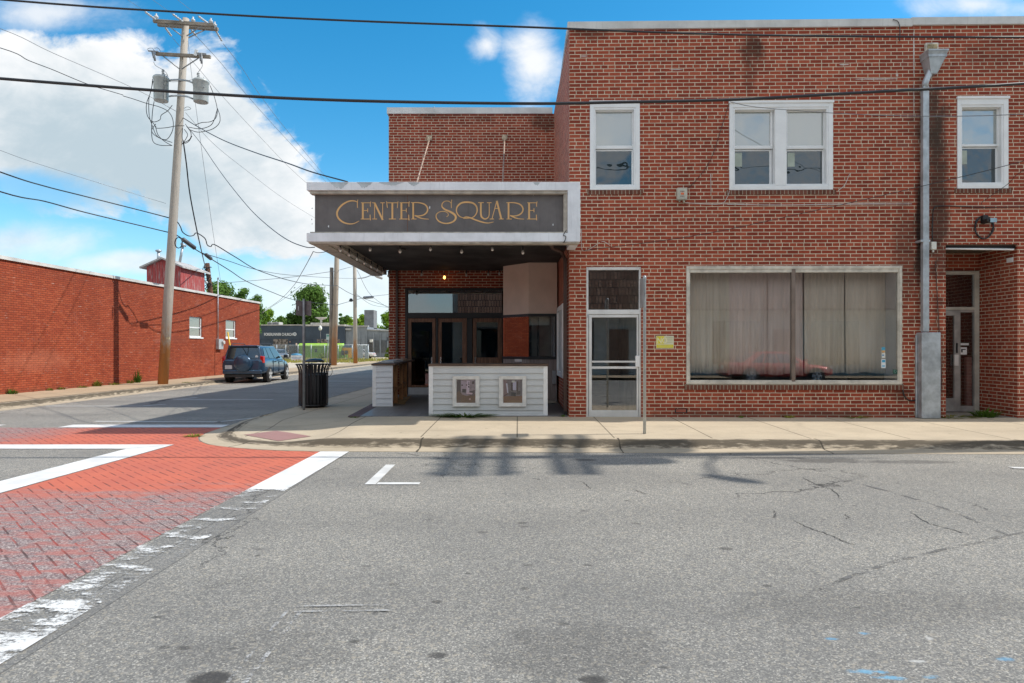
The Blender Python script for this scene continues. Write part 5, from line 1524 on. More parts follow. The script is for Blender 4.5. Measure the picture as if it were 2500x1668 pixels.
T = Thing('no_parking_sign', 'sun-bleached yellow and white sign with NO on the brick beside the aluminium door', 'sign', (U(1623), -0.01, Zf(1623, 851)), FR)
s = T.mb(); s.box(U(1601.4), U(1644.8), -0.012, -0.002, Zf(1623, 851), Zf(1623, 820)); T.part(s, 'plate', mat('bleached_sign_white', (0.66, 0.64, 0.48), 0.5, 0, 0.06), bevel=0.003)
s = T.mb(); s.box(U(1602.5), U(1643.5), -0.0145, -0.0125, Zf(1623, 849.5), Zf(1623, 841.5), 0)
s.box(U(1602.5), U(1621.5), -0.0145, -0.0125, Zf(1623, 839.5), Zf(1623, 821), 0)
for k in range(4): s.box(U(1623.5), U(1642), -0.0145, -0.0125, Zf(1623, 825 + k * 4), Zf(1623, 824 + k * 4), 1)
for k in range(2): s.box(U(1606), U(1640), -0.016, -0.0146, Zf(1623, 844.2 + k * 3.2), Zf(1623, 843.4 + k * 3.2), 1)
T.part(s, 'printed_bands', [mat('bleached_yellow', (0.72, 0.62, 0.03), 0.5), mat('faint_print', (0.55, 0.55, 0.25), 0.5)])
lt = text_mesh('lettering', 'NO', 0.155, mat('pale_letter_white', (0.74, 0.70, 0.42), 0.5), T.o, Vector((U(1603.3), -0.0150, Zf(1623, 838))) - T.base, (R(90), 0, 0), extrude=0.0006, bold=0.004, sx=0.82)

T = Thing('flood_light', 'black flood light with a loop of cable above the recessed doorway', 'flood light', (U(2402), -0.05, Zf(2402, 545)), FR)
s = T.mb(); a = up(2400, 545); s.box(a[0] - 0.06, a[0] + 0.04, -0.10, -0.003, a[1] - 0.02, a[1] + 0.14); T.part(s, 'mount', M_BLACK, bevel=0.015)
s = T.mb(); s.box(a[0] - 0.09, a[0] + 0.05, -0.26, -0.101, a[1] - 0.03, a[1] + 0.05); T.part(s, 'housing', M_BLACK, bevel=0.02)
s = T.mb(); s.box(a[0] - 0.05, a[0] + 0.07, -0.275, -0.261, a[1] - 0.035, a[1] + 0.045); T.part(s, 'lens', mat('lens_glass', (0.30, 0.42, 0.48), 0.15, 0.3))
s = T.mb(); ca = up(2400, 556)
loop = [(ca[0] + (0.17 + 0.012 * math.sin(k * 1.7)) * math.cos(k * 0.393 + 0.5), -0.025 - 0.012 * math.sin(k * 0.9), ca[1] + 0.215 * math.sin(k * 0.393 + 0.5)) for k in range(34)]
s.tube(cat_rom(loop, 3), 0.014, 6); T.part(s, 'cable_loop', M_CABLE)

s = MB(FR); a = up(2274.5, 602); s.box(a[0] - 0.05, a[0] + 0.05, -0.08, -0.003, a[1] - 0.07, a[1] + 0.08); s.tube([(a[0], -0.04, a[1] - 0.07), (a[0], -0.045, a[1] - 0.12)], 0.022, 8)
tag(s.done('sensor_box', mat('off_white_plastic', (0.68, 0.68, 0.62), 0.5), bevel=0.008), 'small off-white sensor box on the stained brick right of the downspout', 'sensor box')


def wall_wire(label, pts, r, m, v=-0.02):
    s = MB(FR); P = [(*up(a, b_, v), 0) for a, b_ in pts]; P = [(p[0], v, p[1]) for p in P]
    s.tube(cat_rom(P, 4), r, 5)
    return tag(s.done('wall_cable', m, uvs=False), label, 'cable')


M_WCAB = mat('white_cable', (0.62, 0.60, 0.56), 0.6)
wall_wire('white cable running from the cream box to the right across the brick', [(1668, 494), (1700, 497), (1760, 498), (1776, 480), (1781, 466)], 0.006, M_WCAB)
wall_wire('short straight white wire end on the brick left of the double window', [(1735, 425), (1736, 474)], 0.005, M_WCAB)
wall_wire('curled white wire end on the brick right of the double window', [(2046, 466), (2062, 452), (2072, 430), (2077, 423)], 0.006, M_WCAB)
wall_wire('long white horizontal cable below the double window', [(1776, 499), (1900, 501), (2050, 499), (2226, 498)], 0.007, M_WCAB)
wall_wire('thin dark wire slanting up to the corner of the double window', [(1678, 460), (1700, 440), (1735, 390), (1762, 310), (1780, 252)], 0.005, M_CABLE)
wall_wire('black cable running over the doorway beside the downspout and down to the sensor box', [(2500, 505), (2400, 506), (2300, 503), (2280, 510), (2277, 540), (2276, 590)], 0.010, M_CABLE)
wall_wire('brown cable dropping down the brick pier to the pavement', [(2284, 640), (2288, 720), (2296, 860), (2299, 940), (2292, 968), (2288, 1000)], 0.007, M_BROWNP)
wall_wire('black cable loop low on the brick by the guard box', [(2203, 938), (2207, 965), (2220, 978), (2236, 977)], 0.012, M_CABLE)
wall_wire('black cable hooked over the parapet cap above the seam', [(2180, 48), (2192, 52), (2197, 70), (2196, 100)], 0.009, M_CABLE, -0.07)
wall_wire('thin white conduit on the brick above the aluminium door', [(1420, 560), (1421, 610), (1440, 608), (1470, 590), (1490, 600)], 0.005, M_WCAB)
# stickers on the shop window
T = Thing('window_stickers', 'column of blue and white card stickers at the right of the shop window', 'stickers', (U(2162), 0.028, Zf(2162, 898)), FR)
SC = [((2154, 2163, 848, 855), (0.06, 0.33, 0.50)), ((2154, 2163, 856, 861), (0.62, 0.50, 0.28)), ((2154, 2163, 862, 874), (0.66, 0.68, 0.64)), ((2153, 2164, 877, 899), (0.70, 0.74, 0.76)), ((2155, 2163, 879, 885), (0.04, 0.32, 0.52)), ((2155, 2162, 892, 896), (0.15, 0.42, 0.58)), ((2156, 2161, 858, 860), (0.70, 0.25, 0.05)), ((2155, 2160, 866, 869), (0.08, 0.25, 0.45))]
for i, (q, c_) in enumerate(SC):
    s = T.mb(); yy = 0.026 - 0.0006 * i; s.box(U(q[0]), U(q[1]), yy - 0.0004, yy, Zf(2160, q[3]), Zf(2160, q[2])); T.part(s, 'sticker', mat('sticker_ink_%d' % i, c_, 0.4, 0, 0.02))
T = Thing('alarm_sticker', 'square dark green sticker with a shield outline in the corner of the shop window', 'sticker', (U(2187), 0.028, Zf(2187, 913)), FR)
s = T.mb(); s.box(U(2182), U(2192.5), 0.0255, 0.026, Zf(2187, 913.5), Zf(2187, 902.5)); T.part(s, 'backing', mat('green_sticker', (0.01, 0.07, 0.05), 0.4))
s = T.mb(); cu, cz = U(2187.3), Zf(2187, 907.5)
sh = [(-.022, .024), (0, .03), (.022, .024), (.022, 0), (0, -.03), (-.022, 0)]
s.tube([(cu + a, 0.0245, cz + b_) for a, b_ in sh + sh[:1]], 0.003, 4, smooth=False); T.part(s, 'shield_outline', mat('sticker_pale_green', (0.30, 0.5, 0.42)))

# ================================================================ street furniture on the corner
M_STEEL = mat('grey_post_steel', (0.30, 0.31, 0.32), 0.45, 0.3, 0.15, 6)
pz0 = sw_z(2.12, 10.5)
T = Thing('sign_post', 'bare steel post with an edge-on sign plate by the aluminium door', 'sign post', (2.12, 10.48, pz0))
s = T.mb(); s.lathe([(0.025, pz0 - 0.02), (0.025, 2.60), (0.029, 2.61), (0.029, 2.64), (0.018, 2.665)], (2.12, 10.48, 0), 14); T.part(s, 'post', mat('galvanised_post', (0.50, 0.54, 0.56), 0.4, 0.35, 0.12, 6))
s = T.mb(); s.box(2.070, 2.075, 10.33, 10.63, 2.15, 2.62); s.box(2.076, 2.092, 10.46, 10.50, 2.2, 2.24); s.box(2.076, 2.092, 10.46, 10.50, 2.52, 2.56); T.part(s, 'sign_plate', M_ALUD)

pz1 = sw_z(-4.6, 14.5)
T = Thing('sign_post', 'grey steel post with two dark sign backs standing before the litter bin', 'sign post', (-4.62, 14.55, pz1))
s = T.mb(); s.lathe([(0.030, pz1 - 0.02), (0.030, 2.58), (0.02, 2.60)], (-4.62, 14.55, 0), 12); T.part(s, 'post', M_STEEL)
M_SBACK = mat('bronze_sign_back', (0.17, 0.14, 0.14), 0.55, 0.2, 0.15, 8)
s = T.mb()
for a, b_, dy in ((-4.79, -4.665, -0.05), (-4.60, -4.455, 0.055)):
    s.prism([(a, 14.55 + dy * 0.6, 2.24), (b_, 14.55 - dy * 0.4 + 0.02, 2.22), (b_, 14.55 - dy * .4 + 0.02, 2.555), (a, 14.55 + dy * .6, 2.56)], (0, 0.008, 0))
T.part(s, 'sign_back', M_SBACK)
s = T.mb(); s.box(-4.735, -4.72, 14.50, 14.51, 2.34, 2.44); T.part(s, 'sticker', mat('pale_sticker', (0.5, 0.5, 0.5)))

# slatted litter bin
bx, by = -4.62, 15.25; bz0 = sw_z(bx, by)
T = Thing('litter_bin', 'black slatted steel litter bin with a domed lid on the corner pavement', 'litter bin', (bx, by, bz0))
s = T.mb(); s.lathe([(0.27, 0.02), (0.285, 0.06), (0.285, 0.74), (0.27, 0.76)], (bx, by, bz0), 24); T.part(s, 'liner', mat('liner_black', (0.015, 0.015, 0.016), 0.4))
M_BIN = mat('bin_black_paint', (0.02, 0.019, 0.021), 0.3, 0.1, 0.1)
for k in range(26):
    a = 2 * math.pi * k / 26; ca, sa = math.cos(a), math.sin(a)
    s = T.mb(); pr = [(0.31, 0.05), (0.325, 0.12), (0.325, 0.80), (0.335, 0.88), (0.36, 0.95), (0.39, 0.995)]
    tx, ty = -sa * 0.021, ca * 0.021
    for i in range(len(pr) - 1):
        (r0, h0), (r1, h1) = pr[i], pr[i + 1]
        s.face([(bx + ca * r0 + tx, by + sa * r0 + ty, bz0 + h0), (bx + ca * r0 - tx, by + sa * r0 - ty, bz0 + h0), (bx + ca * r1 - tx, by + sa * r1 - ty, bz0 + h1), (bx + ca * r1 + tx, by + sa * r1 + ty, bz0 + h1)])
    bmesh.ops.remove_doubles(s.b, verts=s.b.verts[:], dist=0.001)
    o = T.part(s, 'slat', M_BIN); q = o.modifiers.new('thick', 'SOLIDIFY'); q.thickness = 0.008
for r_, z_, tr in ((0.322, 0.06, 0.018), (0.318, 0.78, 0.014), (0.392, 1.0, 0.013)):
    s = T.mb(); s.tube([(bx + r_ * math.cos(2 * math.pi * k / 32), by + r_ * math.sin(2 * math.pi * k / 32), bz0 + z_) for k in range(33)], tr, 6, cap=False); T.part(s, 'band', M_BIN)
s = T.mb(); s.lathe([(0.21, 1.05), (0.225, 1.06), (0.20, 1.095), (0.13, 1.125), (0.03, 1.135)], (bx + 0.03, by, bz0), 24)
for a in (0.6, 2.6, 4.7): s.tube([(bx + 0.26 * math.cos(a), by + 0.26 * math.sin(a), bz0 + 0.8), (bx + 0.03 + 0.19 * math.cos(a), by + 0.19 * math.sin(a), bz0 + 1.06)], 0.008, 6)
T.part(s, 'domed_lid', mat('lid_paint', (0.035, 0.045, 0.06), 0.35, 0.1, 0.1))
s = T.mb(); s.tube(cat_rom([(bx + 0.38, by, bz0 + 0.98), (bx + 0.44, by - 0.02, bz0 + 0.86), (bx + 0.42, by - 0.02, bz0 + 0.76), (bx + 0.33, by, bz0 + 0.70)], 5), 0.006, 5); T.part(s, 'lid_cable', M_CABLE)

# ================================================================ low red brick building on the left
LXv = Vector((0.0094, 1)).normalized()
FL = Frame(-15.07, 19.3, math.atan2(1, 0.0094))
LZ = 4.24
lu = lambda p, v=0.0: FL.hit(p, 851, v)[0]
lz = lambda p, q, v=0.0: FL.hit(p, q, v)[1]
L1 = lu(633.5)
LH = []
for (a, b_, c, e) in ((462.5, 493.5, 774, 823.5), (551, 576, 782, 825.5)):
    m_ = (a + b_) / 2; LH.append((lu(a), lu(b_), lz(m_, e), lz(m_, c), 0.12))
LB = Thing('brick_workshop', 'long low orange-red painted brick building with two small windows and a white coping', 'building', (-8, 0, 0), FL)
s = LB.mb(); wall_holes(s, -9.5, L1, 0.0, LZ - 0.10, 0.0, LH, 0.12)
s.face([(L1, 0, 0), (L1, 22, 0), (L1, 22, LZ - .1), (L1, 0, LZ - .1)]); s.face([(-9.5, 0, 0), (-9.5, 22, 0), (-9.5, 22, LZ - .1), (-9.5, 0, LZ - .1)]); s.face([(-9.5, 22, 0), (L1, 22, 0), (L1, 22, LZ - .1), (-9.5, 22, LZ - .1)])
LB.part(s, 'wall', M_ORB, recalc=False)
s = LB.mb(); s.box(-9.55, L1 + 0.05, -0.06, 0.25, LZ - 0.105, LZ); s.box(-9.55, -9.3, 0.251, 22, LZ - 0.105, LZ - .002); s.box(L1 - 0.2, L1 + 0.05, 0.251, 22, LZ - 0.105, LZ - .002); LB.part(s, 'coping', mat('pale_coping_metal', (0.62, 0.60, 0.56), 0.5, 0, 0.1, 2))
s = LB.mb(); s.box(-9.3, L1 - 0.21, 0.3, 21.9, LZ - 0.5, LZ - 0.4); LB.part(s, 'roof', MATS['roof_membrane'])
for h in LH:
    a, b_, c, e, _ = h; mzid = c + (e - c) * 0.48
    s = LB.mb(); ring(s, a + .002, b_ - .002, c + .002, e - .002, 0.05, 0.05, 0.06, 0.05, 0.05, 0.11); s.box(a + .05, b_ - .05, 0.052, 0.10, mzid - 0.03, mzid + 0.02); s.box(a - 0.05, b_ + 0.05, -0.04, 0.05, c - 0.06, c + 0.0)
    f = LB.part(s, 'window', M_VINYL)
    s = LB.mb(); s.box(a + .05, b_ - .05, 0.075, 0.08, c + .06, e - .05); LB.part(s, 'pane', glass_mat('workshop_glass_%.1f' % a, 0.22, opaque=(0.12, 0.11, 0.10)), f)

T = Thing('electric_meter', 'grey electric meter box with a tall conduit on the orange brick wall', 'electric meter', (lu(530), -0.1, 1.4), FL)
s = T.mb(); a, b_ = lu(523.5), lu(538); a += 0.15
s.box(a, b_, -0.16, -0.003, lz(530, 853), lz(530, 828)); T.part(s, 'box', mat('meter_box_grey', (0.45, 0.48, 0.50), 0.45, 0.2), bevel=0.01)
s = T.mb(); s.lathe([(0.09, 0), (0.09, 0.08), (0.06, 0.11)], (b_ - 0.12, -0.27, lz(533, 836)), 16, 'y'); T.part(s, 'meter', mat('meter_glass', (0.5, 0.5, 0.5), 0.2))
s = T.mb(); cu = lu(527) + 0.08; s.tube([(cu, -0.07, lz(530, 828)), (cu, -0.07, 5.0)], 0.028, 8); s.tube([(cu, -0.07, 5.0), (cu - 0.05, -0.1, 5.08)], 0.04, 8); T.part(s, 'conduit', M_GALV)

# boarded timber penthouse on its roof
p0 = at(360.5, 700, 34.6); p1 = at(441, 700, 34.6); RX = p1.x; LX = p0.x - 0.05; Yf, Yb = 34.6, 37.3
T = Thing('rooftop_shed', 'faded red boarded shed with a shallow gable roof on top of the low brick building', 'shed', ((LX + RX) / 2, (Yf + Yb) / 2, 3.8))
EH = 5.82; RH = 6.2; xm = (LX + RX) / 2 - 0.05
def board_mat():
    m, t = newmat('faded_red_boards')
    co = t.node('ShaderNodeTexCoord').outputs['Object']; x, y, z = t.sep(co)
    g = t.m('PINGPONG', t.m('ADD', x, t.m('ADD', y, 50.0)), 0.09)
    n = t.noise(t.vscale(co, 7, 7, 0.8), 2.0, 5, 0.65)
    c = t.mix(t.mapr(n, 0.48, 0.68), (0.36, 0.055, 0.05), (0.42, 0.30, 0.28))
    c = t.mix(t.mapr(g, 0.006, 0.016, 0.8, 0), c, (0.08, 0.03, 0.03))
    t.put(t.p.inputs['Base Color'], c); t.p.inputs['Roughness'].default_value = 0.85
    return m
s = T.mb(); s.prism([(LX, Yf, 3.8), (RX, Yf, 3.8), (RX, Yf, EH), (xm, Yf, RH), (LX, Yf, EH)], (0, Yb - Yf, 0)); T.part(s, 'wall', board_mat())
s = T.mb()
for (xa, za, xb, zb_) in ((LX - 0.28, EH - 0.11, xm, RH + 0.02), (xm + 0.004, RH + 0.02, RX + 0.2, EH - 0.08)):
    s.prism([(xa, Yf - 0.2, za), (xb, Yf - 0.2, zb_), (xb, Yf - 0.2, zb_ + 0.09), (xa, Yf - 0.2, za + 0.09)], (0, Yb - Yf + 0.5, 0))
T.part(s, 'roof', mat('shed_roof_sheet', (0.48, 0.45, 0.42), 0.6, 0, 0.15, 5))
s = T.mb(); a = at(387, 633, 35.5); s.tube([(a.x, 35.5, RH - 0.1), (a.x, 35.5, 6.75)], 0.075, 10); s.lathe([(0.09, 6.72), (0.16, 6.76), (0.16, 6.82), (0.04, 6.87)], (a.x, 35.5, 0), 12); T.part(s, 'vent_pipe', M_GALV)
s = T.mb(); a = at(437.5, 641, 36.2); b_ = at(446.5, 600, 36.2); s.tube([a - Vector((0, 0, .15)), b_], 0.07, 10); s.tube([b_, b_ + Vector((0.06, 0, 0.1))], 0.16, 10); T.part(s, 'vent_pipe', M_GALV)

# ================================================================ timber utility poles
def wood_mat(name, top, low, zt):
    m, t = newmat(name)
    co = t.node('ShaderNodeTexCoord').outputs['Object']; x, y, z = t.sep(co)
    n = t.noise(t.vscale(co, 9, 9, 0.35), 2.5, 6, 0.7); n2 = t.noise(t.vscale(co, 2, 2, 0.8), 1.7, 5, 0.65)
    zz = t.m('ADD', z, t.m('MULTIPLY', t.m('SUBTRACT', n2, 0.5), 6.0))
    c = t.mix(t.mapr(zz, zt * 0.6, zt * 1.6), low, top)
    c = t.mix(t.mapr(n, 0.5, 0.72, 0, 0.6), c, tuple(q * 0.4 for q in top))
    t.put(t.p.inputs['Base Color'], c); t.p.inputs['Roughness'].default_value = 0.9
    t.put(t.p.inputs['Normal'], t.node('ShaderNodeBump', i_Strength=0.7, i_Distance=0.02, i_Height=n))
    return m


M_POLE = wood_mat('weathered_pole_wood', (0.40, 0.36, 0.31), (0.40, 0.17, 0.05), 1.6)
M_POLE2 = wood_mat('brown_pole_wood', (0.36, 0.30, 0.24), (0.36, 0.18, 0.09), 2.5)
M_ARM = mat('crossarm_wood', (0.30, 0.26, 0.21), 0.9, 0, 0.25, 4, stretch=(0.5, 3, 3))
M_PORC = mat('insulator_grey', (0.50, 0.52, 0.53), 0.3, 0, 0.08)
PY_ = 25.0
pb = at(397, 938, PY_); pt = at(454, 46, PY_)
P3 = lambda x_, y_, dy=0.0: at(x_, y_, PY_ + dy) + Vector((0, 0, 0))
UP = Thing('utility_pole', 'tall leaning timber utility pole carrying two crossarms and two transformers', 'utility pole', (pb.x, pb.y, 0.13))
axis = lambda k: Vector((pb.x, pb.y, 0.0)).lerp(pt, k)
s = UP.mb(); s.tube([axis(0), axis(0.25), axis(0.5), axis(0.75), axis(1.0)], [0.185, 0.17, 0.15, 0.135, 0.12], 16); UP.part(s, 'pole', M_POLE)
reg2 = lambda x_, y_: (300 + x_ / 3.734, y_ / 3.734)
def bar(mb, a, b_, w_, h_):
    a = Vector(a); b_ = Vector(b_); t = (b_ - a).normalized(); n = t.cross(Vector((0, 0, 1))).normalized() * w_ / 2; u_ = n.cross(t).normalized() * h_ / 2
    mb.prism([a - n - u_, a + n - u_, a + n + u_, a - n + u_], b_ - a)
s = UP.mb(); bar(s, P3(*reg2(278, 192), -0.22), P3(*reg2(830, 232), -0.22), 0.11, 0.13); UP.part(s, 'crossarm', M_ARM, bevel=0.01)
s = UP.mb(); bar(s, P3(*reg2(318, 225), 0.22), P3(*reg2(868, 268), 0.22), 0.11, 0.13); UP.part(s, 'crossarm', M_ARM, bevel=0.01)
s = UP.mb(); bar(s, P3(*reg2(300, 492), -0.2), P3(*reg2(800, 520), -0.2), 0.10, 0.12); UP.part(s, 'crossarm', M_ARM, bevel=0.01)
for (a, b_, dy) in (((385, 215), (545, 335), -0.22), ((720, 235), (580, 330), -0.22), ((745, 275), (595, 345), 0.22), ((355, 505), (515, 628), -0.2), ((690, 530), (540, 628), -0.2)):
    s = UP.mb(); s.tube([P3(*reg2(*a), dy), P3(*reg2(*b_), dy * 0.6)], 0.022, 6); UP.part(s, 'brace', M_STEEL, uvs=False)
def disc_ins(mb, a, b_, n=5):
    a = Vector(a); b_ = Vector(b_); pts, rr_ = [], []
    for i in range(n * 2 + 1):
        pts.append(a.lerp(b_, i / (n * 2))); rr_.append(0.045 if i % 2 else 0.022)
    mb.tube(pts, rr_, 8)
for (a, b_, dya, dyb) in (((300, 180), (205, 110), -0.3, -1.0), ((548, 200), (455, 130), -0.3, -1.0), ((775, 212), (690, 150), -0.3, -1.0), ((388, 255), (443, 330), 0.3, 0.9), ((625, 275), (672, 330), 0.3, 0.9), ((850, 285), (903, 375), 0.3, 0.9)):
    s = UP.mb(); disc_ins(s, P3(*reg2(*a), dya), P3(*reg2(*b_), dyb)); UP.part(s, 'strain_insulator', M_PORC, uvs=False)
for a in ((305, 150), (640, 180), (803, 192), (838, 225)):
    s = UP.mb(); c = P3(*reg2(*a), -0.2); s.lathe([(0.02, -0.17), (0.03, -0.08), (0.085, -0.04), (0.075, 0.0), (0.03, 0.05), (0.03, 0.10)], c, 10); UP.part(s, 'pin_insulator', M_PORC, uvs=False)
for i, (a, b_) in enumerate((((262, 470), (292, 552)), ((700, 490), (718, 578)))):
    s = UP.mb(); s.tube([P3(*reg2(a[0] + 18, a[1] - 5), -0.3), P3(*reg2(b_[0], b_[1]), -0.35)], [0.035, 0.04], 8); s.tube([P3(*reg2(a[0], a[1] - 5), -0.3), P3(*reg2(b_[0] - 12, b_[1] - 20), -0.33)], 0.022, 6); bar(s, P3(*reg2(a[0] - 30, a[1] - 5), -0.3), P3(*reg2(a[0] + 60, a[1] + 2), -0.3), 0.04, 0.04)
    UP.part(s, 'fuse_cutout', M_STEEL, uvs=False)
s = UP.mb(); bar(s, P3(*reg2(652, 478), -0.3), P3(*reg2(680, 485), -0.3), 0.03, 0.22); UP.part(s, 'fuse_cover', M_WTRIM, uvs=False)
M_TRF = mat('transformer_grey', (0.46, 0.49, 0.48), 0.45, 0.1, 0.1, 4, streak=0.2)
for (xa, xb, yt, yb_, dy) in ((287, 418, 700, 935, -0.05), (648, 783, 730, 945, -0.35)):
    c = P3(*reg2((xa + xb) / 2 - 4, 0), dy); r_ = (xb - xa) / 2 / 3.734 / FPX * PY_; z1_ = P3(*reg2(0, yt), dy).z; z0_ = P3(*reg2(0, yb_ - 12), dy).z
    s = UP.mb(); s.lathe([(r_ * 0.9, z0_), (r_ * 0.93, z0_ + 0.02), (r_ * 0.96, z1_ - 0.12), (r_ * 1.06, z1_ - 0.10), (r_ * 1.06, z1_ - 0.05), (r_ * 0.9, z1_), (r_ * 0.3, z1_ + 0.04)], (c.x, c.y, 0), 24)
    tf = UP.part(s, 'transformer', M_TRF, uvs=False)
    s = UP.mb(); bxo = 0.1 if dy < -0.2 else -0.07
    for i in range(4): s.lathe([(0.02, z1_ + 0.05 + i * 0.06), (0.06, z1_ + 0.065 + i * 0.06), (0.02, z1_ + 0.10 + i * 0.06)], (c.x - bxo, c.y, 0), 10)
    s.lathe([(0.03, z1_ - 0.02), (0.045, z1_ + 0.05), (0.015, z1_ + 0.12)], (c.x + 0.12, c.y, 0), 8)
    UP.part(s, 'bushing', M_PORC, tf, uvs=False)
    s = UP.mb(); s.lathe([(0.025, 0), (0.025, 0.06)], (c.x + r_ * 0.7, c.y - r_ * 0.75, z1_ - 0.35), 8, 'y'); UP.part(s, 'valve', M_STEEL, tf, uvs=False)
for yy in (735, 880):
    a = P3(*reg2(425, yy), -0.05); b_ = P3(*reg2(520, yy - 8), -0.2); c = P3(*reg2(640, yy + 22), -0.35); q = P3(*reg2(440, yy - 5), -0.2)
    s = UP.mb(); s.tube([a, q, b_, P3(*reg2(590, yy + 2), -0.3), c], 0.035, 6); UP.part(s, 'transformer_bracket', M_GALV, uvs=False)
for xx in (443, 633):
    s = UP.mb(); bar(s, P3(*reg2(xx, 745), -0.25), P3(*reg2(xx, 900), -0.25), 0.05, 0.05); UP.part(s, 'hanger', M_GALV, uvs=False)
s = UP.mb(); c = P3(410.5, 825.5, -0.2); s.box(c.x - 0.06, c.x + 0.05, c.y - 0.01, c.y + 0.02, c.z - 0.05, c.z + 0.04); UP.part(s, 'pole_tag', mat('cream_tag', (0.6, 0.55, 0.35)))
# jumper loops hanging from the transformers
JL = [[(270, 720), (262, 800), (238, 900), (240, 1050), (270, 1150), (320, 1250), (450, 1300)], [(275, 740), (250, 850), (215, 950), (225, 1060), (290, 1140), (320, 1230), (380, 1290), (450, 1330)], [(285, 925), (270, 1020), (262, 1180), (275, 1290), (340, 1325), (445, 1328)],
      [(450, 960), (410, 1010), (350, 1050), (340, 1090), (290, 1112), (250, 1100)], [(300, 1150), (310, 1170), (400, 1165), (480, 1150), (560, 1148)], [(0, 875), (100, 905), (220, 945), (330, 975), (410, 1015), (450, 1075), (460, 1150), (440, 1220), (390, 1275), (300, 1240), (262, 1190), (300, 1130)],
      [(795, 780), (830, 870), (860, 990), (850, 1070), (800, 1110), (720, 1118), (660, 1140)], [(862, 990), (885, 1060), (880, 1120), (830, 1170), (760, 1195), (680, 1205), (600, 1180)], [(860, 1000), (830, 1100), (790, 1150), (700, 1175), (600, 1160)],
      [(545, 1170), (540, 1250), (560, 1305), (600, 1290), (630, 1240)], [(560, 1180), (590, 1230), (560, 1290), (535, 1320)], [(580, 1150), (620, 1210), (610, 1270), (540, 1310)], [(280, 565), (300, 600), (370, 640), (405, 680), (400, 700)], [(722, 580), (722, 610), (690, 655), (675, 680)],
      [(232, 470), (228, 445), (265, 440), (290, 465)], [(285, 440), (320, 440), (345, 470)], [(270, 710), (420, 745), (560, 740), (650, 725)], [(555, 990), (590, 975), (620, 990), (600, 1000), (560, 1005)], [(735, 762), (760, 752), (790, 775)], [(415, 700), (380, 690), (375, 900), (376, 930)]]
for i, pts in enumerate(JL):
    s = UP.mb(); P = cat_rom([P3(*reg2(*q), -0.25 + 0.12 * math.sin(i * 2.1 + k)) for k, q in enumerate(pts)], 4)
    s.tube(P, 0.013 if i < 12 else 0.008, 5); UP.part(s, 'jumper_wire', M_CABLE, uvs=False)

# overhead wires: each its own thing
def wire(label, pts, r, m=None, name='overhead_wire', group=None):
    """pts: photo x, photo y, distance"""
    s = MB(); P = cat_rom([at(*p) for p in pts], 6)
    s.tube(P, r, 6)
    return tag(s.done(name, m or M_CABLE, uvs=False), label, 'wire', group)


NY = 9.4
wire('upper black cable crossing the whole picture above the marquee', [(-2600, -255, NY), (-1200, -110, NY), (0, -1, NY), (500, 33, NY), (860, 51, NY), (1277, 66, NY), (1808, 85, NY), (2500, 91, NY), (2950, 84, NY)], 0.014)
wire('thick twisted black cable crossing the picture just above the upstairs windows', [(-2600, -30, NY - .1), (-1200, 95, NY - .1), (0, 192, NY - .1), (500, 229, NY - .1), (860, 246, NY - .1), (1277, 253, NY - .1), (1500, 250, NY - .1), (1800, 243, NY - .1), (2126, 225, NY - .1), (2500, 204, NY - .1), (2960, 166, NY - .1)], 0.021)
a_ = 0.45
wire('thin service wire from the double window running right past the downspout', [(1783, 249, 12.55), (1850, 262, 12.2), (2030, 276, 11.6), (2250, 284, 11.0), (2500, 279, 10.3), (2900, 255, 9.8)], 0.006, M_CABLE_G)
wire('thin dark wire slanting across the brick from the door up to the right edge', [(1425, 612, 12.66), (1700, 575, 12.3), (2000, 512, 11.8), (2250, 455, 11.3), (2500, 393, 10.8), (2900, 280, 10.0)], 0.006)
wire('thin dark wire at the far right rising past the right window', [(2398, 500, 12.4), (2400, 492, 12.3), (2460, 450, 12.0), (2500, 415, 11.6), (2700, 300, 10.6)], 0.005)

wire('top left line running up out of the picture from the crossarm', [(356, 30, 24), (312, 0, 21), (200, -70, 16), (0, -200, 11)], 0.006, M_CABLE_G)
wire('middle line running up out of the picture from the crossarm', [(422, 35, 24), (373, 0, 21), (280, -65, 16), (100, -190, 11)], 0.006, M_CABLE_G)
wire('right-hand line running up out of the picture from the crossarm', [(485, 40, 24), (434, 0, 21), (350, -60, 16), (200, -170, 11)], 0.006, M_CABLE_G)
wire('outer high line running down the street from the right crossarm end', [(545, 107, 25.9), (590, 165, 28.5), (635, 233, 32), (700, 318, 38), (785, 420, 46), (830, 470, 53)], 0.010, M_CABLE_G)
wire('middle high line running down the street behind the pole', [(479, 88, 25.9), (540, 155, 28.5), (603, 233, 32), (690, 330, 38), (774, 420, 46), (818, 470, 53)], 0.010, M_CABLE_G)
wire('inner high line running down the street behind the left transformer', [(421, 92, 25.9), (470, 150, 28), (541, 233, 32), (640, 340, 38), (718, 420, 45), (810, 500, 53)], 0.009, M_CABLE_G)
wire('thin line from the pole sloping down toward the marquee corner', [(453, 275, 25), (520, 350, 29), (600, 415, 34), (700, 490, 42), (815, 560, 53)], 0.008, M_CABLE_G)
wire('thin neutral wire entering at the upper left and ending at the pole', [(-400, -60, 15), (0, 70, 19), (130, 130, 21), (327, 216, 23.7), (430, 272, 25)], 0.008, M_CABLE_G)
wire('wavy black service cable entering at the left below the upper clouds', [(-400, 10, 15), (0, 117, 19), (70, 148, 20), (130, 171, 21), (215, 206, 22.3), (300, 232, 23.8)], 0.012)
wire('thin line low in the sky at the far left', [(-300, 240, 15), (0, 367, 18.5), (155, 420, 22), (405, 497, 25)], 0.006, M_CABLE_G)
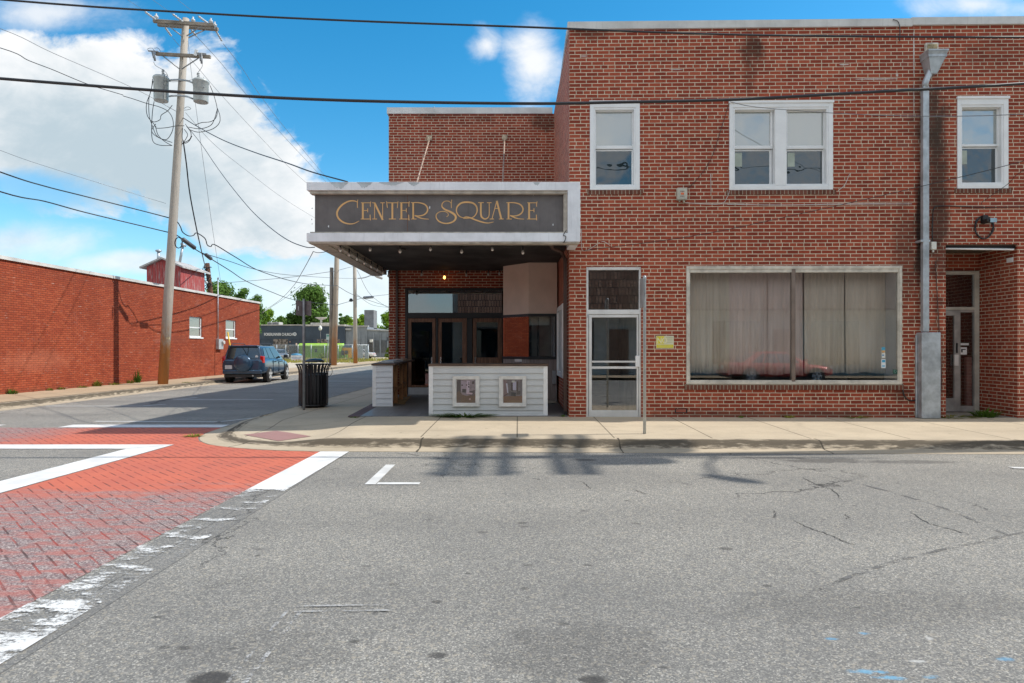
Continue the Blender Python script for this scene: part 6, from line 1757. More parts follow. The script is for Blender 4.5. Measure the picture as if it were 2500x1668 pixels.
wire('black communications cable from the left edge to the pole with a sagging loop', [(-400, 270, 15), (0, 420, 18.5), (110, 455, 21), (213, 481, 23), (405, 530, 24.9), (430, 540, 25), (440, 553, 25.2), (446, 567, 25.3), (460, 576, 25.5), (472, 575, 25.7), (480, 569, 25.8), (500, 582, 26.2), (506, 598, 26.4), (515, 602, 26.6), (525, 598, 26.8), (575, 628, 28.5), (640, 664, 33), (740, 692, 43), (825, 698, 52.3)], 0.020)
wire('lower black communications cable from the left edge past the splice box to the street', [(-400, 330, 15), (0, 468, 18.5), (110, 492, 21), (213, 520, 23), (405, 566, 24.9), (428, 573, 25), (447, 585, 25.3), (476, 608, 25.8), (495, 620, 26.5), (560, 660, 31), (600, 686, 36), (660, 712, 42), (722, 733, 46), (818, 745, 52)], 0.020)
wire('thin cable leaving the splice and sagging down the street', [(488, 616, 26), (560, 638, 29), (620, 657, 33), (700, 671, 41), (818, 679, 52.3), (870, 680, 60)], 0.014)
wire('twisted black service drop from the pole to the top of the marquee', [(447, 288, 25), (487, 312, 23.5), (546, 343, 21.5), (621, 372, 19), (700, 398, 16), (761, 420, 14), (848, 444, 12.6)], 0.015)
wire('sagging black service drop from the pole to the left end of the marquee', [(452, 303, 25), (490, 350, 24), (524, 400, 22.5), (559, 448, 21), (610, 510, 19), (656, 553, 17), (702, 586, 15), (745, 603, 13.5), (768, 604, 12.6)], 0.010)
wire('black twisted riser cable dropping from the pole to the stub pole', [(447, 342, 25), (455, 400, 25.3), (463, 470, 26), (478, 550, 27), (490, 605, 29), (500, 648, 38)], 0.024)
wire('thin guy wire running almost straight down from the pole to the meter conduit', [(459, 100, 25), (470, 200, 25.6), (497, 400, 27), (519, 560, 29.5), (538, 683, 32.8)], 0.007, M_CABLE_G)
wire('thin service wire dropping from the marquee to the far corner of the brick building', [(764, 616, 13), (740, 660, 16), (715, 700, 21), (680, 735, 28), (640, 762, 38)], 0.008, M_CABLE_G)
wire('pale thin service wire from mid span to the far corner of the brick building', [(740, 693, 43), (700, 725, 41), (665, 748, 39.5), (638, 766, 38.6)], 0.012, M_CABLE_G)
wire('curled cable end at the left end of the marquee', [(764, 614, 12.7), (775, 617, 12.5), (790, 616, 12.4), (800, 612, 12.3)], 0.006)
for k, pts in enumerate(([(826, 660, 52), (870, 650, 60), (960, 640, 72)], [(826, 700, 52), (868, 722, 60), (960, 753, 72)], [(822, 745, 52), (862, 734, 60), (900, 725, 66), (960, 718, 74)], [(872, 660, 60), (905, 720, 66), (960, 760, 74)], [(872, 720, 60), (910, 745, 70), (960, 752, 80)], [(560, 690, 60), (700, 678, 56), (818, 662, 52)])):
    wire(['pale thin line between the two right-hand poles', 'black cable sagging right from the double pole', 'cable carrying a dark splice beyond the double pole', 'thin line falling right from the far pole', 'low thin line right of the far pole', 'faint line crossing behind the big tree to the double pole'][k], pts, 0.02, M_CABLE_G if k in (0, 3, 4, 5) else M_CABLE)
def case(label, a, b_, r):
    s = MB(); a, b_ = at(*a), at(*b_); d_ = (b_ - a)
    s.tube([a, a + d_ * 0.06, a + d_ * 0.94, b_], [r * .5, r, r, r * .5], 10); tag(s.done('splice_case', mat('splice_grey', (0.09, 0.09, 0.10), 0.5), uvs=False), label, 'splice case')
case('long dark splice case hung on the lower cable right of the leaning pole', (445, 583, 25.2), (477, 607, 25.8), 0.085)
case('short dark splice case on the cable above the stub pole', (503, 622, 26.6), (515, 632, 27.2), 0.08)
case('small dark splice case on the cable beyond the far pole', (888, 727, 65), (911, 725.5, 68), 0.14)
s = MB(); s.tube([at(436 + 9 * math.cos(k * 0.4), 593 + 13 * math.sin(k * 0.4), 24.8) for k in range(17)], 0.02, 6); tag(s.done('cable_coil', M_CABLE, uvs=False), 'small black coil of cable hanging at the leaning pole', 'cable coil')

# stub pole with a tangle, behind the low building
T = Thing('utility_pole', 'short brown stub pole wrapped in loose cables behind the low brick building', 'utility pole', (at(510, 800, 40).x, 40, 0))
s = T.mb(); a = at(513.5, 712, 40); b_ = at(506, 643, 40); s.tube([(a.x + 0.05, 40, 0), a, b_], [0.17, 0.15, 0.13], 12); T.part(s, 'pole', mat('stub_pole_brown', (0.13, 0.06, 0.035), 0.9, 0, 0.3, 6))
for k in range(5):
    s = T.mb(); rr = random.Random(k); P = [at(506 + rr.uniform(-14, 12), 650 + j * 9 + rr.uniform(-3, 3), 39.8) for j in range(7)]; s.tube(cat_rom(P, 4), 0.022, 5); T.part(s, 'cable_tangle', M_CABLE, uvs=False)
s = T.mb(); a = at(504, 690, 39.7); s.lathe([(0.05, -0.08), (0.10, 0), (0.05, 0.08)], a, 8); T.part(s, 'insulator', M_PORC, uvs=False)
s = MB(); a, b_ = at(556, 811, 33), at(563, 853, 33); s.tube([(b_.x + 0.06, 33, 0.13), b_, a], 0.035, 8); tag(s.done('guy_marker', mat('yellow_guard', (0.75, 0.48, 0.02), 0.5)), 'yellow plastic guy wire guard standing behind the blue car', 'guy marker')

# far poles
def far_pole(label, bpx, bpy_, ztop, r0, r1, lean=0.0, m=M_POLE2):
    p = flat(bpx, bpy_)
    T = Thing('utility_pole', label, 'utility pole', (p.x, p.y, 0))
    s = T.mb(); s.tube([(p.x, p.y, -0.02), (p.x + lean * 0.5, p.y, ztop * 0.5), (p.x + lean, p.y, ztop)], [r0, (r0 + r1) / 2, r1], 14); T.part(s, 'pole', m)
    return T, p
T, p = far_pole('round pole of the far pair rising behind the marquee corner', 815, 896.6, 12.5, 0.23, 0.17, 0.35)
tag(T.o, 'thick timber pole with a sawn-off stub strapped to its left side, beyond the litter bin')
s = T.mb(); s.tube([(p.x - 0.26, p.y + 0.1, 0), (p.x - 0.20, p.y + 0.1, 8.0)], [0.17, 0.15], 12); T.part(s, 'stub', mat('grey_stub_wood', (0.24, 0.21, 0.18), 0.9, 0, 0.25, 4, stretch=(4, 4, 0.4)))
T, p = far_pole('slimmer timber pole with a street light arm, right of the double pole', 868, 891, 12.0, 0.19, 0.15, -0.1, M_POLE)
s = T.mb(); a = at(873, 680, 60); b_ = at(912, 670, 60); s.tube(cat_rom([a, at(890, 678, 60), b_], 4), 0.05, 6); T.part(s, 'lamp_arm', M_GALV, uvs=False)
s = T.mb(); s.tube([at(912, 671, 60), at(922, 674, 60), at(934, 680, 60)], [0.08, 0.20, 0.12], 8); T.part(s, 'lamp_head', mat('lamp_head_grey', (0.5, 0.5, 0.5), 0.4), uvs=False)
s = T.mb(); s.lathe([(0.1, 0), (0.2, 0.1), (0.1, 0.3)], at(857, 737, 60) , 8); T.part(s, 'cable_clamp', M_CABLE, uvs=False)

# ================================================================ cars
def carmat(name, c, flake=0.35):
    m, t = newmat(name)
    t.p.inputs['Base Color'].default_value = (*c, 1); t.p.inputs['Metallic'].default_value = flake; t.p.inputs['Roughness'].default_value = 0.28
    t.p.inputs['Coat Weight'].default_value = 0.8; t.p.inputs['Coat Roughness'].default_value = 0.06
    return m


M_TYRE = mat('tyre_rubber', (0.018, 0.018, 0.018), 0.8)
M_RIM = mat('alloy_rim', (0.72, 0.72, 0.72), 0.35, 0.4)
M_CARG = glass_mat('car_window_glass', 0.10, opaque=(0.015, 0.02, 0.022))
M_PLAST = mat('dark_plastic_trim', (0.03, 0.03, 0.032), 0.5)
M_TAIL = mat('red_tail_lens', (0.55, 0.012, 0.015), 0.15)
M_LENSW = mat('clear_lens', (0.65, 0.62, 0.62), 0.15)
M_PLATE = mat('number_plate', (0.62, 0.62, 0.66), 0.4)


def loft(mb, secs, m=0, smooth=True):
    """secs: x, list of (halfwidth, z) from bottom to top; mirrored"""
    rings = []
    for x, prof in secs:
        ring = [mb.b.verts.new((x, w_, z)) for w_, z in prof] + [mb.b.verts.new((x, -w_, z)) for w_, z in reversed(prof)]
        rings.append(ring)
    n = len(rings[0])
    for i in range(len(rings) - 1):
        for k in range(n):
            f = mb.b.faces.new((rings[i][k], rings[i][(k + 1) % n], rings[i + 1][(k + 1) % n], rings[i + 1][k])); f.smooth = smooth; f.material_index = m
    mb.b.faces.new(rings[0][::-1]).material_index = m; mb.b.faces.new(rings[-1]).material_index = m


def make_car(name, label, cat, kind, paint, loc, rz):
    """local axes: x forward, y left, z up; origin under the middle of the car"""
    T = Thing(name, label, cat, (0, 0, 0), Frame(loc[0], loc[1], rz, loc[2] if len(loc) > 2 else 0))
    suv = kind == 'suv'
    HW = 0.905 if suv else 0.87
    wb = (1.33, -1.33) if suv else (1.38, -1.35)
    wr = 0.355 if suv else 0.315
    belt = 1.02 if suv else 0.86; top = 1.66 if suv else 1.40
    if suv:
        secs = [(-2.18, [(0.70, .46), (0.80, .55), (0.84, .75), (0.80, .98), (0.70, 1.02)]), (-2.10, [(0.78, .34), (0.89, .50), (0.90, .76), (0.87, 1.0), (0.80, 1.05)]), (-1.6, [(0.80, .30), (0.905, .45), (0.915, .78), (0.88, 1.02), (0.80, 1.07)]), (0, [(0.80, .26), (0.90, .40), (0.91, .75), (0.885, 1.0), (0.80, 1.05)]),
                (0.95, [(0.80, .27), (0.90, .42), (0.91, .75), (0.86, .97), (0.78, 1.03)]), (1.75, [(0.78, .32), (0.885, .45), (0.885, .70), (0.80, .90), (0.62, .94)]), (2.08, [(0.70, .34), (0.80, .45), (0.80, .66), (0.70, .82), (0.5, .85)]), (2.2, [(0.55, .40), (0.62, .48), (0.62, .62), (0.55, .72), (0.4, .74)])]
        gh = [(-2.10, 0.80, belt + .02, None), ]
        G = dict(bx=(-2.12, 1.05), tx=(-1.98, 0.12), bw=0.82, tw=0.66)
    else:
        secs = [(-2.32, [(0.62, .42), (0.72, .50), (0.72, .70), (0.66, .84), (0.5, .86)]), (-2.2, [(0.74, .32), (0.83, .46), (0.84, .70), (0.78, .88), (0.6, .92)]), (-1.4, [(0.78, .26), (0.87, .40), (0.875, .68), (0.82, .88), (0.7, .92)]), (0, [(0.78, .22), (0.87, .36), (0.875, .66), (0.83, .86), (0.7, .90)]),
                (0.9, [(0.78, .23), (0.87, .38), (0.87, .66), (0.81, .83), (0.68, .88)]), (1.9, [(0.74, .28), (0.83, .42), (0.83, .60), (0.72, .74), (0.55, .78)]), (2.25, [(0.66, .32), (0.72, .42), (0.72, .56), (0.62, .66), (0.45, .68)])]
        G = dict(bx=(-1.75, 1.10), tx=(-1.0, 0.25), bw=0.78, tw=0.60)
    s = T.mb(); loft(s, secs)
    body = T.part(s, 'body', paint, uvs=False, subsurf=2)
    bz_ = belt - 0.02
    (b0, b1), (t0, t1), bw, tw = G['bx'], G['tx'], G['bw'], G['tw']
    s = T.mb()
    mids = []
    for k in (0.0, 0.35, 0.75, 1.0):
        mids.append([(b0 + (t0 - b0) * k, bw + (tw - bw) * k, bz_ + (top - 0.06 - bz_) * k), (b1 + (t1 - b1) * k, bw + (tw - bw) * k, bz_ + (top - 0.06 - bz_) * k)])
    v = []
    for (r_, f_) in mids:
        v.append([s.b.verts.new((r_[0], r_[1], r_[2])), s.b.verts.new((f_[0], f_[1], f_[2])), s.b.verts.new((f_[0], -f_[1], f_[2])), s.b.verts.new((r_[0], -r_[1], r_[2]))])
    for i in range(3):
        for k in range(4): s.b.faces.new((v[i][k], v[i][(k + 1) % 4], v[i + 1][(k + 1) % 4], v[i + 1][k]))
    c0 = s.b.verts.new(((t0 + t1) / 2, 0, top)); 
    for k in range(4): s.b.faces.new((v[3][k], v[3][(k + 1) % 4], c0))
    T.part(s, 'cabin', paint, uvs=False, bevel=0.05, bseg=3, smooth=True)

    def gp(name_, kx0, kx1, z0k, z1k, off=0.012):
        for sy in (1, -1):
            s = T.mb(); P = []
            for kx, kz in ((kx0[0], z0k), (kx1[0], z0k), (kx1[1], z1k), (kx0[1], z1k)):
                xb_ = b0 + (b1 - b0) * kx; xt = t0 + (t1 - t0) * kx
                x_ = xb_ + (xt - xb_) * kz; w_ = bw + (tw - bw) * kz + off; z_ = bz_ + (top - 0.06 - bz_) * kz
                P.append((x_, sy * w_, z_))
            s.prism(P, (0, sy * 0.004, 0)); T.part(s, name_, M_CARG, uvs=False)
    gp('rear_door_window' if suv else 'rear_window', (0.33, 0.33), (0.56, 0.56), 0.10, 0.88)
    gp('front_door_window', (0.585, 0.585), (0.90, 0.93), 0.10, 0.88)
    gp('quarter_window', (0.13, 0.17) if suv else (0.14, 0.2), (0.305, 0.305), 0.16 if suv else 0.12, 0.86)
    for nm, ba, ta, sgn in (('rear_windscreen', b0, t0, -1), ('windscreen', b1, t1, 1)):
        s = T.mb(); P = []
        for (sy, kz) in ((-1, 0.12), (1, 0.12), (1, 0.90), (-1, 0.90)):
            P.append((ba + (ta - ba) * kz + sgn * 0.012, sy * (bw + (tw - bw) * kz - 0.06), bz_ + (top - 0.06 - bz_) * kz))
        s.prism(P, (sgn * 0.004, 0, 0)); T.part(s, nm, M_CARG, uvs=False)
    for wx in wb:
        for sy in (1, -1):
            s = T.mb(); s.lathe([(wr * 1.0, 0), (wr * 1.14, 0.01), (wr * 1.14, 0.03)], (wx, sy * (HW - 0.02) - (0.015 if sy > 0 else 0.015), wr + 0.01), 24, 'y'); T.part(s, 'wheel_arch', M_BLACK, uvs=False)
            s = T.mb(); yy = sy * (HW - 0.10); s.lathe([(wr * 0.62, -0.115), (wr * 0.93, -0.115), (wr, -0.08), (wr, 0.08), (wr * 0.93, 0.115), (wr * 0.62, 0.115)], (wx, yy, wr), 28, 'y')
            wl = T.part(s, 'wheel', M_TYRE, uvs=False)
            s = T.mb()
            s.lathe([(wr * 0.64, 0), (wr * 0.66, 0.012), (wr * 0.60, 0.02)], (wx, yy + sy * 0.112 - (0.0 if sy > 0 else 0.02), wr), 24, 'y', m=1)
            for k in range(5):
                a = k * 2 * math.pi / 5 + 0.3
                ex, ez = math.cos(a), math.sin(a); q = Vector((-ez, 0, ex)) * wr * 0.12
                c1 = Vector((wx, yy + sy * 0.125, wr)); c2 = c1 + Vector((ex, 0, ez)) * wr * 0.62
                s.prism([c1 - q * 0.8, c2 - q * 1.3, c2 + q * 1.3, c1 + q * 0.8], (0, sy * 0.02, 0), 0)
            s.lathe([(wr * 0.66, 0), (wr * 0.60, 0.018), (wr * 0.58, 0.002)], (wx, yy + sy * 0.128, wr), 24, 'y', m=0)
            T.part(s, 'rim', [M_RIM, M_PLAST], wl, uvs=False)
    rx = secs[0][0]
    for sy in (1, -1):
        for xs_ in (-0.82, 0.05, 0.98):
            s = T.mb(); s.box(xs_, xs_ + 0.012, sy * (HW - 0.01), sy * (HW + 0.012), 0.34, belt - 0.04); T.part(s, 'door_seam', M_BLACK, uvs=False)
    for sy in (1, -1):
        s = T.mb()
        if suv: s.prism([(rx + 0.06, sy * 0.68, 0.85), (rx + 0.06, sy * 0.87, 0.87), (rx + 0.06, sy * 0.86, 1.16), (rx + 0.08, sy * 0.72, 1.18)], (0.20, sy * 0.015, 0))
        else: s.prism([(rx - 0.005, sy * 0.42, 0.62), (rx + 0.02, sy * 0.76, 0.63), (rx + 0.02, sy * 0.75, 0.78), (rx - 0.005, sy * 0.42, 0.78)], (0.18, 0, 0))
        T.part(s, 'tail_light', M_TAIL, uvs=False, bevel=0.015)
        if suv:
            s = T.mb(); s.prism([(rx + 0.052, sy * 0.70, 0.87), (rx + 0.052, sy * 0.82, 0.88), (rx + 0.052, sy * 0.82, 0.96), (rx + 0.052, sy * 0.70, 0.95)], (0.01, 0, 0)); T.part(s, 'reversing_light', M_LENSW, uvs=False)
            s = T.mb(); s.box(rx - 0.035, rx - 0.02, sy * 0.56, sy * 0.78, 0.50, 0.54); T.part(s, 'reflector', M_TAIL, uvs=False)
        s = T.mb(); fx = secs[-1][0]
        s.prism([(fx - 0.12, sy * 0.48, 0.62), (fx - 0.22, sy * 0.78, 0.62), (fx - 0.34, sy * 0.80, 0.76), (fx - 0.14, sy * 0.50, 0.74)], (0.06, 0, 0)); T.part(s, 'headlight', M_LENSW, uvs=False, bevel=0.01)
        s = T.mb(); mxp = b1 - 0.28; s.box(mxp, mxp + 0.14, sy * (bw + 0.08), sy * (bw + 0.27), belt + 0.05, belt + 0.19); T.part(s, 'wing_mirror', paint if not suv else M_PLAST, uvs=False, bevel=0.03, bseg=2)
        s = T.mb()
        for hx in (-0.55, 0.35): s.box(hx, hx + 0.17, sy * (HW - 0.005), sy * (HW + 0.03), belt - 0.13, belt - 0.09)
        T.part(s, 'door_handles', M_PLAST if suv else paint, uvs=False)
        if suv:
            s = T.mb(); s.tube([(-1.75, sy * 0.60, top - 0.03), (-1.6, sy * 0.60, top + 0.05), (-0.2, sy * 0.60, top + 0.055), (0.0, sy * 0.60, top - 0.0)], 0.02, 6); T.part(s, 'roof_rail', M_PLAST, uvs=False)
    s = T.mb(); s.box(rx - 0.05, rx + 0.1, -0.82, 0.82, 0.40 if suv else 0.36, 0.58 if suv else 0.56); T.part(s, 'rear_bumper', paint, uvs=False, bevel=0.05, bseg=3)
    s = T.mb(); s.box(rx + 0.05, rx + 0.15, -0.78, 0.78, 0.26, 0.39); s.box(-1.0, 1.0, -0.86, 0.86, 0.22, 0.27); T.part(s, 'skirt', M_PLAST, uvs=False, bevel=0.01)
    s = T.mb()
    if suv: s.box(rx - 0.012, rx + 0.05, 0.42, 0.72, 0.62, 0.78)
    else: s.box(rx - 0.02, rx + 0.02, -0.16, 0.16, 0.62, 0.76)
    pl = T.part(s, 'number_plate', M_PLATE, uvs=False)
    if suv:
        s = T.mb(); s.lathe([(0.30, 0.02), (0.36, 0.0), (0.375, -0.06), (0.37, -0.15), (0.33, -0.20), (0.20, -0.225), (0.02, -0.23)], (rx + 0.03, -0.05, 0.86), 32, 'x'); T.part(s, 'spare_wheel_cover', paint, uvs=False)
        s = T.mb(); s.prism([(rx + 0.02, 0.70, 0.98), (rx + 0.02, -0.70, 0.98), (rx - 0.0, -0.68, 0.60), (rx - 0.0, 0.68, 0.60)], (0.03, 0, 0)); T.part(s, 'tailgate', paint, uvs=False, bevel=0.01)
        s = T.mb(); s.box(rx - 0.01, rx + 0.02, 0.40, 0.74, 0.60, 0.80); T.part(s, 'plate_recess', M_PLAST, uvs=False)
        s = T.mb(); s.box(t0 - 0.16, t0 + 0.10, -0.62, 0.62, top - 0.08, top - 0.03); T.part(s, 'spoiler', paint, uvs=False, bevel=0.02, bseg=2)
        s = T.mb(); s.lathe([(0.065, 0), (0.065, 0.004)], (b0 + (t0 - b0) * 0.24 - 0.022, -0.58, bz_ + (top - 0.06 - bz_) * 0.24), 16, 'x'); T.part(s, 'oval_sticker', M_WTRIM, uvs=False)
        s = T.mb(); s.tube([(rx - 0.02, -0.45, 0.33), (rx + 0.2, -0.45, 0.34)], 0.03, 8); T.part(s, 'exhaust', M_CHROME, uvs=False)
    return T


gxx = lambda p, Y: at(p, 800, Y).x
CARX, CARY, CRZ = -11.72, 30.32, R(90 + 3.5)
make_car('parked_car', 'blue compact sport utility car with a round spare wheel cover, parked at the brick building', 'car', 'suv', carmat('steel_blue_car_paint', (0.028, 0.068, 0.125), 0.35), (CARX, CARY), CRZ)
p = flat(696, 879.5)
make_car('parked_car', 'silver sedan parked behind the chain-link fence near the dark church wall', 'car', 'sedan', carmat('silver_car_paint', (0.40, 0.41, 0.44), 0.5), (p.x - 1.2, p.y + 1.5), R(-60))
make_car('parked_car', 'white car mostly hidden behind the narrow grey slatted panel', 'car', 'sedan', carmat('white_car_paint', (0.62, 0.60, 0.60), 0.0), (gxx(912, 97) - 2.2, 97.5), R(180))
make_car('parked_car', 'red sedan parked across the street, seen only mirrored in the shop window', 'car', 'sedan', carmat('red_car_paint', (0.60, 0.02, 0.02), 0.1), (10.9, -3.4), R(0))

# ================================================================ beyond the side street
M_CHD = mat('charcoal_wall_paint', (0.045, 0.062, 0.085), 0.8, 0, 0.1, 0.8)
M_CHG = mat('mid_grey_wall_paint', (0.24, 0.26, 0.28), 0.8, 0, 0.1, 0.8)
YC = 112.0
gx = lambda p, Y=YC: at(p, 800, Y).x
gz = lambda p, Y=YC: at(1000, p, Y).z
T = Thing('church_building', 'long charcoal painted building lettered FORERUNNER CHURCH beyond the fence', 'building', (gx(720), YC, 0))
s = T.mb(); s.box(gx(560), gx(841), YC, YC + 25, 0, gz(795)); T.part(s, 'wall', M_CHD)
s = T.mb(); s.box(gx(560) - .2, gx(737), YC - 0.15, YC + 25, gz(795) + .01, gz(792.8)); s.box(gx(737) + 0.01, gx(842), YC - 0.15, YC + 25, gz(796.5), gz(792.5)); T.part(s, 'coping', mat('pale_church_coping', (0.5, 0.46, 0.42)))
for a, b_ in ((667.5, 703), (774, 830)):
    s = T.mb(); s.box(gx(a), gx(b_), YC - 0.06, YC, gz(850), gz(828)); T.part(s, 'boarded_window', mat('mottled_board', (0.20, 0.17, 0.15), 0.9, 0, 0.4, 3))
for a, b_, c in ((634, 662, 828), (711, 765, 828)):
    s = T.mb(); ring(s, gx(a), gx(b_), gz(872), gz(c), 0.15, 0.15, 0.15, 0.15, YC - 0.05, YC); T.part(s, 'wall_panel', mat('charcoal_trim', (0.035, 0.048, 0.07), 0.8))
tm = text_mesh('lettering', 'FORERUNNER CHURCH', 0.56, mat('white_sign_letters', (0.72, 0.72, 0.72), 0.6), T.o, Vector((gx(645.3), YC - 0.12, gz(819.8))) - T.base, (R(90), 0, 0), extrude=0.02, bold=0.008, sx=0.955)
wtxt = max(v.co.x for v in tm.data.vertices)
tm.scale = ((gx(715) - gx(645.3)) / wtxt, (gz(813) - gz(819.8)) / max(v.co.y for v in tm.data.vertices), 1)
s = T.mb(); c = Vector((gx(720), YC - 0.1, gz(816))); s.lathe([(0.30, 0), (0.30, 0.05)], c, 24, 'y', m=0); s.lathe([(0.19, -0.03), (0.19, -0.005)], c, 20, 'y', m=1); s.prism([c + Vector((-.06, -.05, .10)), c + Vector((-.06, -.05, -.10)), c + Vector((.11, -.05, 0))], (0, -0.01, 0), 0); T.part(s, 'round_emblem', [MATS['white_sign_letters'], mat('emblem_grey', (0.25, 0.28, 0.32))], uvs=False)
T2 = Thing('grey_building', 'lighter grey painted building with pilasters and a square chimney block, right of the church wall', 'building', (gx(880), YC + 0.5, 0))
G0 = lambda p: gx(p, YC + 0.6); GZ_ = lambda p: gz(p, YC + 0.6)
s = T2.mb(); s.prism([(gx(841.5), YC + 0.6, 0), (G0(896), YC + 0.6, 0), (G0(896), YC + 0.6, GZ_(798)), (gx(841.5), YC + 0.6, GZ_(796))], (0, 22, 0)); s.prism([(G0(896) + 0.01, YC + 0.7, 0), (G0(1010), YC + 0.7, 0), (G0(1010), YC + 0.7, GZ_(811)), (G0(896) + 0.01, YC + 0.7, GZ_(806.5))], (0, 22, 0))
T2.part(s, 'wall', M_CHG)
s = T2.mb(); s.box(gx(841), G0(900), YC + 0.2, YC + 1, GZ_(798), GZ_(795)); s.prism([(G0(896), YC + 0.4, GZ_(806.5)), (G0(1010), YC + 0.4, GZ_(811)), (G0(1010), YC + 0.4, GZ_(808.5)), (G0(896), YC + 0.4, GZ_(804))], (0, 0.5, 0)); s.box(gx(842), G0(858), YC + 0.2, YC + 0.6, GZ_(806), GZ_(802)); T2.part(s, 'cornice', mat('pale_cornice', (0.40, 0.39, 0.37)))
for a in (861, 878, 895, 912, 928, 946):
    s = T2.mb(); s.box(G0(a), G0(a + 2), YC + 0.35, YC + 0.6, 0, GZ_(813)); T2.part(s, 'pilaster', M_CHG)
for a, b_, c in ((899, 906, 831), (914, 925, 831), (931, 943, 831)):
    s = T2.mb(); s.box(G0(a), G0(b_), YC + 0.55, YC + 0.61, GZ_(861), GZ_(c)); T2.part(s, 'loading_door', mat('dark_grey_door', (0.10, 0.105, 0.11)))  # doors in one even dark grey
s = T2.mb(); s.box(G0(872), G0(896), YC + 6, YC + 9, GZ_(800), gz(757, YC + 6)); T2.part(s, 'chimney_block', mat('block_grey', (0.20, 0.20, 0.20), 0.9, 0, 0.1, 1.5))
s = T2.mb(); s.box(G0(908), G0(914), YC - 1.2, YC - 0.5, GZ_(836), GZ_(829), 0)
for k in range(4): s.tube([(G0(906 + k * 3), YC - 0.9, 0), (G0(906.5 + k * 2.7), YC - 0.9, GZ_(834))], 0.08, 6, m=1)
tag(s.done('ductwork', [mat('white_duct', (0.65, 0.63, 0.58)), mat('dark_pipes', (0.09, 0.08, 0.07))]), 'white box on dark pipes outside the grey building', 'ductwork')
for k, (a, b_, c, e, lab) in enumerate(((653, 664, 787, 794, 'left grey cooling unit on the church roof'), (664.5, 681, 786.5, 794, 'right grey cooling unit on the church roof'))):
    s = MB(); s.box(gx(a, 116), gx(b_, 116), 116, 118, gz(c + 8, 116), gz(c, 116), 0); s.box(gx(a, 116) + .1, gx(b_, 116) - .1, 115.93, 115.99, gz(c + 7, 116), gz(c + 1.5, 116), 1); tag(s.done('cooling_unit', [mat('unit_grey', (0.45, 0.43, 0.40)), mat('unit_grille', (0.16, 0.16, 0.16))]), lab, 'cooling unit')
s = MB(); a = at(784, 793, 120); s.tube([(a.x, 120, 5.2), (a.x, 120, gz(778, 120))], 0.2, 8); s.lathe([(0.25, -0.1), (0.9, 0.2), (1.1, 0.3), (1.1, 0.35)], (a.x, 120, gz(780, 120)), 12); s.box(a.x - 2, a.x + 2.2, 120.2, 121, 5.2, gz(788, 120)); tag(s.done('roof_vent', mat('pale_vent', (0.6, 0.56, 0.5))), 'pale flared vent on the church roof in front of the big tree', 'roof vent')

# containers in the yard
M_GRN = mat('lime_green_paint', (0.16, 0.30, 0.035), 0.6, 0, 0.12, 1.0); M_GRNT = mat('bright_lime_paint', (0.36, 0.60, 0.05), 0.5, 0, 0.05)
YG = 93.0; cgx = lambda p: gx(p, YG); cgz = lambda p: gz(p, YG)
T = Thing('green_container', 'long lime green ribbed waste container behind the chain-link fence', 'container', (cgx(780), YG, 0))
s = T.mb(); s.box(cgx(726), cgx(833), YG, YG + 2.4, 0.1, cgz(845))
k = cgx(727)
while k < cgx(831): s.box(k, k + 0.08, YG - 0.07, YG - 0.001, 0.2, cgz(846)); k += 0.28
T.part(s, 'body', M_GRN)
s = T.mb(); s.prism([(cgx(725), YG - 0.1, cgz(845) + .01), (cgx(834), YG - 0.1, cgz(845) + .01), (cgx(832), YG + 0.5, cgz(838.5)), (cgx(729), YG + 0.5, cgz(838.5))], (0, 1.4, 0.02)); s.box(cgx(826), cgx(834), YG - 0.12, YG - 0.072, cgz(858), cgz(845)); T.part(s, 'lid', M_GRNT)
s = T.mb(); s.box(cgx(769), cgx(775), YG - 0.1, YG - 0.072, cgz(860), cgz(852)); T.part(s, 'sign_panel', mat('dark_panel', (0.05, 0.06, 0.05)))
T = Thing('skip_bin', 'orange and green front-load bins with dark lids right of the long green container', 'waste bin', (cgx(852), YG, 0))
s = T.mb(); s.box(cgx(834.5), cgx(860), YG + 0.2, YG + 2, 0.2, cgz(849)); T.part(s, 'body', mat('orange_bin_paint', (0.70, 0.33, 0.02), 0.5, 0, 0.1))
s = T.mb(); s.prism([(cgx(834.5), YG + 0.15, cgz(849) + .01), (cgx(860), YG + 0.15, cgz(849) + .01), (cgx(860), YG + 1.5, cgz(843.5)), (cgx(834.5), YG + 1.5, cgz(843.5))], (0, 0.3, 0)); T.part(s, 'lid', M_PLAST)
s = T.mb(); s.box(cgx(835), cgx(840.5), YG - 0.2, YG + 0.1, 0.2, cgz(868)); s.box(cgx(843), cgx(849), YG - 0.2, YG + 0.1, 0.2, cgz(866)); T.part(s, 'green_front', M_GRN)
s = T.mb(); s.box(cgx(842), cgx(849), YG - 0.1, YG + 0.15, cgz(864), cgz(856)); s.box(cgx(834), cgx(839), YG - 0.15, YG + 0.15, cgz(869), cgz(856)); T.part(s, 'dark_pocket', M_PLAST)
for k, (a, b_, lab) in enumerate(((861, 885.5, 'wide grey slatted fence enclosure right of the bins'), (890.5, 900, 'narrow grey slatted fence panel at the end of the enclosure'))):
    s = MB(); YE = 90.0; s.box(gx(a, YE), gx(b_, YE), YE, YE + 0.12, 0, gz(842, YE)); x_ = gx(a, YE)
    while x_ < gx(b_, YE): s.box(x_, x_ + 0.05, YE - 0.05, YE - 0.001, 0, gz(842, YE) - .05); x_ += 0.14
    s.box(gx(a, YE) - .05, gx(b_, YE) + .05, YE - 0.08, YE - 0.051, gz(843, YE), gz(841.5, YE))
    tag(s.done('slatted_enclosure', mat('grey_slats', (0.40, 0.43, 0.43), 0.7, 0, 0.1, 2)), lab, 'fence panel')

